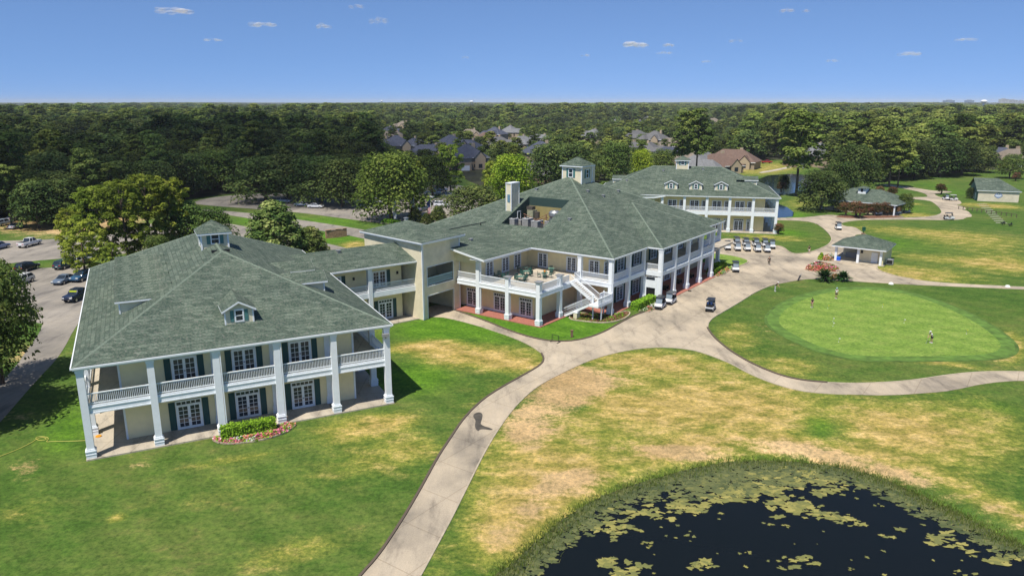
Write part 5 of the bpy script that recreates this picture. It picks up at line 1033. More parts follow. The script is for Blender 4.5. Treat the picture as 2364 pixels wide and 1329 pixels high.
# garden hose on the grass
hp = smooth([G(x, y, .03) for x, y in [(200,1016),(160,1018),(120,1018),(105,1020),(115,1010),(95,1006),(80,1010),(90,1017),(110,1014),(100,1008),(85,1012),(75,1020),(45,1035),(20,1045),(-15,1058),(-60,1080)]], False, 3)
m = MB()
for a, b in zip(hp[:-1], hp[1:]): m.bar((a[0], a[1], .04), (b[0], b[1], .04), .028, 5)
h = part('garden_hose', m, plain('hose_yellow', (.55,.50,.12), .5), None); tag(h, 'yellow garden hose loosely coiled on the grass left of the pavilion', 'hose')
small('warning_disc', 'round orange lid lying on the porch slab by the left columns', 'lid', 228, 1009, 0, [('disc', MB().frustum(0,0,.28,.26,.12,.18,14), plain('orange_plastic', (.75,.3,.02), .5)), ('knob', MB().frustum(0,0,.06,.05,.18,.23,8), plain('orange_plastic', (.75,.3,.02), .5))])

# ------------------------------------------------------------------ terrace furniture
M_TB = plain('table_green', (.13,.24,.20), .4)
def pt_table(lx, ly, lab):
    p = loc(B, lx, ly, 4.98); o = thing('patio_table', lab, 'table', p, 0, 'round green tables on the roof terrace')
    part('tabletop', MB().frustum(0,0,.55,.55,.70,.74,18), M_TB, o); part('pedestal', MB().frustum(0,0,.05,.05,0,.70,8).frustum(0,0,.28,.06,0,.06,10), M_CANOPYG, o)
def chair_(lx, ly, ang, lab):
    p = loc(B, lx, ly, 4.98); o = thing('patio_chair', lab, 'chair', p, ang, 'green chairs on the roof terrace')
    part('seat', MB().box(-.25,.25,-.25,.25,.42,.47), M_CANOPYG, o)
    m = MB()
    for k in range(6): m.box(-.24+.086*k, -.24+.086*k+.05, .235, .265, .47, .93)
    m.box(-.25,.25,.23,.27,.9,.97); part('backrest', m, M_CANOPYG, o)
    for sx in (-.23,.23):
        for sy in (-.23,.23): part('leg', MB().box(sx-.02,sx+.02,sy-.02,sy+.02,0,.42), M_CANOPYG, o)
    for sx in (-.27,.27): part('armrest', MB().box(sx-.03,sx+.03,-.22,.25,.64,.68), M_CANOPYG, o)
wnm = [('left rear','inner corner'),('left','rail'),('centre front','front rail'),('centre','middle'),('right','door'),('rear right','back wall')]
tabs = [(-6.9,15.5,4),(-3.2,13.4,4),(-2.6,10.4,4),(-6.6,12.0,4),(-1.2,15.2,2),(.6,11.3,2)]
tn = ['table nearest the left terrace rail','middle table of the terrace group','right table with an orange item by the terrace doors','front table of the terrace group','rear table in the inner terrace corner','rear right table near the terrace wall']
for (lx, ly, nch), nm in zip(tabs, tn):
    pt_table(lx, ly, 'round green '+nm)
    for k in range(nch):
        a = 2*pi*k/nch+lx; chair_(lx+.85*cos(a), ly+.85*sin(a), a-pi/2+B.rotation_euler.z, 'dark green slatted chair at the '+nm)
p = loc(B, -2.6, 10.4, 5.72); tag(part('flower_pot', MB().frustum(0,0,.09,.13,0,.2,10).frustum(0,0,.2,.08,.2,.42,8), plain('orange_bloom', (.6,.25,.05), .7), None, p), 'small orange pot plant standing on the right terrace table', 'pot plant')
# porch furniture seen through the arcade
for i, lx in enumerate((14.3, 19.5, 25, 30.4)):
    p = loc(B, lx, .4, .1); o = thing('dining_table', 'dark dining table under the arcade, in bay %s from the porch corner' % ['one','two','three','four'][i], 'table', p, B.rotation_euler.z, 'dining tables under the porch arcade'); part('tabletop', MB().box(-.6,.6,-.5,.5,.7,.75), plain('wood_table', (.12,.06,.04), .4), o)
    for sx in (-.5,.5): part('leg', MB().box(sx-.04,sx+.04,-.4,.4,0,.7), M_BLACK, o)
# roof plant
def plant(lx, ly, label, cat, blds, nm, rzz=0, z=10.15): 
    o = thing(nm, label, cat, loc(B, lx, ly, z), B.rotation_euler.z+rzz)
    for n, mb, mt in blds: part(n, mb, mt, o)
plant(11.6, 17.9, 'large round silver exhaust fan in the roof plant well', 'exhaust fan', [('base', MB().box(-.7,.7,-.7,.7,0,1.6), M_METAL), ('drum', MB().frustum(0,0,.8,1.05,1.6,2.0,20).frustum(0,0,1.05,1.05,2.0,2.5,20).frustum(0,0,1.05,.7,2.5,2.85,20), M_METAL)], 'exhaust_fan')
plant(11.6, 22.6, 'boxy dusty air handler near the left end of the roof well', 'air handler', [('case', MB().box(-.7,.7,-.6,.6,0,2.6), plain('dusty', (.3,.3,.2), .6, var=.2)), ('duct', MB().frustum(.1,-1.0,.45,.45,1.2,2.3,12).box(-.6,.4,-.4,.8,2.6,3.2), plain('dark_duct', (.08,.07,.06), .7))], 'air_handler')
for i, (lx, ly, w_, d_, h_, s) in enumerate([(6.6,22.9,1.2,1.0,1.6,'large white unit at the near left corner'),(7.6,20.8,1.5,1.2,1.7,'wide unit with brown side in the middle'),(6.6,18.4,1.0,1.3,1.6,'white unit nearest the front lip'),(8.2,17.0,1.0,.8,1.5,'narrow pale unit at the right'),(9.2,19.4,.9,.9,1.3,'small unit behind the middle one'),(8.6,22.9,1.3,.9,1.2,'low unit against the well door')]):
    plant(lx, ly, 'grey rooftop cooling unit in the roof well, '+s, 'cooling unit', [('case', MB().box(-w_/2,w_/2,-d_/2,d_/2,0,h_), plain('unit_grey', (.27,.27,.26), .5, var=.15)), ('top_panel', MB().box(-w_/2-.04,w_/2+.04,-d_/2-.04,d_/2+.04,h_,h_+.08), plain('unit_top', (.48,.49,.50), .4)), ('fan_grille', MB().frustum(0,0,.32,.32,h_+.08,h_+.14,14), M_BLACK)], 'cooling_unit')
m = MB().bar((-2.5,-1,1.4),(2.2,-1,1.5),.07).bar((-.5,-2,.9),(-.4,2.2,2.2),.06).bar((1.2,-1.4,0),(1.2,-1.4,2.2),.09).bar((-1.6,1.2,0),(-1.5,1.2,2),.08).bar((1.0,2,.4),(2.0,-1.5,2.3),.05)
plant(9.4, 20.4, 'tangle of rusty and white pipes among the roof units', 'pipework', [('pipes', m, plain('rusty_pipe', (.25,.12,.08), .7, var=.4))], 'pipework')

# ------------------------------------------------------------------ range mats, rail, far towers
mats_px = [(2268+4.4*i, 471.5+4.35*i) for i in range(11)]
for i, (x, y) in enumerate(mats_px):
    small('range_mat', 'pale range mat in the diagonal row below the cream building, number %d from the wall' % (i+1) if False else 'pale practice mat in the diagonal row running down from the cream building', 'mat', x, y, -22, [('mat', MB().box(-1.3,1.3,-.45,.45,0,.05), plain('mat_pale', (.42,.44,.34), .9, var=.2)), ('border', MB().box(-1.4,1.4,-.5,-.45,0,.07), M_TIMB)], 'practice mats in a diagonal row')
small('range_rail', 'long low dark bag rail beside the row of practice mats', 'rail', 2277, 492, -70, [('rail', MB().bar((-9,0,.9),(9,0,.9),.06), M_TIMB)]+[('post', MB().box(-9+1.5*k-.07,-9+1.5*k+.07,-.07,.07,0,.95), M_TIMB) for k in range(13)])
for i, (x, y) in enumerate([(2317,519),(2334,522)]):
    small('bag_stand', ['black bag stand below the practice mats, left one','black bag stand below the practice mats, right one'][i], 'bag stand', x, y, 20, [('frame', MB().bar((-.6,0,0),(0,0,1.0),.07).bar((.6,.2,0),(0,0,1.0),.07).bar((-.6,.4,.3),(.6,.4,.3),.07), M_BLACK), ('tray', MB().box(-.6,.6,-.1,.5,.45,.55), M_BLACK)])
def water_tower(x, D, ytop, r, label):
    X = (x-CX)/FPX*D/cos(PITCH)*1.0; ztop = toppx(X, D, ytop); o = thing('water_tower', label, 'water tower', (X, D, 0))
    part('shaft', MB().frustum(0,0,r*.22,r*.2,0,ztop-r*.9,12), M_WHITE, o); part('tank', MB().frustum(0,0,r*.3,r,ztop-r*1.1,ztop-r*.55,18).frustum(0,0,r,r*.98,ztop-r*.55,ztop-r*.4,18).frustum(0,0,r*.98,r*.4,ztop-r*.4,ztop,18), M_WHITE, o)
water_tower(2207, 2600, 230.5, 11, 'white water tower on the right horizon beside the hazy city blocks'); water_tower(1094, 3600, 232.5, 10, 'small white water tower on the horizon above the middle trees'); water_tower(899, 4200, 231.5, 8, 'tiny white water tower on the horizon left of centre')
for i, (x0, x1, y, dpt, c, lb) in enumerate([(2121,2140,232,5200,(.2,.3,.45),'bluish block on the right horizon, leftmost of the distant city blocks'),(2168,2182,232,5200,(.2,.3,.45),'bluish block on the horizon just left of the water tower'),(2242,2256,229,5600,(.55,.55,.55),'pale tall block on the horizon right of the water tower'),(2256,2276,231,5600,(.5,.5,.5),'wide pale block in the distant cluster right of the water tower'),(2284,2291,232.5,5600,(.5,.5,.5),'small pale block at the right end of the distant cluster')]):
    X0 = (x0-CX)/FPX*dpt/cos(PITCH); X1 = (x1-CX)/FPX*dpt/cos(PITCH); zt_ = toppx(X0, dpt, y); o = thing('office_block', lb, 'building', ((X0+X1)/2, dpt, 0)); w_ = (X1-X0)/2
    part('tower', MB().box(-w_, w_, -20, 20, 0, zt_), plain('block_%d' % i, c, .6), o); part('crown', MB().box(-w_*.5, w_*.5, -10, 10, zt_, zt_+4), M_GREY, o)
    for q in range(3): part('window_band', MB().box(-w_*.95, w_*.95, -20.3, -20, zt_-6-9*q, zt_-3-9*q), M_GLASS, o)

# ------------------------------------------------------------------ houses
def rf_mat(c): return plain('roof_tile_%.2f_%.2f_%.2f' % c, c, .9, var=.16, vscale=1.2)
HM = {}
def house_parts(rc, kind):
    key = (rc, kind)
    if key in HM: return HM[key]
    L_, D_, hz = [(20,13,3.2),(17,15,5.6),(24,14,3.4)][kind]; P = []
    wl = MB().box(-L_/2,L_/2,-D_/2,D_/2,0,hz)
    wl.box(-L_/2+1, -L_/2+7, -D_/2-5, -D_/2, 0, hz); P.append(('wall', wl, plain('brick_%d' % kind, [(.30,.22,.16),(.36,.29,.21),(.33,.27,.2)][kind], .9, var=.12)))
    r = hipmesh(-L_/2-.6, L_/2+.6, -D_/2-.6, D_/2+.6, hz, .72)
    r2 = hipmesh(-L_/2+.4, -L_/2+7.6, -D_/2-5.6, 2, hz+.01, .85); r.v, r.f = r.v+r2.v, r.f+[tuple(i+len(r.v) for i in f) for f in r2.f]
    x0, x1, yy, zz = L_/2-7.5, L_/2-1.5, -D_/2-1.6, hz; k = len(r.v)
    r.v += [(x0,yy,zz),(x1,yy,zz),((x0+x1)/2,yy,zz+3.2),(x0,2,zz),(x1,2,zz),((x0+x1)/2,2,zz+3.2)]; r.f += [(k,k+2,k+5,k+3),(k+1,k+4,k+5,k+2)]
    P.append(('roof', r, rf_mat(rc)))
    g = MB(); g.poly([(x0+.4,yy+.3,0),(x1-.4,yy+.3,0),(x1-.4,yy+.3,zz+.3),((x0+x1)/2,yy+.3,zz+2.9),(x0+.4,yy+.3,zz+.3)]); P.append(('gable_wall', g, plain('gable_cream', (.42,.34,.24), .9, var=.08)))
    P.append(('chimney', MB().box(3,4.4,1,2.2,hz,hz+6.2), plain('gable_cream', (.42,.34,.24), .9)))
    for wx_ in (-2.5, 1.2): P.append(('window', MB().box(wx_,wx_+1.6,-D_/2-.05,-D_/2+.02,.9,2.5), M_GLASS))
    P.append(('window', MB().box((x0+x1)/2-.9,(x0+x1)/2+.9,yy+.22,yy+.3,.8,2.6), M_GLASS)); P.append(('garage_door', MB().box(-L_/2+2,-L_/2+6,-D_/2-5.06,-D_/2-5,0,2.3), M_WHITE))
    P.append(('fascia', MB().box(-L_/2-.6,L_/2+.6,-D_/2-.62,-D_/2-.57,hz-.25,hz+.02), M_WHITE))
    HM[key] = [(n, m.mesh(n, mt)) for n, m, mt in P]; return HM[key]
def house(x, y, rc, kind, az, label, sc=1.0):
    g = G(x, y, 6.5); o = thing('house', label, 'house', (g[0], g[1], 0), R(az), 'houses beyond the golf course'); o.scale = (sc,)*3
    for n, me in house_parts(rc, kind): part(n, me, None, o)
BLU, GRY, TAN, BRN, LGR = (.07,.08,.115), (.13,.13,.135), (.20,.17,.14), (.155,.105,.085), (.175,.18,.19)  # BLU: blue roofs, and cloud shade painted into the row behind the oak
HS = [(880,325,BLU,0,'house with dark cloud-shaded roof at the left end of the row behind the lit oak'),(915,331,BLU,1,'cloud-shaded house with pale wall behind it, left of the tall dark pine'),(958,325,BLU,0,'house with cloud-shaded roof directly left of the tall dark pine'),(990,344,BLU,2,'broad cloud-shaded roof just below the tall dark pine'),(1040,330,BLU,1,'house with steep cloud-shaded roof right of the tall dark pine'),(1078,329,BLU,0,'dark-roofed house at the right end of the shaded roofs'),(1078,357,BLU,1,'cloud-shaded roof close behind the small lit tree'),(899,297,BLU,0,'distant cloud-shaded roof above the pale wall at left'),(905,310,TAN,2,'pale house behind the shaded roofs at left'),(1150,322,GRY,0,'grey-roofed house with cream chimney in the middle distance'),(1142,307,BLU,1,'blue-roofed two-storey house with cream chimney'),(1125,311,BRN,0,'small brown-roofed house beside the chimneyed house'),(1178,303,LGR,1,'pale grey peaked roof behind the blue two-storey house'),(1085,303,TAN,0,'pale house among pines left of the brown roof'),(1205,320,LGR,0,'light grey hipped roof left of the tall steep grey roof'),(1245,318,LGR,2,'tall steep grey-roofed house near centre'),(1248,348,BLU,1,'dark blue roof below the steep grey-roofed house'),(1240,380,GRY,0,'grey roof patch close behind the cupola trees'),(1358,307,GRY,0,'grey house with cream centre right of the steep roof'),(1371,313,LGR,1,'small pale roof beside the cream-centred house'),(1426,278,LGR,0,'pale roof in the far trees above the grey cluster'),(1472,281,BLU,0,'blue-grey roof in the far row left of the tan roof'),(1495,275,LGR,1,'light grey peaked roof in the far row'),(1528,280,TAN,0,'tan roof at the right of the far row left of the pines'),(1468,308,GRY,2,'large grey roof in the cluster above the green pavilion'),(1512,318,GRY,1,'grey roof at the right of the cluster above the green pavilion'),(1455,335,GRY,0,'lower grey roof in the cluster behind the round tree'),(1500,338,GRY,2,'wide grey roof low in the cluster'),(1550,325,TAN,0,'tan house between the cluster and the tall pine'),(1540,347,BLU,0,'dark roof just left of the tall pine'),(1590,322,TAN,1,'pale roof seen behind the tall pine'),(1645,277,TAN,2,'large tan roof right of the tall pine in the far row'),(1672,279,TAN,1,'second tan roof right of the tall pine in the far row'),(1702,272,LGR,2,'long pale roof at the right of the far tan roofs'),(1755,268,LGR,0,'pale far roof above the wood right of the tan row'),(1822,272,TAN,1,'tan far roof left of the brick-red roof'),(1902,270,BRN,0,'brick-red far roof above the right wood'),(1888,285,TAN,0,'pinkish far roof below the brick-red one'),(1585,362,TAN,0,'tan-roofed house left of the little cupola of the far pavilion'),(1622,364,LGR,2,'grey-roofed house behind the far pavilion'),(1692,356,BRN,2,'large brown-roofed house with gables facing the fairway'),(1655,364,BRN,0,'brown gabled wing beside the large brown house'),(1866,330,BLU,0,'dark blue roof deep in the right pines'),(1865,353,(.04,.045,.06),0,'charcoal-roofed cottage under the right pines'),(1892,353,LGR,1,'pale grey roof right of the charcoal cottage'),(2052,268,BLU,2,'blue roof in the far right trees'),(2072,270,LGR,0,'small pale roof right of the blue one'),(2163,266,LGR,0,'pale roof above the right wood'),(2198,265,TAN,0,'cream roof above the right wood'),(2258,265,LGR,1,'whitish far roof at the right above the trees'),(2304,348,BLU,0,'blue-roofed house with cream gable in the gap at far right'),(2340,352,TAN,0,'cream house at the right picture edge'),(760,300,LGR,0,'pale roof glinting in the left forest'),(720,296,TAN,0,'tiny pale roof in the left forest'),(1190,262,TAN,0,'tiny tan roof far off in the central forest'),(1110,255,TAN,1,'very distant tan roof in the central forest'),(1182,262,LGR,2,'very distant pale roof cluster centre'),(570,254,TAN,0,'pale speck of a house in the far left forest'),(445,254,LGR,0,'white speck of a house above the dark left wood'),(480,254,TAN,0,'second pale speck above the dark left wood'),(930,290,TAN,1,'cream house wall among trees left of centre'),(182,323,TAN,0,'tan-roofed gatehouse by the bend of the left road')]
for i, (x, y, rc, kd, lb) in enumerate(HS): house(x, y, rc, kd, -40+25*((i*7)%5)+ (i*13)%17, lb, 1.0 if y > 262 else 1.5)

# ------------------------------------------------------------------ vegetation
LM_DARK = leaf_mat('leaf_dark', (.032,.056,.020), (.078,.120,.036), (.18,.215,.065))
LM_OAK = leaf_mat('leaf_oak', (.042,.072,.020), (.10,.155,.040), (.215,.26,.065))
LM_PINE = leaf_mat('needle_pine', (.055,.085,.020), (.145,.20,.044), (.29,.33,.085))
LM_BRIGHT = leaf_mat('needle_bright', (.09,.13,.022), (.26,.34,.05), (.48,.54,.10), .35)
LM_LIME = leaf_mat('leaf_lime', (.06,.11,.014), (.20,.31,.03), (.42,.50,.07), .35)
LM_MAG = leaf_mat('leaf_magnolia', (.03,.06,.018), (.11,.155,.04), (.32,.33,.12))
LM_MYR = leaf_mat('leaf_myrtle', (.04,.055,.018), (.095,.085,.032), (.23,.085,.065), .2, 1.2)
LM_HEDGE = leaf_mat('leaf_hedge', (.05,.12,.01), (.12,.25,.02), (.20,.36,.035), .15, 2.0)
LM_PALM = leaf_mat('leaf_palm', (.012,.04,.012), (.03,.09,.025), (.07,.17,.045), .2, 2.0)

def leafcloud(clumps, n_tot, size, up=.35, inner=.3, r=None):
    r = r or rng; cl = np.array([c[:6] for c in clumps], float)
    area = cl[:,3]*cl[:,4]+cl[:,4]*cl[:,5]+cl[:,3]*cl[:,5]; cnt = np.maximum(4, (n_tot*area/area.sum()).astype(int))
    idx = np.repeat(np.arange(len(cl)), cnt); n = len(idx)
    d = r.normal(size=(n, 3)); d /= np.linalg.norm(d, axis=1)[:, None]; d[:, 2] = np.where(d[:, 2] < -.5, -d[:, 2], d[:, 2])
    rad = np.where(r.random(n) < inner, r.uniform(.35, .8, n), r.uniform(.82, 1.08, n))
    c = cl[idx, :3]+d*cl[idx, 3:6]*rad[:, None]
    nrm = d*.8+r.normal(size=(n, 3))*.45+np.array([0, 0, up]); nrm /= np.linalg.norm(nrm, axis=1)[:, None]
    t = np.cross(nrm, r.normal(size=(n, 3))); t /= np.linalg.norm(t, axis=1)[:, None]; b = np.cross(nrm, t)
    s = size*r.uniform(.6, 1.35, n)[:, None]; a = r.uniform(.55, 1, n)[:, None]
    V = np.stack([c-t*s*.5, c+b*s*a*.5, c+t*s*.5, c-b*s*a*.5], 1).reshape(-1, 3)
    F = np.arange(n*4).reshape(n, 4)
    ct = r.uniform(0, 1, len(cl)); tint = np.clip(ct[idx]*.65+r.uniform(-.1, .35, n), 0, 1)
    return V, F, tint
def leafmesh(name, clumps, n, size, mat, **kw):
    V, F, tint = leafcloud(clumps, n, size, **kw); me = npmesh(name, V, F, mat)
    at = me.attributes.new('tint', 'FLOAT', 'FACE'); k = len(me.polygons); at.data.foreach_set('value', np.resize(tint, k).astype(np.float32)); return me
def trunk_mesh(h, r0, r1, limbs, lean=.4, name='trunk'):
    m = MB(); seg = 6; px_, py_ = 0, 0; pts = []
    for i in range(seg+1):
        a = i/seg; pts.append((lean*sin(a*3)*.5, lean*a*a*.6, h*a, r0*(1-a)+r1*a))
    n = 8
    for x, y, z, rr_ in pts: m.v += [(x+rr_*cos(2*pi*k/n), y+rr_*sin(2*pi*k/n), z) for k in range(n)]
    for i in range(seg):
        for k in range(n): j = (k+1)%n; m.f.append((i*n+k, i*n+j, (i+1)*n+j, (i+1)*n+k))
    m.f.append(tuple(seg*n+k for k in range(n)))
    for (z0, x, y, z, rr_) in limbs:
        a = z0/h; m.bar((lean*sin(a*3)*.5, lean*a*a*.6, z0), (x, y, z), rr_, 5)
    return m.mesh(name, M_BARK)
def c_oak(w, h, n=42, base=.18):
    C_ = []
    for i in range(n):
        u = (i+.5)/n; ph = i*2.399; zc = base+(.97-base)*(1-u)**.75; prof = math.sqrt(max(.03, 1-((zc-.42)/.6)**2)); rad = w*.5*prof*(.62+.25*rng.random())
        s = w*(.13+.07*rng.random()); C_.append((rad*cos(ph)+rng.normal()*.03*w, rad*sin(ph)+rng.normal()*.03*w, h*zc*.93, s*1.15, s*1.1, s*.8))
    C_ += [(0, 0, h*.55, w*.26, w*.26, h*.22), (0, 0, h*.75, w*.2, w*.2, h*.15)]
    return C_
def c_puff(w, h, n=84, low=.2):
    C_ = []
    for i in range(n):
        u = (i+.5)/n; z = low+(.97-low)*u; prof = max(.22, (1-((z-.6)/.42)**2) if z > .6 else .7+.3*(z-low)/(.6-low)); ph = i*2.399+rng.normal()*.5; rad = w*.5*math.sqrt(prof)*(.3+.72*rng.random()**.6); s = w*(.05+.05*rng.random())
        C_.append((rad*cos(ph), rad*sin(ph), h*z+rng.normal()*.35, s*1.25, s*1.25, s*.95))
    return C_
def c_pine(w, h, n=34, low=.42):
    C_ = []
    for i in range(n):
        u = (i+.5)/n; z = low+(.97-low)*u; prof = (1-((z-.62)/.45)**2 if z > .62 else .62+.38*(z-low)/(.62-low)); prof = max(.16, prof)
        ph = i*2.399+rng.normal()*.4; rad = w*.5*prof*(.35+.6*rng.random()); s = w*(.10+.085*rng.random())
        C_.append((rad*cos(ph), rad*sin(ph), h*z+rng.normal()*.25, s*1.3, s*1.3, s*.62))
    return C_
def c_mag(w, h, n=40):
    C_ = []
    for i in range(n):
        u = (i+.5)/n; z = .06+.9*u; ph = i*2.399; rad = w*.5*(1-u)**.6*(.75+.2*rng.random()); s = w*(.12+.05*rng.random()); C_.append((rad*cos(ph), rad*sin(ph), h*z, s, s, s*.85))
    C_.append((0, 0, h*.35, w*.3, w*.3, h*.3)); return C_
def limbs_for(C_, h, k, r=.09): 
    out = []
    for c in C_[::max(1, len(C_)//k)]: out.append((max(.25*h, min(c[2]*.8, h*.8)), c[0]*.85, c[1]*.85, c[2]*.97, r))
    return out
def proto(kind, w, h, mat, nleaf, size, **kw):
    C_ = {'oak': c_oak, 'pine': c_pine, 'mag': c_mag, 'puff': c_puff}[kind](w, h, **kw); 
    cm = leafmesh('crown', C_, nleaf, size, mat, inner=.35 if kind not in ('pine', 'puff') else .2, up={'pine': .7, 'puff': .9}.get(kind, .55))
    if kind in ('pine', 'puff'): tm = trunk_mesh(h*.95, .3, .08, limbs_for(C_, h, 12, .06))
    elif kind == 'oak': tm = trunk_mesh(h*.55, .38, .2, limbs_for(C_, h, 9, .12), .8)
    else: tm = trunk_mesh(h*.9, .25, .05, [])
    return cm, tm
PR = {
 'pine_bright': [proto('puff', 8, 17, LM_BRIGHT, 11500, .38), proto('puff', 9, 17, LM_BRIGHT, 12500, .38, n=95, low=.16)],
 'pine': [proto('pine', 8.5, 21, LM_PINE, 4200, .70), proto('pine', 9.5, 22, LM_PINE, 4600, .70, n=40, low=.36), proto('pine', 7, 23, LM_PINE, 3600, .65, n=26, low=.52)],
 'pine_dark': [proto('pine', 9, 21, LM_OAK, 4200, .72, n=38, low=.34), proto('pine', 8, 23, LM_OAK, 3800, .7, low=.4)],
 'oak': [proto('oak', 13, 13, LM_OAK, 7000, .58), proto('oak', 11, 14, LM_OAK, 6500, .55, n=50)],
 'oak_dark': [proto('oak', 12, 16, LM_DARK, 7000, .55, n=70, base=.1), proto('oak', 13.5, 15, LM_DARK, 6500, .62, base=.1), proto('oak', 11, 17, LM_DARK, 6000, .6, n=56, base=.1)],
 'oak_lit': [proto('oak', 12, 13.5, leaf_mat('leaf_oak_lit', (.05,.09,.02), (.14,.22,.045), (.32,.40,.09), .3), 10000, .45, n=64, base=.12)],  # oak leaf colour lightened to paint sunlight on this crown
 'oak_edge': [proto('oak', 10, 11, LM_OAK, 12000, .34, n=90, base=.3)],
 'lime': [proto('oak', 11, 14, LM_LIME, 8000, .5, n=56, base=.12)],
 'mag': [proto('mag', 9, 12.5, LM_MAG, 9000, .46)],
 'myrtle': [proto('oak', 4.6, 4.8, LM_MYR, 2600, .3, n=24, base=.35)],
}
BASEH = {'pine_bright': 17, 'pine': 21.5, 'pine_dark': 22, 'oak': 13.5, 'oak_dark': 16, 'lime': 14, 'oak_edge': 11, 'oak_lit': 13.5, 'mag': 12.5, 'myrtle': 4.8}
NAMES = {'pine_bright': 'pine_tree', 'pine': 'pine_tree', 'pine_dark': 'pine_tree', 'oak': 'oak_tree', 'oak_dark': 'oak_tree', 'lime': 'leafy_tree', 'oak_edge': 'oak_tree', 'oak_lit': 'oak_tree', 'mag': 'magnolia_tree', 'myrtle': 'crape_myrtle'}
def tree(kind, X, Y, h, label, group=None, wf=1.0, var=None, rz=None):
    pr = PR[kind]; cm, tm = pr[int(rng.integers(len(pr))) if var is None else var % len(pr)]; s = h/BASEH[kind]
    o = thing(NAMES[kind], label, 'tree', (X, Y, -.05), rng.uniform(0, 6.28) if rz is None else rz, group); o.scale = (s*wf, s*wf, s)
    part('crown', cm, None, o); part('trunk', tm, None, o); return o
TL = [  # kind, x, y of the foot, y of the top, width factor, label
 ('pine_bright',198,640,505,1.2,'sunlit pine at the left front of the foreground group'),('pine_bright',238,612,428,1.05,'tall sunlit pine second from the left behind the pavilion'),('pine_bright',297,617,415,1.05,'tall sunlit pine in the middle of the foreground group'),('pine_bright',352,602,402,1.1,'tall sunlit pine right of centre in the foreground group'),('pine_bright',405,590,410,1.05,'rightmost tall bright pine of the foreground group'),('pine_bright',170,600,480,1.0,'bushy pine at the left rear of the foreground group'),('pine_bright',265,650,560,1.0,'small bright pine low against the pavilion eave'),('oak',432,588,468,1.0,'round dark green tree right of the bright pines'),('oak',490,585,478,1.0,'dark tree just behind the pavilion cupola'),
 ('oak',370,622,545,1.0,'low dark tree by the pavilion back roof'),
 ('mag',640,622,466,1.4,'tall conical magnolia behind the link gallery roof'),('mag',722,612,524,1.5,'smaller bushy magnolia right of the tall one'),
 ('oak_edge',4,885,598,.84,'dark leafy tree at the left picture edge by the path'),('oak_edge',-130,985,640,1.25,'dark tree just outside the left edge shading the path'),
 ('oak_dark',612,466,352,1.2,'dark oak overhanging the back lot behind the magnolia'),('oak_dark',668,462,345,1.2,'wide dark oak at the back lot edge, left of the white sedans'),('oak_dark',742,470,350,1.15,'dark oak above the pair of white sedans'),('oak_dark',790,478,362,1.1,'dark oak left of the shaded white pickup'),('pine_dark',28,527,385,1.0,'dark pine with bare trunk in front of the far-left cars'),('pine_dark',52,524,375,1.0,'second bare-trunked dark pine in front of the far-left cars'),('pine_dark',-8,532,380,1.0,'dark pine at the very left edge beyond the lot'),('oak_dark',92,527,420,1.1,'dark rounded oak right of the far-left cars'),('oak_dark',150,520,415,1.1,'dark oak behind the left flank of the bright pines'),
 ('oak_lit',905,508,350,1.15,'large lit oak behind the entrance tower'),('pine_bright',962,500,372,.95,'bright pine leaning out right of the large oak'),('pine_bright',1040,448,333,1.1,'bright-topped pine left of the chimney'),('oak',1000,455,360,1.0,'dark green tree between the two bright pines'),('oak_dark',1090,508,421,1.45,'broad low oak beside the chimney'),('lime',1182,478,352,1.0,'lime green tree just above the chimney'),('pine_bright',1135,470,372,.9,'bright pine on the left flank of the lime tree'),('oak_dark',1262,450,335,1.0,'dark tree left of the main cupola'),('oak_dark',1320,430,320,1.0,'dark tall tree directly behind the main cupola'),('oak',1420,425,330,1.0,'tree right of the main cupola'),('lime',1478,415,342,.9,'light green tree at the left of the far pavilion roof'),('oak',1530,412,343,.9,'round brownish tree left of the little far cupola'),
 ('pine_dark',1572,425,262,1.0,'tall dark pine behind the far pavilion'),('pine_dark',1606,420,256,1.1,'taller dark pine right beside it behind the far pavilion'),('pine',1838,452,262,1.3,'very tall isolated pine with a long bare trunk beside the second pond'),
 ('oak_dark',1892,486,386,1.0,'dense dark oak in the mulch bed right of the far pavilion'),('oak_dark',1935,470,370,1.0,'dark oak close behind the cart shelter roof'),('oak_dark',1968,445,330,1.0,'tall dark oak left of the cart shelter cupola'),('oak',1905,440,395,1.0,'thin-topped tree with dead branches above the dark oak'),('pine_dark',2052,432,296,1.25,'tall pine with pale bare trunk right of the cart shelter'),('pine',2072,434,312,1.1,'second pale-trunked pine right of the cart shelter'),('oak_dark',2110,412,330,1.1,'dark oak right of the pale trunks'),('oak_dark',2170,408,320,1.2,'big dark oak above the cart path at right'),('oak_dark',2220,405,325,1.2,'big dark oak left of the cream range building'),('oak_dark',2262,398,330,1.0,'dark oak directly behind the range building'),('oak',2330,412,355,1.0,'tree at the right picture edge above the range building'),('oak_dark',1808,440,404,.9,'small dark tree on the far pond bank'),('oak',2087,492,447,1.0,'small round dark tree at the right end of the myrtle row'),
 ('oak_dark',2238,458,430,.6,'small dark shrub tree at the left corner of the range building')]
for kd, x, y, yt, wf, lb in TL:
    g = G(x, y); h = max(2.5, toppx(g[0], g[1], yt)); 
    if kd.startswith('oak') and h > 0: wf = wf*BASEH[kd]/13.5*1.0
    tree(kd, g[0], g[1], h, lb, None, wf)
mg = 'crape myrtles with reddish blossom round the cart shelter'
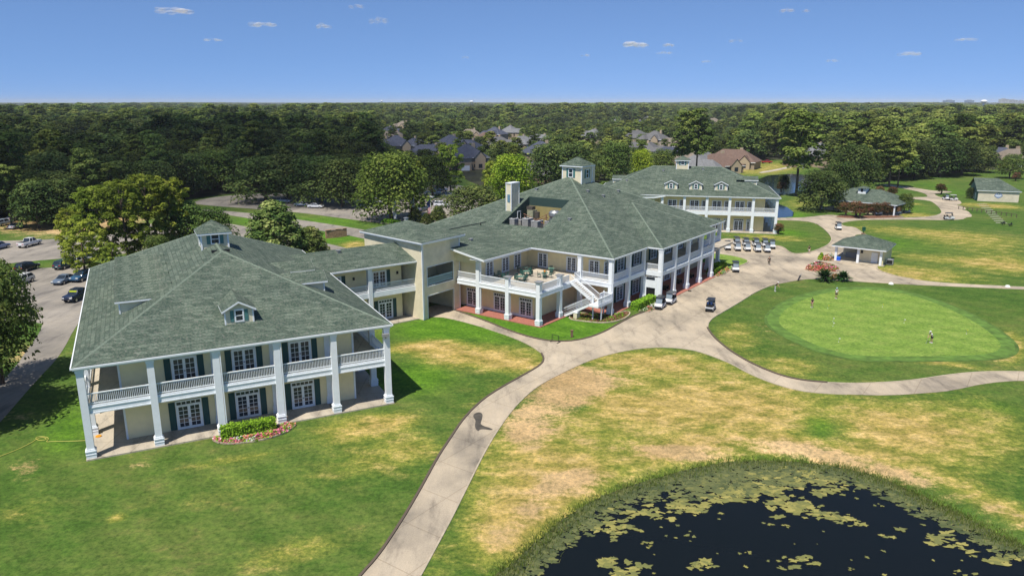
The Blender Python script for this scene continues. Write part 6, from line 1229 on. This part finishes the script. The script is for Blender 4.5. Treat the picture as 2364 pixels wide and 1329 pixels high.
for x, y, yt, lb in [(1950,498,467,'reddish crape myrtle at the left end of the row'),(1975,500,464,'reddest crape myrtle near the left of the row'),(1984,504,470,'crape myrtle with pale trunk nearest the path'),(2003,497,470,'green and red myrtle in the middle of the row'),(2020,498,468,'myrtle right of the white-roofed cart'),(2044,497,467,'myrtle in the right half of the row'),(2062,497,468,'myrtle near the small dark tree'),(1935,490,468,'yellowish bush-like myrtle left of the row'),(2030,455,430,'red-brown myrtle behind the shelter roof, left one'),(2058,456,431,'red-brown myrtle behind the shelter roof, right one'),(2171,449,424,'lone red crape myrtle by the path junction'),(1803,444,420,'pinkish small tree on the pond bank'),(1797,540,515,'pink flowering bush at the corner of the far pavilion'),(2345,418,398,'red-leaved small tree at the right edge')]:
    g = G(x, y); tree('myrtle', g[0], g[1], max(1.6, toppx(g[0], g[1], yt)), lb, mg)
for x, y, yt, lb in [(958,512,478,'cream-blossomed shrub tree left of the middle flag'),(1012,517,476,'cream-blossomed shrub tree right of the striped flag'),(985,519,492,'low blossomed shrub between the flagpoles')]:
    g = G(x, y); tree('mag', g[0], g[1], toppx(g[0], g[1], yt), lb, None, 1.6)

# --- the woods: nearest trees one by one, the rest as one mass
FRONT = [(-900,600),(-300,560),(0,506),(110,516),(250,508),(300,498),(440,460),(560,447),(700,445),(850,448),(940,436),(970,415),(1060,410),(1120,436),(1230,452),(1300,436),(1400,418),(1540,404),(1640,392),(1700,376),(1760,371),(1850,371),(1885,388),(1950,420),(2040,422),(2080,416),(2120,404),(2240,400),(2300,393),(2364,402),(2700,425),(3400,450)]
def topx(X, Y, Z=0):
    Z = Z-H; d = Y*cos(PITCH)-Z*sin(PITCH); v = Y*sin(PITCH)+Z*cos(PITCH); return CX+FPX*X/d, CY-FPX*v/d
HG = [G(h[0], h[1], 6.5) for h in HS]; HA = [(math.atan2(a, b), math.hypot(a, b)) for a, b in HG]
ROADP = np.array([G(*p) for p in [(165,330),(230,325),(245,350),(215,385),(150,410),(60,445),(0,480),(-60,500),(-120,480),(0,435),(120,395),(180,365)]])
cand = []
d = 190.0
while d < 11000:
    s = 8.8 if d < 450 else 12.5 if d < 900 else 19 if d < 1800 else 34 if d < 4000 else 85
    na = int(1.75*d/s)
    for i in range(na):
        a = -0.875+(i+rng.random())/na*1.75; r_ = d+rng.uniform(-.45, .45)*s; X, Y = r_*sin(a), r_*cos(a)
        if Y < 120: continue
        x, y = topx(X, Y)
        fy = np.interp(x, [p[0] for p in FRONT], [p[1] for p in FRONT])
        if y > fy-1.5: continue
        if inside(ROADP, np.array([X]), np.array([Y]))[0] or (Y < 400 and edgedist(POND2, np.array([X]), np.array([Y]))[0] < 4): continue
        if any((X-g[0])**2+(Y-g[1])**2 < 150 for g in HG): continue
        open_ = 870 < x < 1720 and y > 262
        rej = False
        for (ha, hd_) in HA:
            if abs(a-ha)*hd_ < 10 and 0 < hd_-r_ < 95 and rng.random() < .72: rej = True; break
        if rej: continue
        if open_ and y > 285 and rng.random() < .25: continue
        cand.append((r_, X, Y, x, y, open_))
    d += s*.93
cand.sort()
IND = cand[:275]; REST = cand[275:]
def pick(x, y, open_):
    u = rng.random()
    if x < 870: return 'oak_dark' if u < .62 else ('pine_dark' if u < .86 else 'pine') if y < 330 or u < .9 else 'oak'
    if open_: return 'oak' if u < .35 else 'oak_dark' if u < .6 else 'pine' if u < .8 else 'pine_dark'
    return 'pine' if u < .38 else 'oak_dark' if u < .62 else 'pine_dark' if u < .85 else 'oak'
LB = {'oak_dark': 'dark broad-crowned oak standing in the dense wood', 'oak': 'green oak standing in the wood behind the buildings', 'pine': 'tall light-topped pine in the wood behind the buildings', 'pine_dark': 'tall dark pine standing in the wood'}
def hgt(k, x, y, open_):
    base = {'oak_dark': 14.5, 'oak': 12, 'pine': 19.5, 'pine_dark': 19.5}[k]; h = base*rng.uniform(.62, 1.2)*(1+.14*sin(x*.011+y*.09))
    return h*(.62 if open_ and y > 290 else 1)
for r_, X, Y, x, y, op in IND:
    k = pick(x, y, op); tree(k, X, Y, hgt(k, x, y, op), LB[k], 'trees of the surrounding wood: '+k.replace('_', ' '), rng.uniform(1.05, 1.4))
# remaining wood: instances of simpler trees on points, one object
pc = bpy.data.collections.new('wood_kinds'); kinds = ['oak_dark', 'oak', 'pine', 'pine_dark']; pi_ = []
simple = {'oak_dark': ('oak', 12.5, 15, LM_DARK), 'oak': ('oak', 12, 13, LM_OAK), 'pine': ('pine', 9.5, 20, LM_PINE), 'pine_dark': ('pine', 9, 20, LM_OAK)}
for k in kinds:
    for v in range(2):
        kd, w_, h_, mt = simple[k]; C_ = {'oak': c_oak, 'pine': c_pine}[kd](w_*(1+.1*v), h_, n=26)
        me = leafmesh('canopy', C_, 2200, .95, mt, up=.95); ob = bpy.data.objects.new('%s_%d' % (k, v), me); pc.objects.link(ob)
me = bpy.data.meshes.new('woodland'); P_ = []; S_ = []; K_ = []; Rz = []
for r_, X, Y, x, y, op in REST:
    k = pick(x, y, op); h_ = hgt(k, x, y, op); f = 1 if r_ < 900 else 1.15 if r_ < 1800 else 1.25 if r_ < 4000 else 1.2
    wx_ = rng.uniform(1.05, 1.5) if r_ < 900 else 1.5 if r_ < 1800 else 2.4 if r_ < 4000 else 6
    P_.append((X, Y, 0)); sc_ = h_/simple[k][2]*min(f, 1.15); S_.append((sc_*wx_, sc_*wx_, sc_)); K_.append(sorted(['%s_%d' % (a, b) for a in kinds for b in range(2)]).index('%s_%d' % (k, int(rng.integers(2))))); Rz.append((0, 0, rng.uniform(0, 6.28)))
me.from_pydata(P_, [], []); 
for nm, ty, dat, key in (('sc', 'FLOAT_VECTOR', S_, 'vector'), ('rot', 'FLOAT_VECTOR', Rz, 'vector'), ('kindex', 'INT', K_, 'value')):
    a = me.attributes.new(nm, ty, 'POINT'); a.data.foreach_set(key, np.array(dat, np.float32 if ty != 'INT' else np.int32).ravel())
wd = tag(link('woodland', me), kind='stuff', label='endless mixed pine and oak woodland stretching to the horizon', cat='woodland')
ng = bpy.data.node_groups.new('scatter', 'GeometryNodeTree'); ng.interface.new_socket('Geometry', in_out='INPUT', socket_type='NodeSocketGeometry'); ng.interface.new_socket('Geometry', in_out='OUTPUT', socket_type='NodeSocketGeometry')
gi = ng.nodes.new('NodeGroupInput'); go = ng.nodes.new('NodeGroupOutput'); iop = ng.nodes.new('GeometryNodeInstanceOnPoints'); ci = ng.nodes.new('GeometryNodeCollectionInfo')
ci.inputs['Collection'].default_value = pc; ci.inputs['Separate Children'].default_value = True; ci.inputs['Reset Children'].default_value = True
iop.inputs['Pick Instance'].default_value = True
def na(nm, ty): n = ng.nodes.new('GeometryNodeInputNamedAttribute'); n.data_type = ty; n.inputs[0].default_value = nm; return n
l = ng.links.new; l(gi.outputs[0], iop.inputs['Points']); l(ci.outputs[0], iop.inputs['Instance']); l(na('kindex', 'INT').outputs[0], iop.inputs['Instance Index']); l(na('rot', 'FLOAT_VECTOR').outputs[0], iop.inputs['Rotation']); l(na('sc', 'FLOAT_VECTOR').outputs[0], iop.inputs['Scale']); l(iop.outputs[0], go.inputs[0])
wd.modifiers.new('scatter', 'NODES').node_group = ng
# dark forest floor under the woods
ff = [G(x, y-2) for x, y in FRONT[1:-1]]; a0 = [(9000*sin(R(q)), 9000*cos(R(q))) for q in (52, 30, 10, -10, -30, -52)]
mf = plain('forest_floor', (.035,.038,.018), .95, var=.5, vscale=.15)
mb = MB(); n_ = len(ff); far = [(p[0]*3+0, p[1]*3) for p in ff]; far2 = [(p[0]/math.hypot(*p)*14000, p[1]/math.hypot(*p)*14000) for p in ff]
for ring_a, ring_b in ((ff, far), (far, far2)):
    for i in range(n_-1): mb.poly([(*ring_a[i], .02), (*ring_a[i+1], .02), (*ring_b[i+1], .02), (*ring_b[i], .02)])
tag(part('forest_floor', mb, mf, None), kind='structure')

# hedges
def hedge(label, cx, cy, w, d, h, rz, fr=None, group=None):
    o = thing('hedge', label, 'hedge', (cx, cy, 0), rz, group); r = rng; n = int((w*d+2*(w+d)*h)*95); fa = [w*d, w*h, w*h, d*h, d*h]; cs = np.cumsum(fa)/sum(fa)
    u = r.random(n); f = np.searchsorted(cs, u); a = r.uniform(-.5, .5, n); b = r.uniform(0, 1, n); P = np.zeros((n, 3)); Nn = np.zeros((n, 3))
    for k in range(5):
        m = f == k
        if k == 0: P[m] = np.stack([a[m]*w, (b[m]-.5)*d, np.full(m.sum(), h)], 1); Nn[m] = (0, 0, 1)
        elif k < 3: s = -1 if k == 1 else 1; P[m] = np.stack([a[m]*w, np.full(m.sum(), s*d/2), b[m]*h], 1); Nn[m] = (0, s, 0)
        else: s = -1 if k == 3 else 1; P[m] = np.stack([np.full(m.sum(), s*w/2), a[m]*d, b[m]*h], 1); Nn[m] = (s, 0, 0)
    P += r.normal(size=(n, 3))*.04; nn = Nn+r.normal(size=(n, 3))*.5; nn /= np.linalg.norm(nn, axis=1)[:, None]; t = np.cross(nn, r.normal(size=(n, 3))); t /= np.linalg.norm(t, axis=1)[:, None]; bb_ = np.cross(nn, t); s = r.uniform(.07, .15, n)[:, None]
    me = npmesh('foliage', np.stack([P-t*s, P+bb_*s*.7, P+t*s, P-bb_*s*.7], 1).reshape(-1, 3), np.arange(4*n).reshape(n, 4), LM_HEDGE); at = me.attributes.new('tint', 'FLOAT', 'FACE'); at.data.foreach_set('value', np.resize(r.uniform(.3, 1, n), len(me.polygons)).astype(np.float32))
    part('foliage', me, None, o); part('hedge_core', MB().box(-w/2+.05, w/2-.05, -d/2+.05, d/2-.05, 0, h-.05), plain('hedge_core', (.05,.10,.015), .95), o); return o
p = loc(A, 13.3, -1.3, 0); hedge('clipped bright green box hedge in front of the left pavilion', p[0], p[1], 4.9, 1.15, 1.2, A.rotation_euler.z)
a_ = np.array(G(1440, 716)); b_ = np.array(G(1500, 690)); c_ = loc(B, 7.9, -1.3, 0); hedge('clipped bright green hedge beside the porch corner of the main clubhouse', c_[0], c_[1], 6.2, 1.3, 1.15, B.rotation_euler.z)
for i, (lx, ly, w_) in enumerate([(36.5, -1.6, 3.4), (40.5, -1.0, 3.4)]): c_ = loc(B, lx, ly, 0); hedge(['clipped hedge by the last porch column, nearer one', 'clipped hedge by the last porch column, farther one'][i], c_[0], c_[1], w_, 1.6, 1.1, B.rotation_euler.z)
# flower beds
def bed(label, poly_pts, n, cols, hmax=.45, soil=True, edge=True):
    pts = np.array(poly_pts); o = thing('flower_bed', label, 'flower bed', (float(pts[:,0].mean()), float(pts[:,1].mean()), 0)); c0 = pts.mean(0); lp = pts-c0
    mb = MB(); mb.poly([(q[0], q[1], .06) for q in lp]); part('soil', mb, plain('mulch', (.16,.075,.045), .95, var=.3), o)
    if edge: s = strip('stone_edge', [tuple(q) for q in lp], .18, .14, plain('edge_stone', (.45,.38,.28), .9, var=.3), 0.0, closed=True); s.parent = o; del s['kind']
    lo, hi = lp.min(0), lp.max(0); Q = rng.uniform(lo, hi, size=(n*3, 2)); Q = Q[inside(lp, Q[:,0], Q[:,1])][:n]
    patch = rng.uniform(lo, hi, size=(26, 2)); pc_ = np.arange(26) % len(cols); near_ = np.argmin(((Q[:,None]-patch[None])**2).sum(-1), 1); colr = pc_[near_]; rnd = rng.random(len(Q)); colr = np.where(rnd < .3, -1, np.where(rnd < .42, rng.integers(0, len(cols), len(Q)), colr))
    for ci_ in range(-1, len(cols)):
        q = Q[colr == ci_]
        if not len(q): continue
        dd = edgedist(lp, q[:,0], q[:,1]); z = .08+np.minimum(dd, .6)/.6*hmax*rng.uniform(.6, 1, len(q)); P = np.c_[q, z]
        me_ = leafblobs(P, .13 if ci_ >= 0 else .15, cols[ci_] if ci_ >= 0 else LM_HEDGE); part('blossom' if ci_ >= 0 else 'foliage', me_, None, o)
    return o
def leafblobs(P, s, mat):
    n = len(P); k = 3; P = np.repeat(P, k, 0)+rng.normal(size=(n*k, 3))*s*.35; n = len(P); nn = rng.normal(size=(n, 3))*.5+np.array([0,0,1]); nn /= np.linalg.norm(nn, axis=1)[:, None]; t = np.cross(nn, rng.normal(size=(n, 3))); t /= np.linalg.norm(t, axis=1)[:, None]; b = np.cross(nn, t); sz = s*rng.uniform(.5, 1, n)[:, None]
    me = npmesh('petals', np.stack([P-t*sz, P+b*sz, P+t*sz, P-b*sz], 1).reshape(-1, 3), np.arange(4*n).reshape(n, 4), mat); at = me.attributes.new('tint', 'FLOAT', 'FACE'); at.data.foreach_set('value', np.resize(rng.uniform(.2, .9, n), len(me.polygons)).astype(np.float32)); return me
PK = plain('petal_pink', (.62,.17,.26), .8, var=.25, vscale=8); SAL = plain('petal_salmon', (.62,.22,.16), .8, var=.25, vscale=8); PWH = plain('petal_white', (.72,.70,.70), .8); YEL = plain('petal_yellow', (.65,.42,.03), .8)
bp_ = [loc(A, *q, 0)[:2] for q in [(9.9,-.8),(10.6,-2.3),(12,-3.0),(13.8,-3.3),(15.6,-3.0),(17,-2.2),(17.9,-1.0),(16.3,-.65),(16.2,-1.9),(14,-2.1),(10.9,-2.0),(10.6,-.8)]]
bed('curved bed of pink, salmon and white flowers in front of the left pavilion hedge', smooth(bp_, True, 1), 2600, [PK, SAL, PWH, SAL, PK])
bed('flower bed of pale and salmon plants between the porch hedge and the drive', [loc(B, *q, 0)[:2] for q in [(4.6,-2.2),(11.0,-2.2),(11.2,-3.4),(9,-3.6),(5.2,-3.5)]], 1500, [PWH, SAL, plain('leaf_grey', (.35,.42,.25), .8)])
bed('leafy bed by the last porch column with pale green plants', [loc(B, *q, 0)[:2] for q in [(34.2,-3.2),(37,-3.4),(41.5,-2.8),(42,-1.9),(35,-2.5)]], 900, [plain('leaf_grey', (.35,.42,.25), .8), SAL], .7)
bed('pink and red flower island in the middle of the drive near the shelter', smooth([G(*q) for q in [(1858,622),(1866,611),(1887,606),(1905,611),(1928,615),(1940,623),(1932,629),(1905,627),(1885,628),(1866,626)]], True, 1), 2200, [PK, plain('petal_red', (.5,.05,.08), .8), PWH, SAL])
bed('mixed brown and pink flower bed against the left end of the shelter', smooth([G(*q) for q in [(1894,600),(1905,590),(1922,586),(1926,597),(1922,603),(1905,603)]], True, 1), 1100, [SAL, PWH])
bed('brown ground-cover bed under the terrace stair', smooth([loc(B, *q, 0)[:2] for q in [(-5.4,4.6),(-4.9,1.5),(-3.9,-1.2),(-.5,-2.4),(3.2,-1.6),(3.6,-.3),(.6,.0),(-.6,3.4),(-2.0,5.2)]], True, 2), 500, [plain('leaf_brown', (.14,.12,.03), .9)], .08, edge=True)
# sago palms by the green
def palm(label, x, y, r, h):
    g = G(x, y); o = thing('sago_palm', label, 'palm shrub', (g[0], g[1], 0)); V = []; F = []; tn = []
    for i in range(190):
        ph = rng.uniform(0, 6.28); el = rng.uniform(-.1, 1.35); Ln = r*rng.uniform(.75, 1.05); nseg = 6; prev = None
        for k in range(nseg+1):
            a = k/nseg; rr_ = Ln*a*cos(el)*1.0; z = .6+Ln*a*sin(el)*.95-.4*a*a*Ln*.6+.1; z = max(z, .08); w_ = .17*(1-a*.75); sx, sy = -sin(ph)*w_, cos(ph)*w_; c0 = (rr_*cos(ph), rr_*sin(ph), z); V += [(c0[0]+sx, c0[1]+sy, z-.05), (c0[0]-sx, c0[1]-sy, z-.05)]
            if k: q = len(V); F.append((q-4, q-3, q-1, q-2)); tn.append(rng.random())
    me = npmesh('fronds', np.array(V), np.array(F), LM_PALM); at = me.attributes.new('tint', 'FLOAT', 'FACE'); at.data.foreach_set('value', np.resize(tn, len(me.polygons)).astype(np.float32)); part('fronds', me, None, o); part('stump', MB().frustum(0,0,.3,.25,0,.6,10), M_BARK, o)
palm('large dark green sago palm at the back edge of the green', 1903, 648, 2.3, 2.6); palm('smaller sago palm right of the large one at the back edge of the green', 1946, 648, 1.7, 2.0)
g = G(1930, 645); bed('small red-brown bush patch between the two sago palms', [(g[0]-1.2, g[1]-.8), (g[0]+1.2, g[1]-.8), (g[0]+1.2, g[1]+.9), (g[0]-1.2, g[1]+.9)], 260, [plain('leaf_rust', (.4,.13,.05), .9)], .9)
p = G(1892, 612); yb_ = thing('flowering_shrub', 'upright yellow-leaved plant beside the drive flower island', 'shrub', (p[0], p[1], 0)); part('foliage', leafmesh('foliage', [(0,0,1.4,.45,.45,.7),(.2,0,2.0,.3,.3,.5)], 350, .3, LM_LIME), None, yb_); part('stem', MB().frustum(0,0,.06,.04,0,1.4,6), M_BARK, yb_)
p = G(895, 518); gs_ = thing('clipped_bush', 'bright lime clipped bush by the tower behind the first flagpole', 'bush', (p[0]+.5, p[1], 0)); part('foliage', leafmesh('foliage', [(0,0,.7,2.2,1.2,.8),(1.5,.3,.6,1.4,1.0,.7)], 1600, .25, LM_HEDGE), None, gs_); part('stem', MB().frustum(0,0,.08,.05,0,.6,6), M_BARK, gs_)

# pond algae: uncountable mats of floating weed
V, F, n0 = [], [], 0
am, t = newmat('algae'); tc = N(t, 'ShaderNodeTexCoord'); no = N(t, 'ShaderNodeTexNoise'); no.inputs['Scale'].default_value = 1.1; no.inputs['Detail'].default_value = 10; no.inputs['Roughness'].default_value = .75; L(t, tc, 'Object', no, 'Vector')
at = N(t, 'ShaderNodeAttribute', attribute_name='tint'); ad = N(t, 'ShaderNodeMath', operation='MULTIPLY_ADD'); ad.inputs[1].default_value = .42; L(t, no, 0, ad, 0); mu = N(t, 'ShaderNodeMath', operation='MULTIPLY'); mu.inputs[1].default_value = .75; L(t, at, 2, mu, 0); L(t, mu, 0, ad, 2)
rr2 = ramp(t, [(.2, (.05,.07,.028)), (.5, (.12,.135,.05)), (.78, (.19,.19,.055)), (1.0, (.34,.30,.09))]); L(t, ad, 0, rr2, 0)
nf = N(t, 'ShaderNodeTexNoise'); nf.inputs['Scale'].default_value = 5; nf.inputs['Detail'].default_value = 6; L(t, tc, 'Object', nf, 'Vector'); finish(t, rr2.outputs[0], .9, nf.outputs[0], .5, .06)
tints = []
def mat_blob(X, Y, r, tint, el=1.0, th=0):
    n = 26 if r > .4 else 14; q = len(V); ph = rng.uniform(0, 6.28, 5); am_ = rng.uniform(.08, .26, 5); z = -.44+rng.uniform(0, .035)
    V.append((X, Y, z+.03)); 
    for k in range(n):
        a = 2*pi*k/n; rad = r*(1+sum(am_[j]*sin((j+2)*a+ph[j]) for j in range(5)))*rng.uniform(.86, 1.12); u, w = rad*cos(a)*el, rad*sin(a)/el
        V.append((X+u*cos(th)-w*sin(th), Y+u*sin(th)+w*cos(th), z))
    for k in range(n): F.append((q, q+1+k, q+1+(k+1)%n)); tints.append(tint)
bigs = [(1660,1142,2.2),(1690,1145,1.6),(1560,1165,1.2),(1600,1170,1.4),(1500,1180,1.6),(1745,1130,1.5),(1790,1130,1.4),(1820,1155,1.5),(1770,1098,1.3),(1850,1090,2.0),(1900,1110,1.6),(1870,1120,1.8),(1920,1132,1.2),(1820,1175,1.7),(1860,1172,1.3),(1890,1185,1.2),(1930,1190,1.0),(1960,1200,1.1),(1610,1178,1.0),(2190,1250,1.5),(2320,1290,1.3),(1835,1293,1.1),(1620,1300,.9),(1610,1310,.6),(1570,1235,.6),(1490,1255,.5),(1410,1300,1.2),(1450,1320,1.3),(1440,1210,1.3),(1410,1225,1.3),(1730,1275,.3),(1960,1312,.3),(1805,1213,.35),(1772,1208,.4),(2050,1240,.6),(2220,1322,.6)]
for x, y, r_ in bigs:
    g = G(x, y, -.45)
    for k in range(17 if r_ > .7 else 4): mat_blob(g[0]+rng.normal()*r_*.62, g[1]+rng.normal()*r_*.36, (.15+r_*.5)*rng.uniform(.17, .46), rng.uniform(.5, 1.0), rng.uniform(1, 1.5), rng.uniform(-.5, .5))
lo, hi = POND.min(0), POND.max(0); Q = rng.uniform(lo, hi, size=(60000, 2)); Q = Q[inside(POND, Q[:,0], Q[:,1])]; dd = edgedist(POND, Q[:,0], Q[:,1])
topw = np.clip((Q[:,1]-48)/12, 0, 1)       # the far shore is more overgrown
lim = 2.2+4.6*topw*(0.65+.5*np.sin(Q[:,0]*.35+1.0)); keep = (rng.random(len(Q)) < np.clip(1.15-dd/np.maximum(lim, .5), 0, 1)) ; Q1 = Q[keep][:5200]; D1 = dd[keep][:5200]
for q, e_ in zip(Q1, D1): mat_blob(q[0], q[1], rng.uniform(.07, .34), np.clip(.02+.42*rng.random()**1.5+(.22*rng.random() if e_ > 1.6 else 0), 0, .9), rng.uniform(1, 1.6), rng.uniform(-.6, .6))
for q in Q[dd > 3][:90]: mat_blob(q[0], q[1], rng.uniform(.04, .16), rng.uniform(.4, .9))
me = bpy.data.meshes.new('pond_algae'); me.from_pydata(V, [], F); me.materials.append(am); a_t = me.attributes.new('tint', 'FLOAT', 'FACE'); a_t.data.foreach_set('value', np.array(tints, np.float32)); tag(link('pond_algae', me), kind='stuff', label='yellow-green mats of floating weed on the dark pond', cat='pond weed')
# rough grass on the pond banks
n = 12000; tt_ = rng.random(n)*len(POND); i0 = tt_.astype(int) % len(POND); fr = tt_-np.floor(tt_); a = POND[i0]; b = POND[(i0+1) % len(POND)]; bs = a+(b-a)*fr[:,None]+rng.normal(size=(n, 2))*np.array([.75, .75]); vis = (bs[:,1] > 30) & (bs[:,1] < 75); bs = bs[vis]; n = len(bs)
hh_ = rng.uniform(.02, .22, n); an = rng.uniform(0, 6.28, n); w_ = .05
dx = np.c_[np.cos(an), np.sin(an)]*w_; ln = rng.normal(size=(n, 2))*.12; z0 = np.full(n, -.62)
V_ = np.stack([np.c_[bs-dx, z0], np.c_[bs+dx, z0], np.c_[bs+ln+dx*.2, z0+hh_+.3], np.c_[bs+ln-dx*.2, z0+hh_+.3]], 1).reshape(-1, 3)
me = npmesh('bank_grass', V_, np.arange(4*n).reshape(n, 4), leaf_mat('bank_blades', (.14,.20,.04), (.24,.32,.07), (.42,.40,.16), .4, .5)); at = me.attributes.new('tint', 'FLOAT', 'FACE'); at.data.foreach_set('value', np.resize(rng.uniform(0, 1, n), len(me.polygons)).astype(np.float32)); tag(link('bank_grass', me), kind='stuff', label='rough grass fringing the edge of the pond', cat='grass')

# ------------------------------------------------------------------ clouds
def lumpy(name, pts, seed):
    bm = bmesh.new()
    for (x, y, z, rx_, ry_, rz_) in pts:
        bmesh.ops.create_icosphere(bm, subdivisions=3, radius=1, matrix=Matrix.Translation((x, y, z)) @ Matrix.Diagonal((rx_, ry_, rz_, 1)))
    me = bpy.data.meshes.new(name); bm.to_mesh(me); bm.free(); return me
def cloud_mat(op):
    m, t = newmat('cloud_vapour'); d = N(t, 'ShaderNodeBsdfDiffuse'); d.inputs[0].default_value = (.88,.86,.9,1); tr = N(t, 'ShaderNodeBsdfTransparent'); tl = N(t, 'ShaderNodeBsdfTranslucent'); tl.inputs[0].default_value = (.85,.85,.9,1)
    a_ = N(t, 'ShaderNodeMixShader'); a_.inputs[0].default_value = .5; L(t, d, 0, a_, 1); L(t, tl, 0, a_, 2); mx = N(t, 'ShaderNodeMixShader'); mx.inputs[0].default_value = op; L(t, tr, 0, mx, 1); L(t, a_, 0, mx, 2)
    o = N(t, 'ShaderNodeOutputMaterial'); L(t, mx, 0, o, 0); return m
CL = [(398,24,88,20,1.4,'long bright cloud at the upper left'),(608,56,62,18,1.0,'flat cloud in the upper left, second from the left'),(744,60,40,15,.8,'small tilted cloud left of centre'),(491,92,42,10,.7,'thin faint cloud low on the left'),(824,15,40,14,.45,'faint wisp near the top left of centre'),(874,47,48,20,.5,'faint cloud just below the topmost wisp'),(1467,102,66,20,1.4,'brightest cloud right of centre'),(1543,104,26,12,1.0,'small puff right of the brightest cloud'),(1535,122,40,9,.5,'thin streak below the small puff'),(1818,24,36,13,.7,'small cloud high on the right'),(1862,25,20,11,.5,'tiny puff beside the high right cloud'),(2105,124,60,14,.8,'long thin cloud at the right'),(2232,91,52,10,.7,'thin cloud at the far right'),(1352,128,22,9,.5,'tiny pale cloud left of the brightest one'),(1074,132,18,9,.35,'tiny cloud above the middle trees'),(1631,142,24,8,.5,'tiny flat cloud below and right of the brightest one'),(1920,140,34,10,.4,'faint streak of cloud in the right sky'),(1700,94,34,12,.3,'very faint smudge of cloud right of centre')]
for x, y, w_, h_, dens, lb in CL:
    el = (HY-y)/(FPX/cos(PITCH)); dist = 1500/el; X = (x-CX)/FPX*cos(PITCH)*dist*1.03; v = (CY-y)/FPX; Zc = toppx(X, dist, y); m_ = dist/FPX*cos(PITCH); X = (x-CX)*m_*(1+0.0)
    X = (x-CX)/FPX*(dist*cos(PITCH)-(Zc-H)*sin(PITCH)); sw_, sh_ = w_*m_*.5, h_*m_*.5; pts = []
    for k in range(16):
        u = rng.uniform(-1, 1); pts.append((u*sw_*.78, rng.normal()*sw_*.25, (-.25+.6*(1-abs(u))*rng.random())*sh_, sw_*rng.uniform(.15, .36), sw_*rng.uniform(.2, .35), sh_*rng.uniform(.28, .62)))
    me = lumpy('cloud', pts, 1); me.materials.append(cloud_mat(.10*dens)); [setattr(p_, 'use_smooth', True) for p_ in me.polygons]; o = link('cloud', me, None, (X, dist, Zc)); tag(o, lb, 'cloud', 'small clouds in the blue sky')
# the broad cloud overhead (above and behind the view) that shades the left wood
HCL = 700; sx_, sy_ = -HCL/tan(R(SUN_EL))*sin(R(SUN_AZ-180)), -HCL/tan(R(SUN_EL))*cos(R(SUN_AZ-180))
SH = [(-420,120),(-260,165),(-170,180),(-125,196),(-96,208),(-62,222),(-38,232),(-26,262),(-16,300),(-14,380),(-16,470),(-60,620),(-130,780),(-300,860),(-700,900),(-1400,850),(-1500,500),(-900,200)]
bc, t = newmat('cloud_grey'); d_ = N(t, 'ShaderNodeBsdfDiffuse'); d_.inputs[0].default_value = (.8,.8,.8,1); tr_ = N(t, 'ShaderNodeBsdfTransparent'); mx_ = N(t, 'ShaderNodeMixShader'); mx_.inputs[0].default_value = .25; L(t, tr_, 0, mx_, 1); L(t, d_, 0, mx_, 2); o_ = N(t, 'ShaderNodeOutputMaterial'); L(t, mx_, 0, o_, 0)
ring = smooth([(x+sx_, y+sy_) for x, y in SH], True, 2); mb = MB(); nn_ = len(ring); c0 = np.mean(ring, 0)
rims = [(1.0, HCL), (.93, HCL+60), (.75, HCL+120), (.4, HCL+170)]
for s_, z in rims: mb.v += [(c0[0]+(q[0]-c0[0])*s_+(40*sin(i*.9) if s_ < 1 else 0), c0[1]+(q[1]-c0[1])*s_+(30*cos(i*1.3) if s_ < 1 else 0), z+(15*sin(i*2.1) if s_ < 1 else 0)) for i, q in enumerate(ring)]
for k in range(3):
    for i in range(nn_): j = (i+1)%nn_; mb.f.append((k*nn_+i, k*nn_+j, (k+1)*nn_+j, (k+1)*nn_+i))
mb.f.append(tuple(3*nn_+i for i in range(nn_))); mb.f.append(tuple(reversed(range(nn_))))
tag(part('cloud', mb, bc, None), 'broad flat-based cloud overhead that shades the left woods and lots', 'cloud')
# ------------------------------------------------------------------ air
if True:
    hz, t = newmat('haze_air'); v_ = N(t, 'ShaderNodeVolumePrincipled'); v_.inputs['Color'].default_value = (.86,.93,1,1); v_.inputs['Density'].default_value = .00007; v_.inputs['Anisotropy'].default_value = -.15
    o_ = N(t, 'ShaderNodeOutputMaterial'); t.links.new(v_.outputs[0], o_.inputs['Volume'])
    tag(part('haze', MB().box(-16000, 16000, -600, 16000, -3, 74), hz, None), kind='stuff')
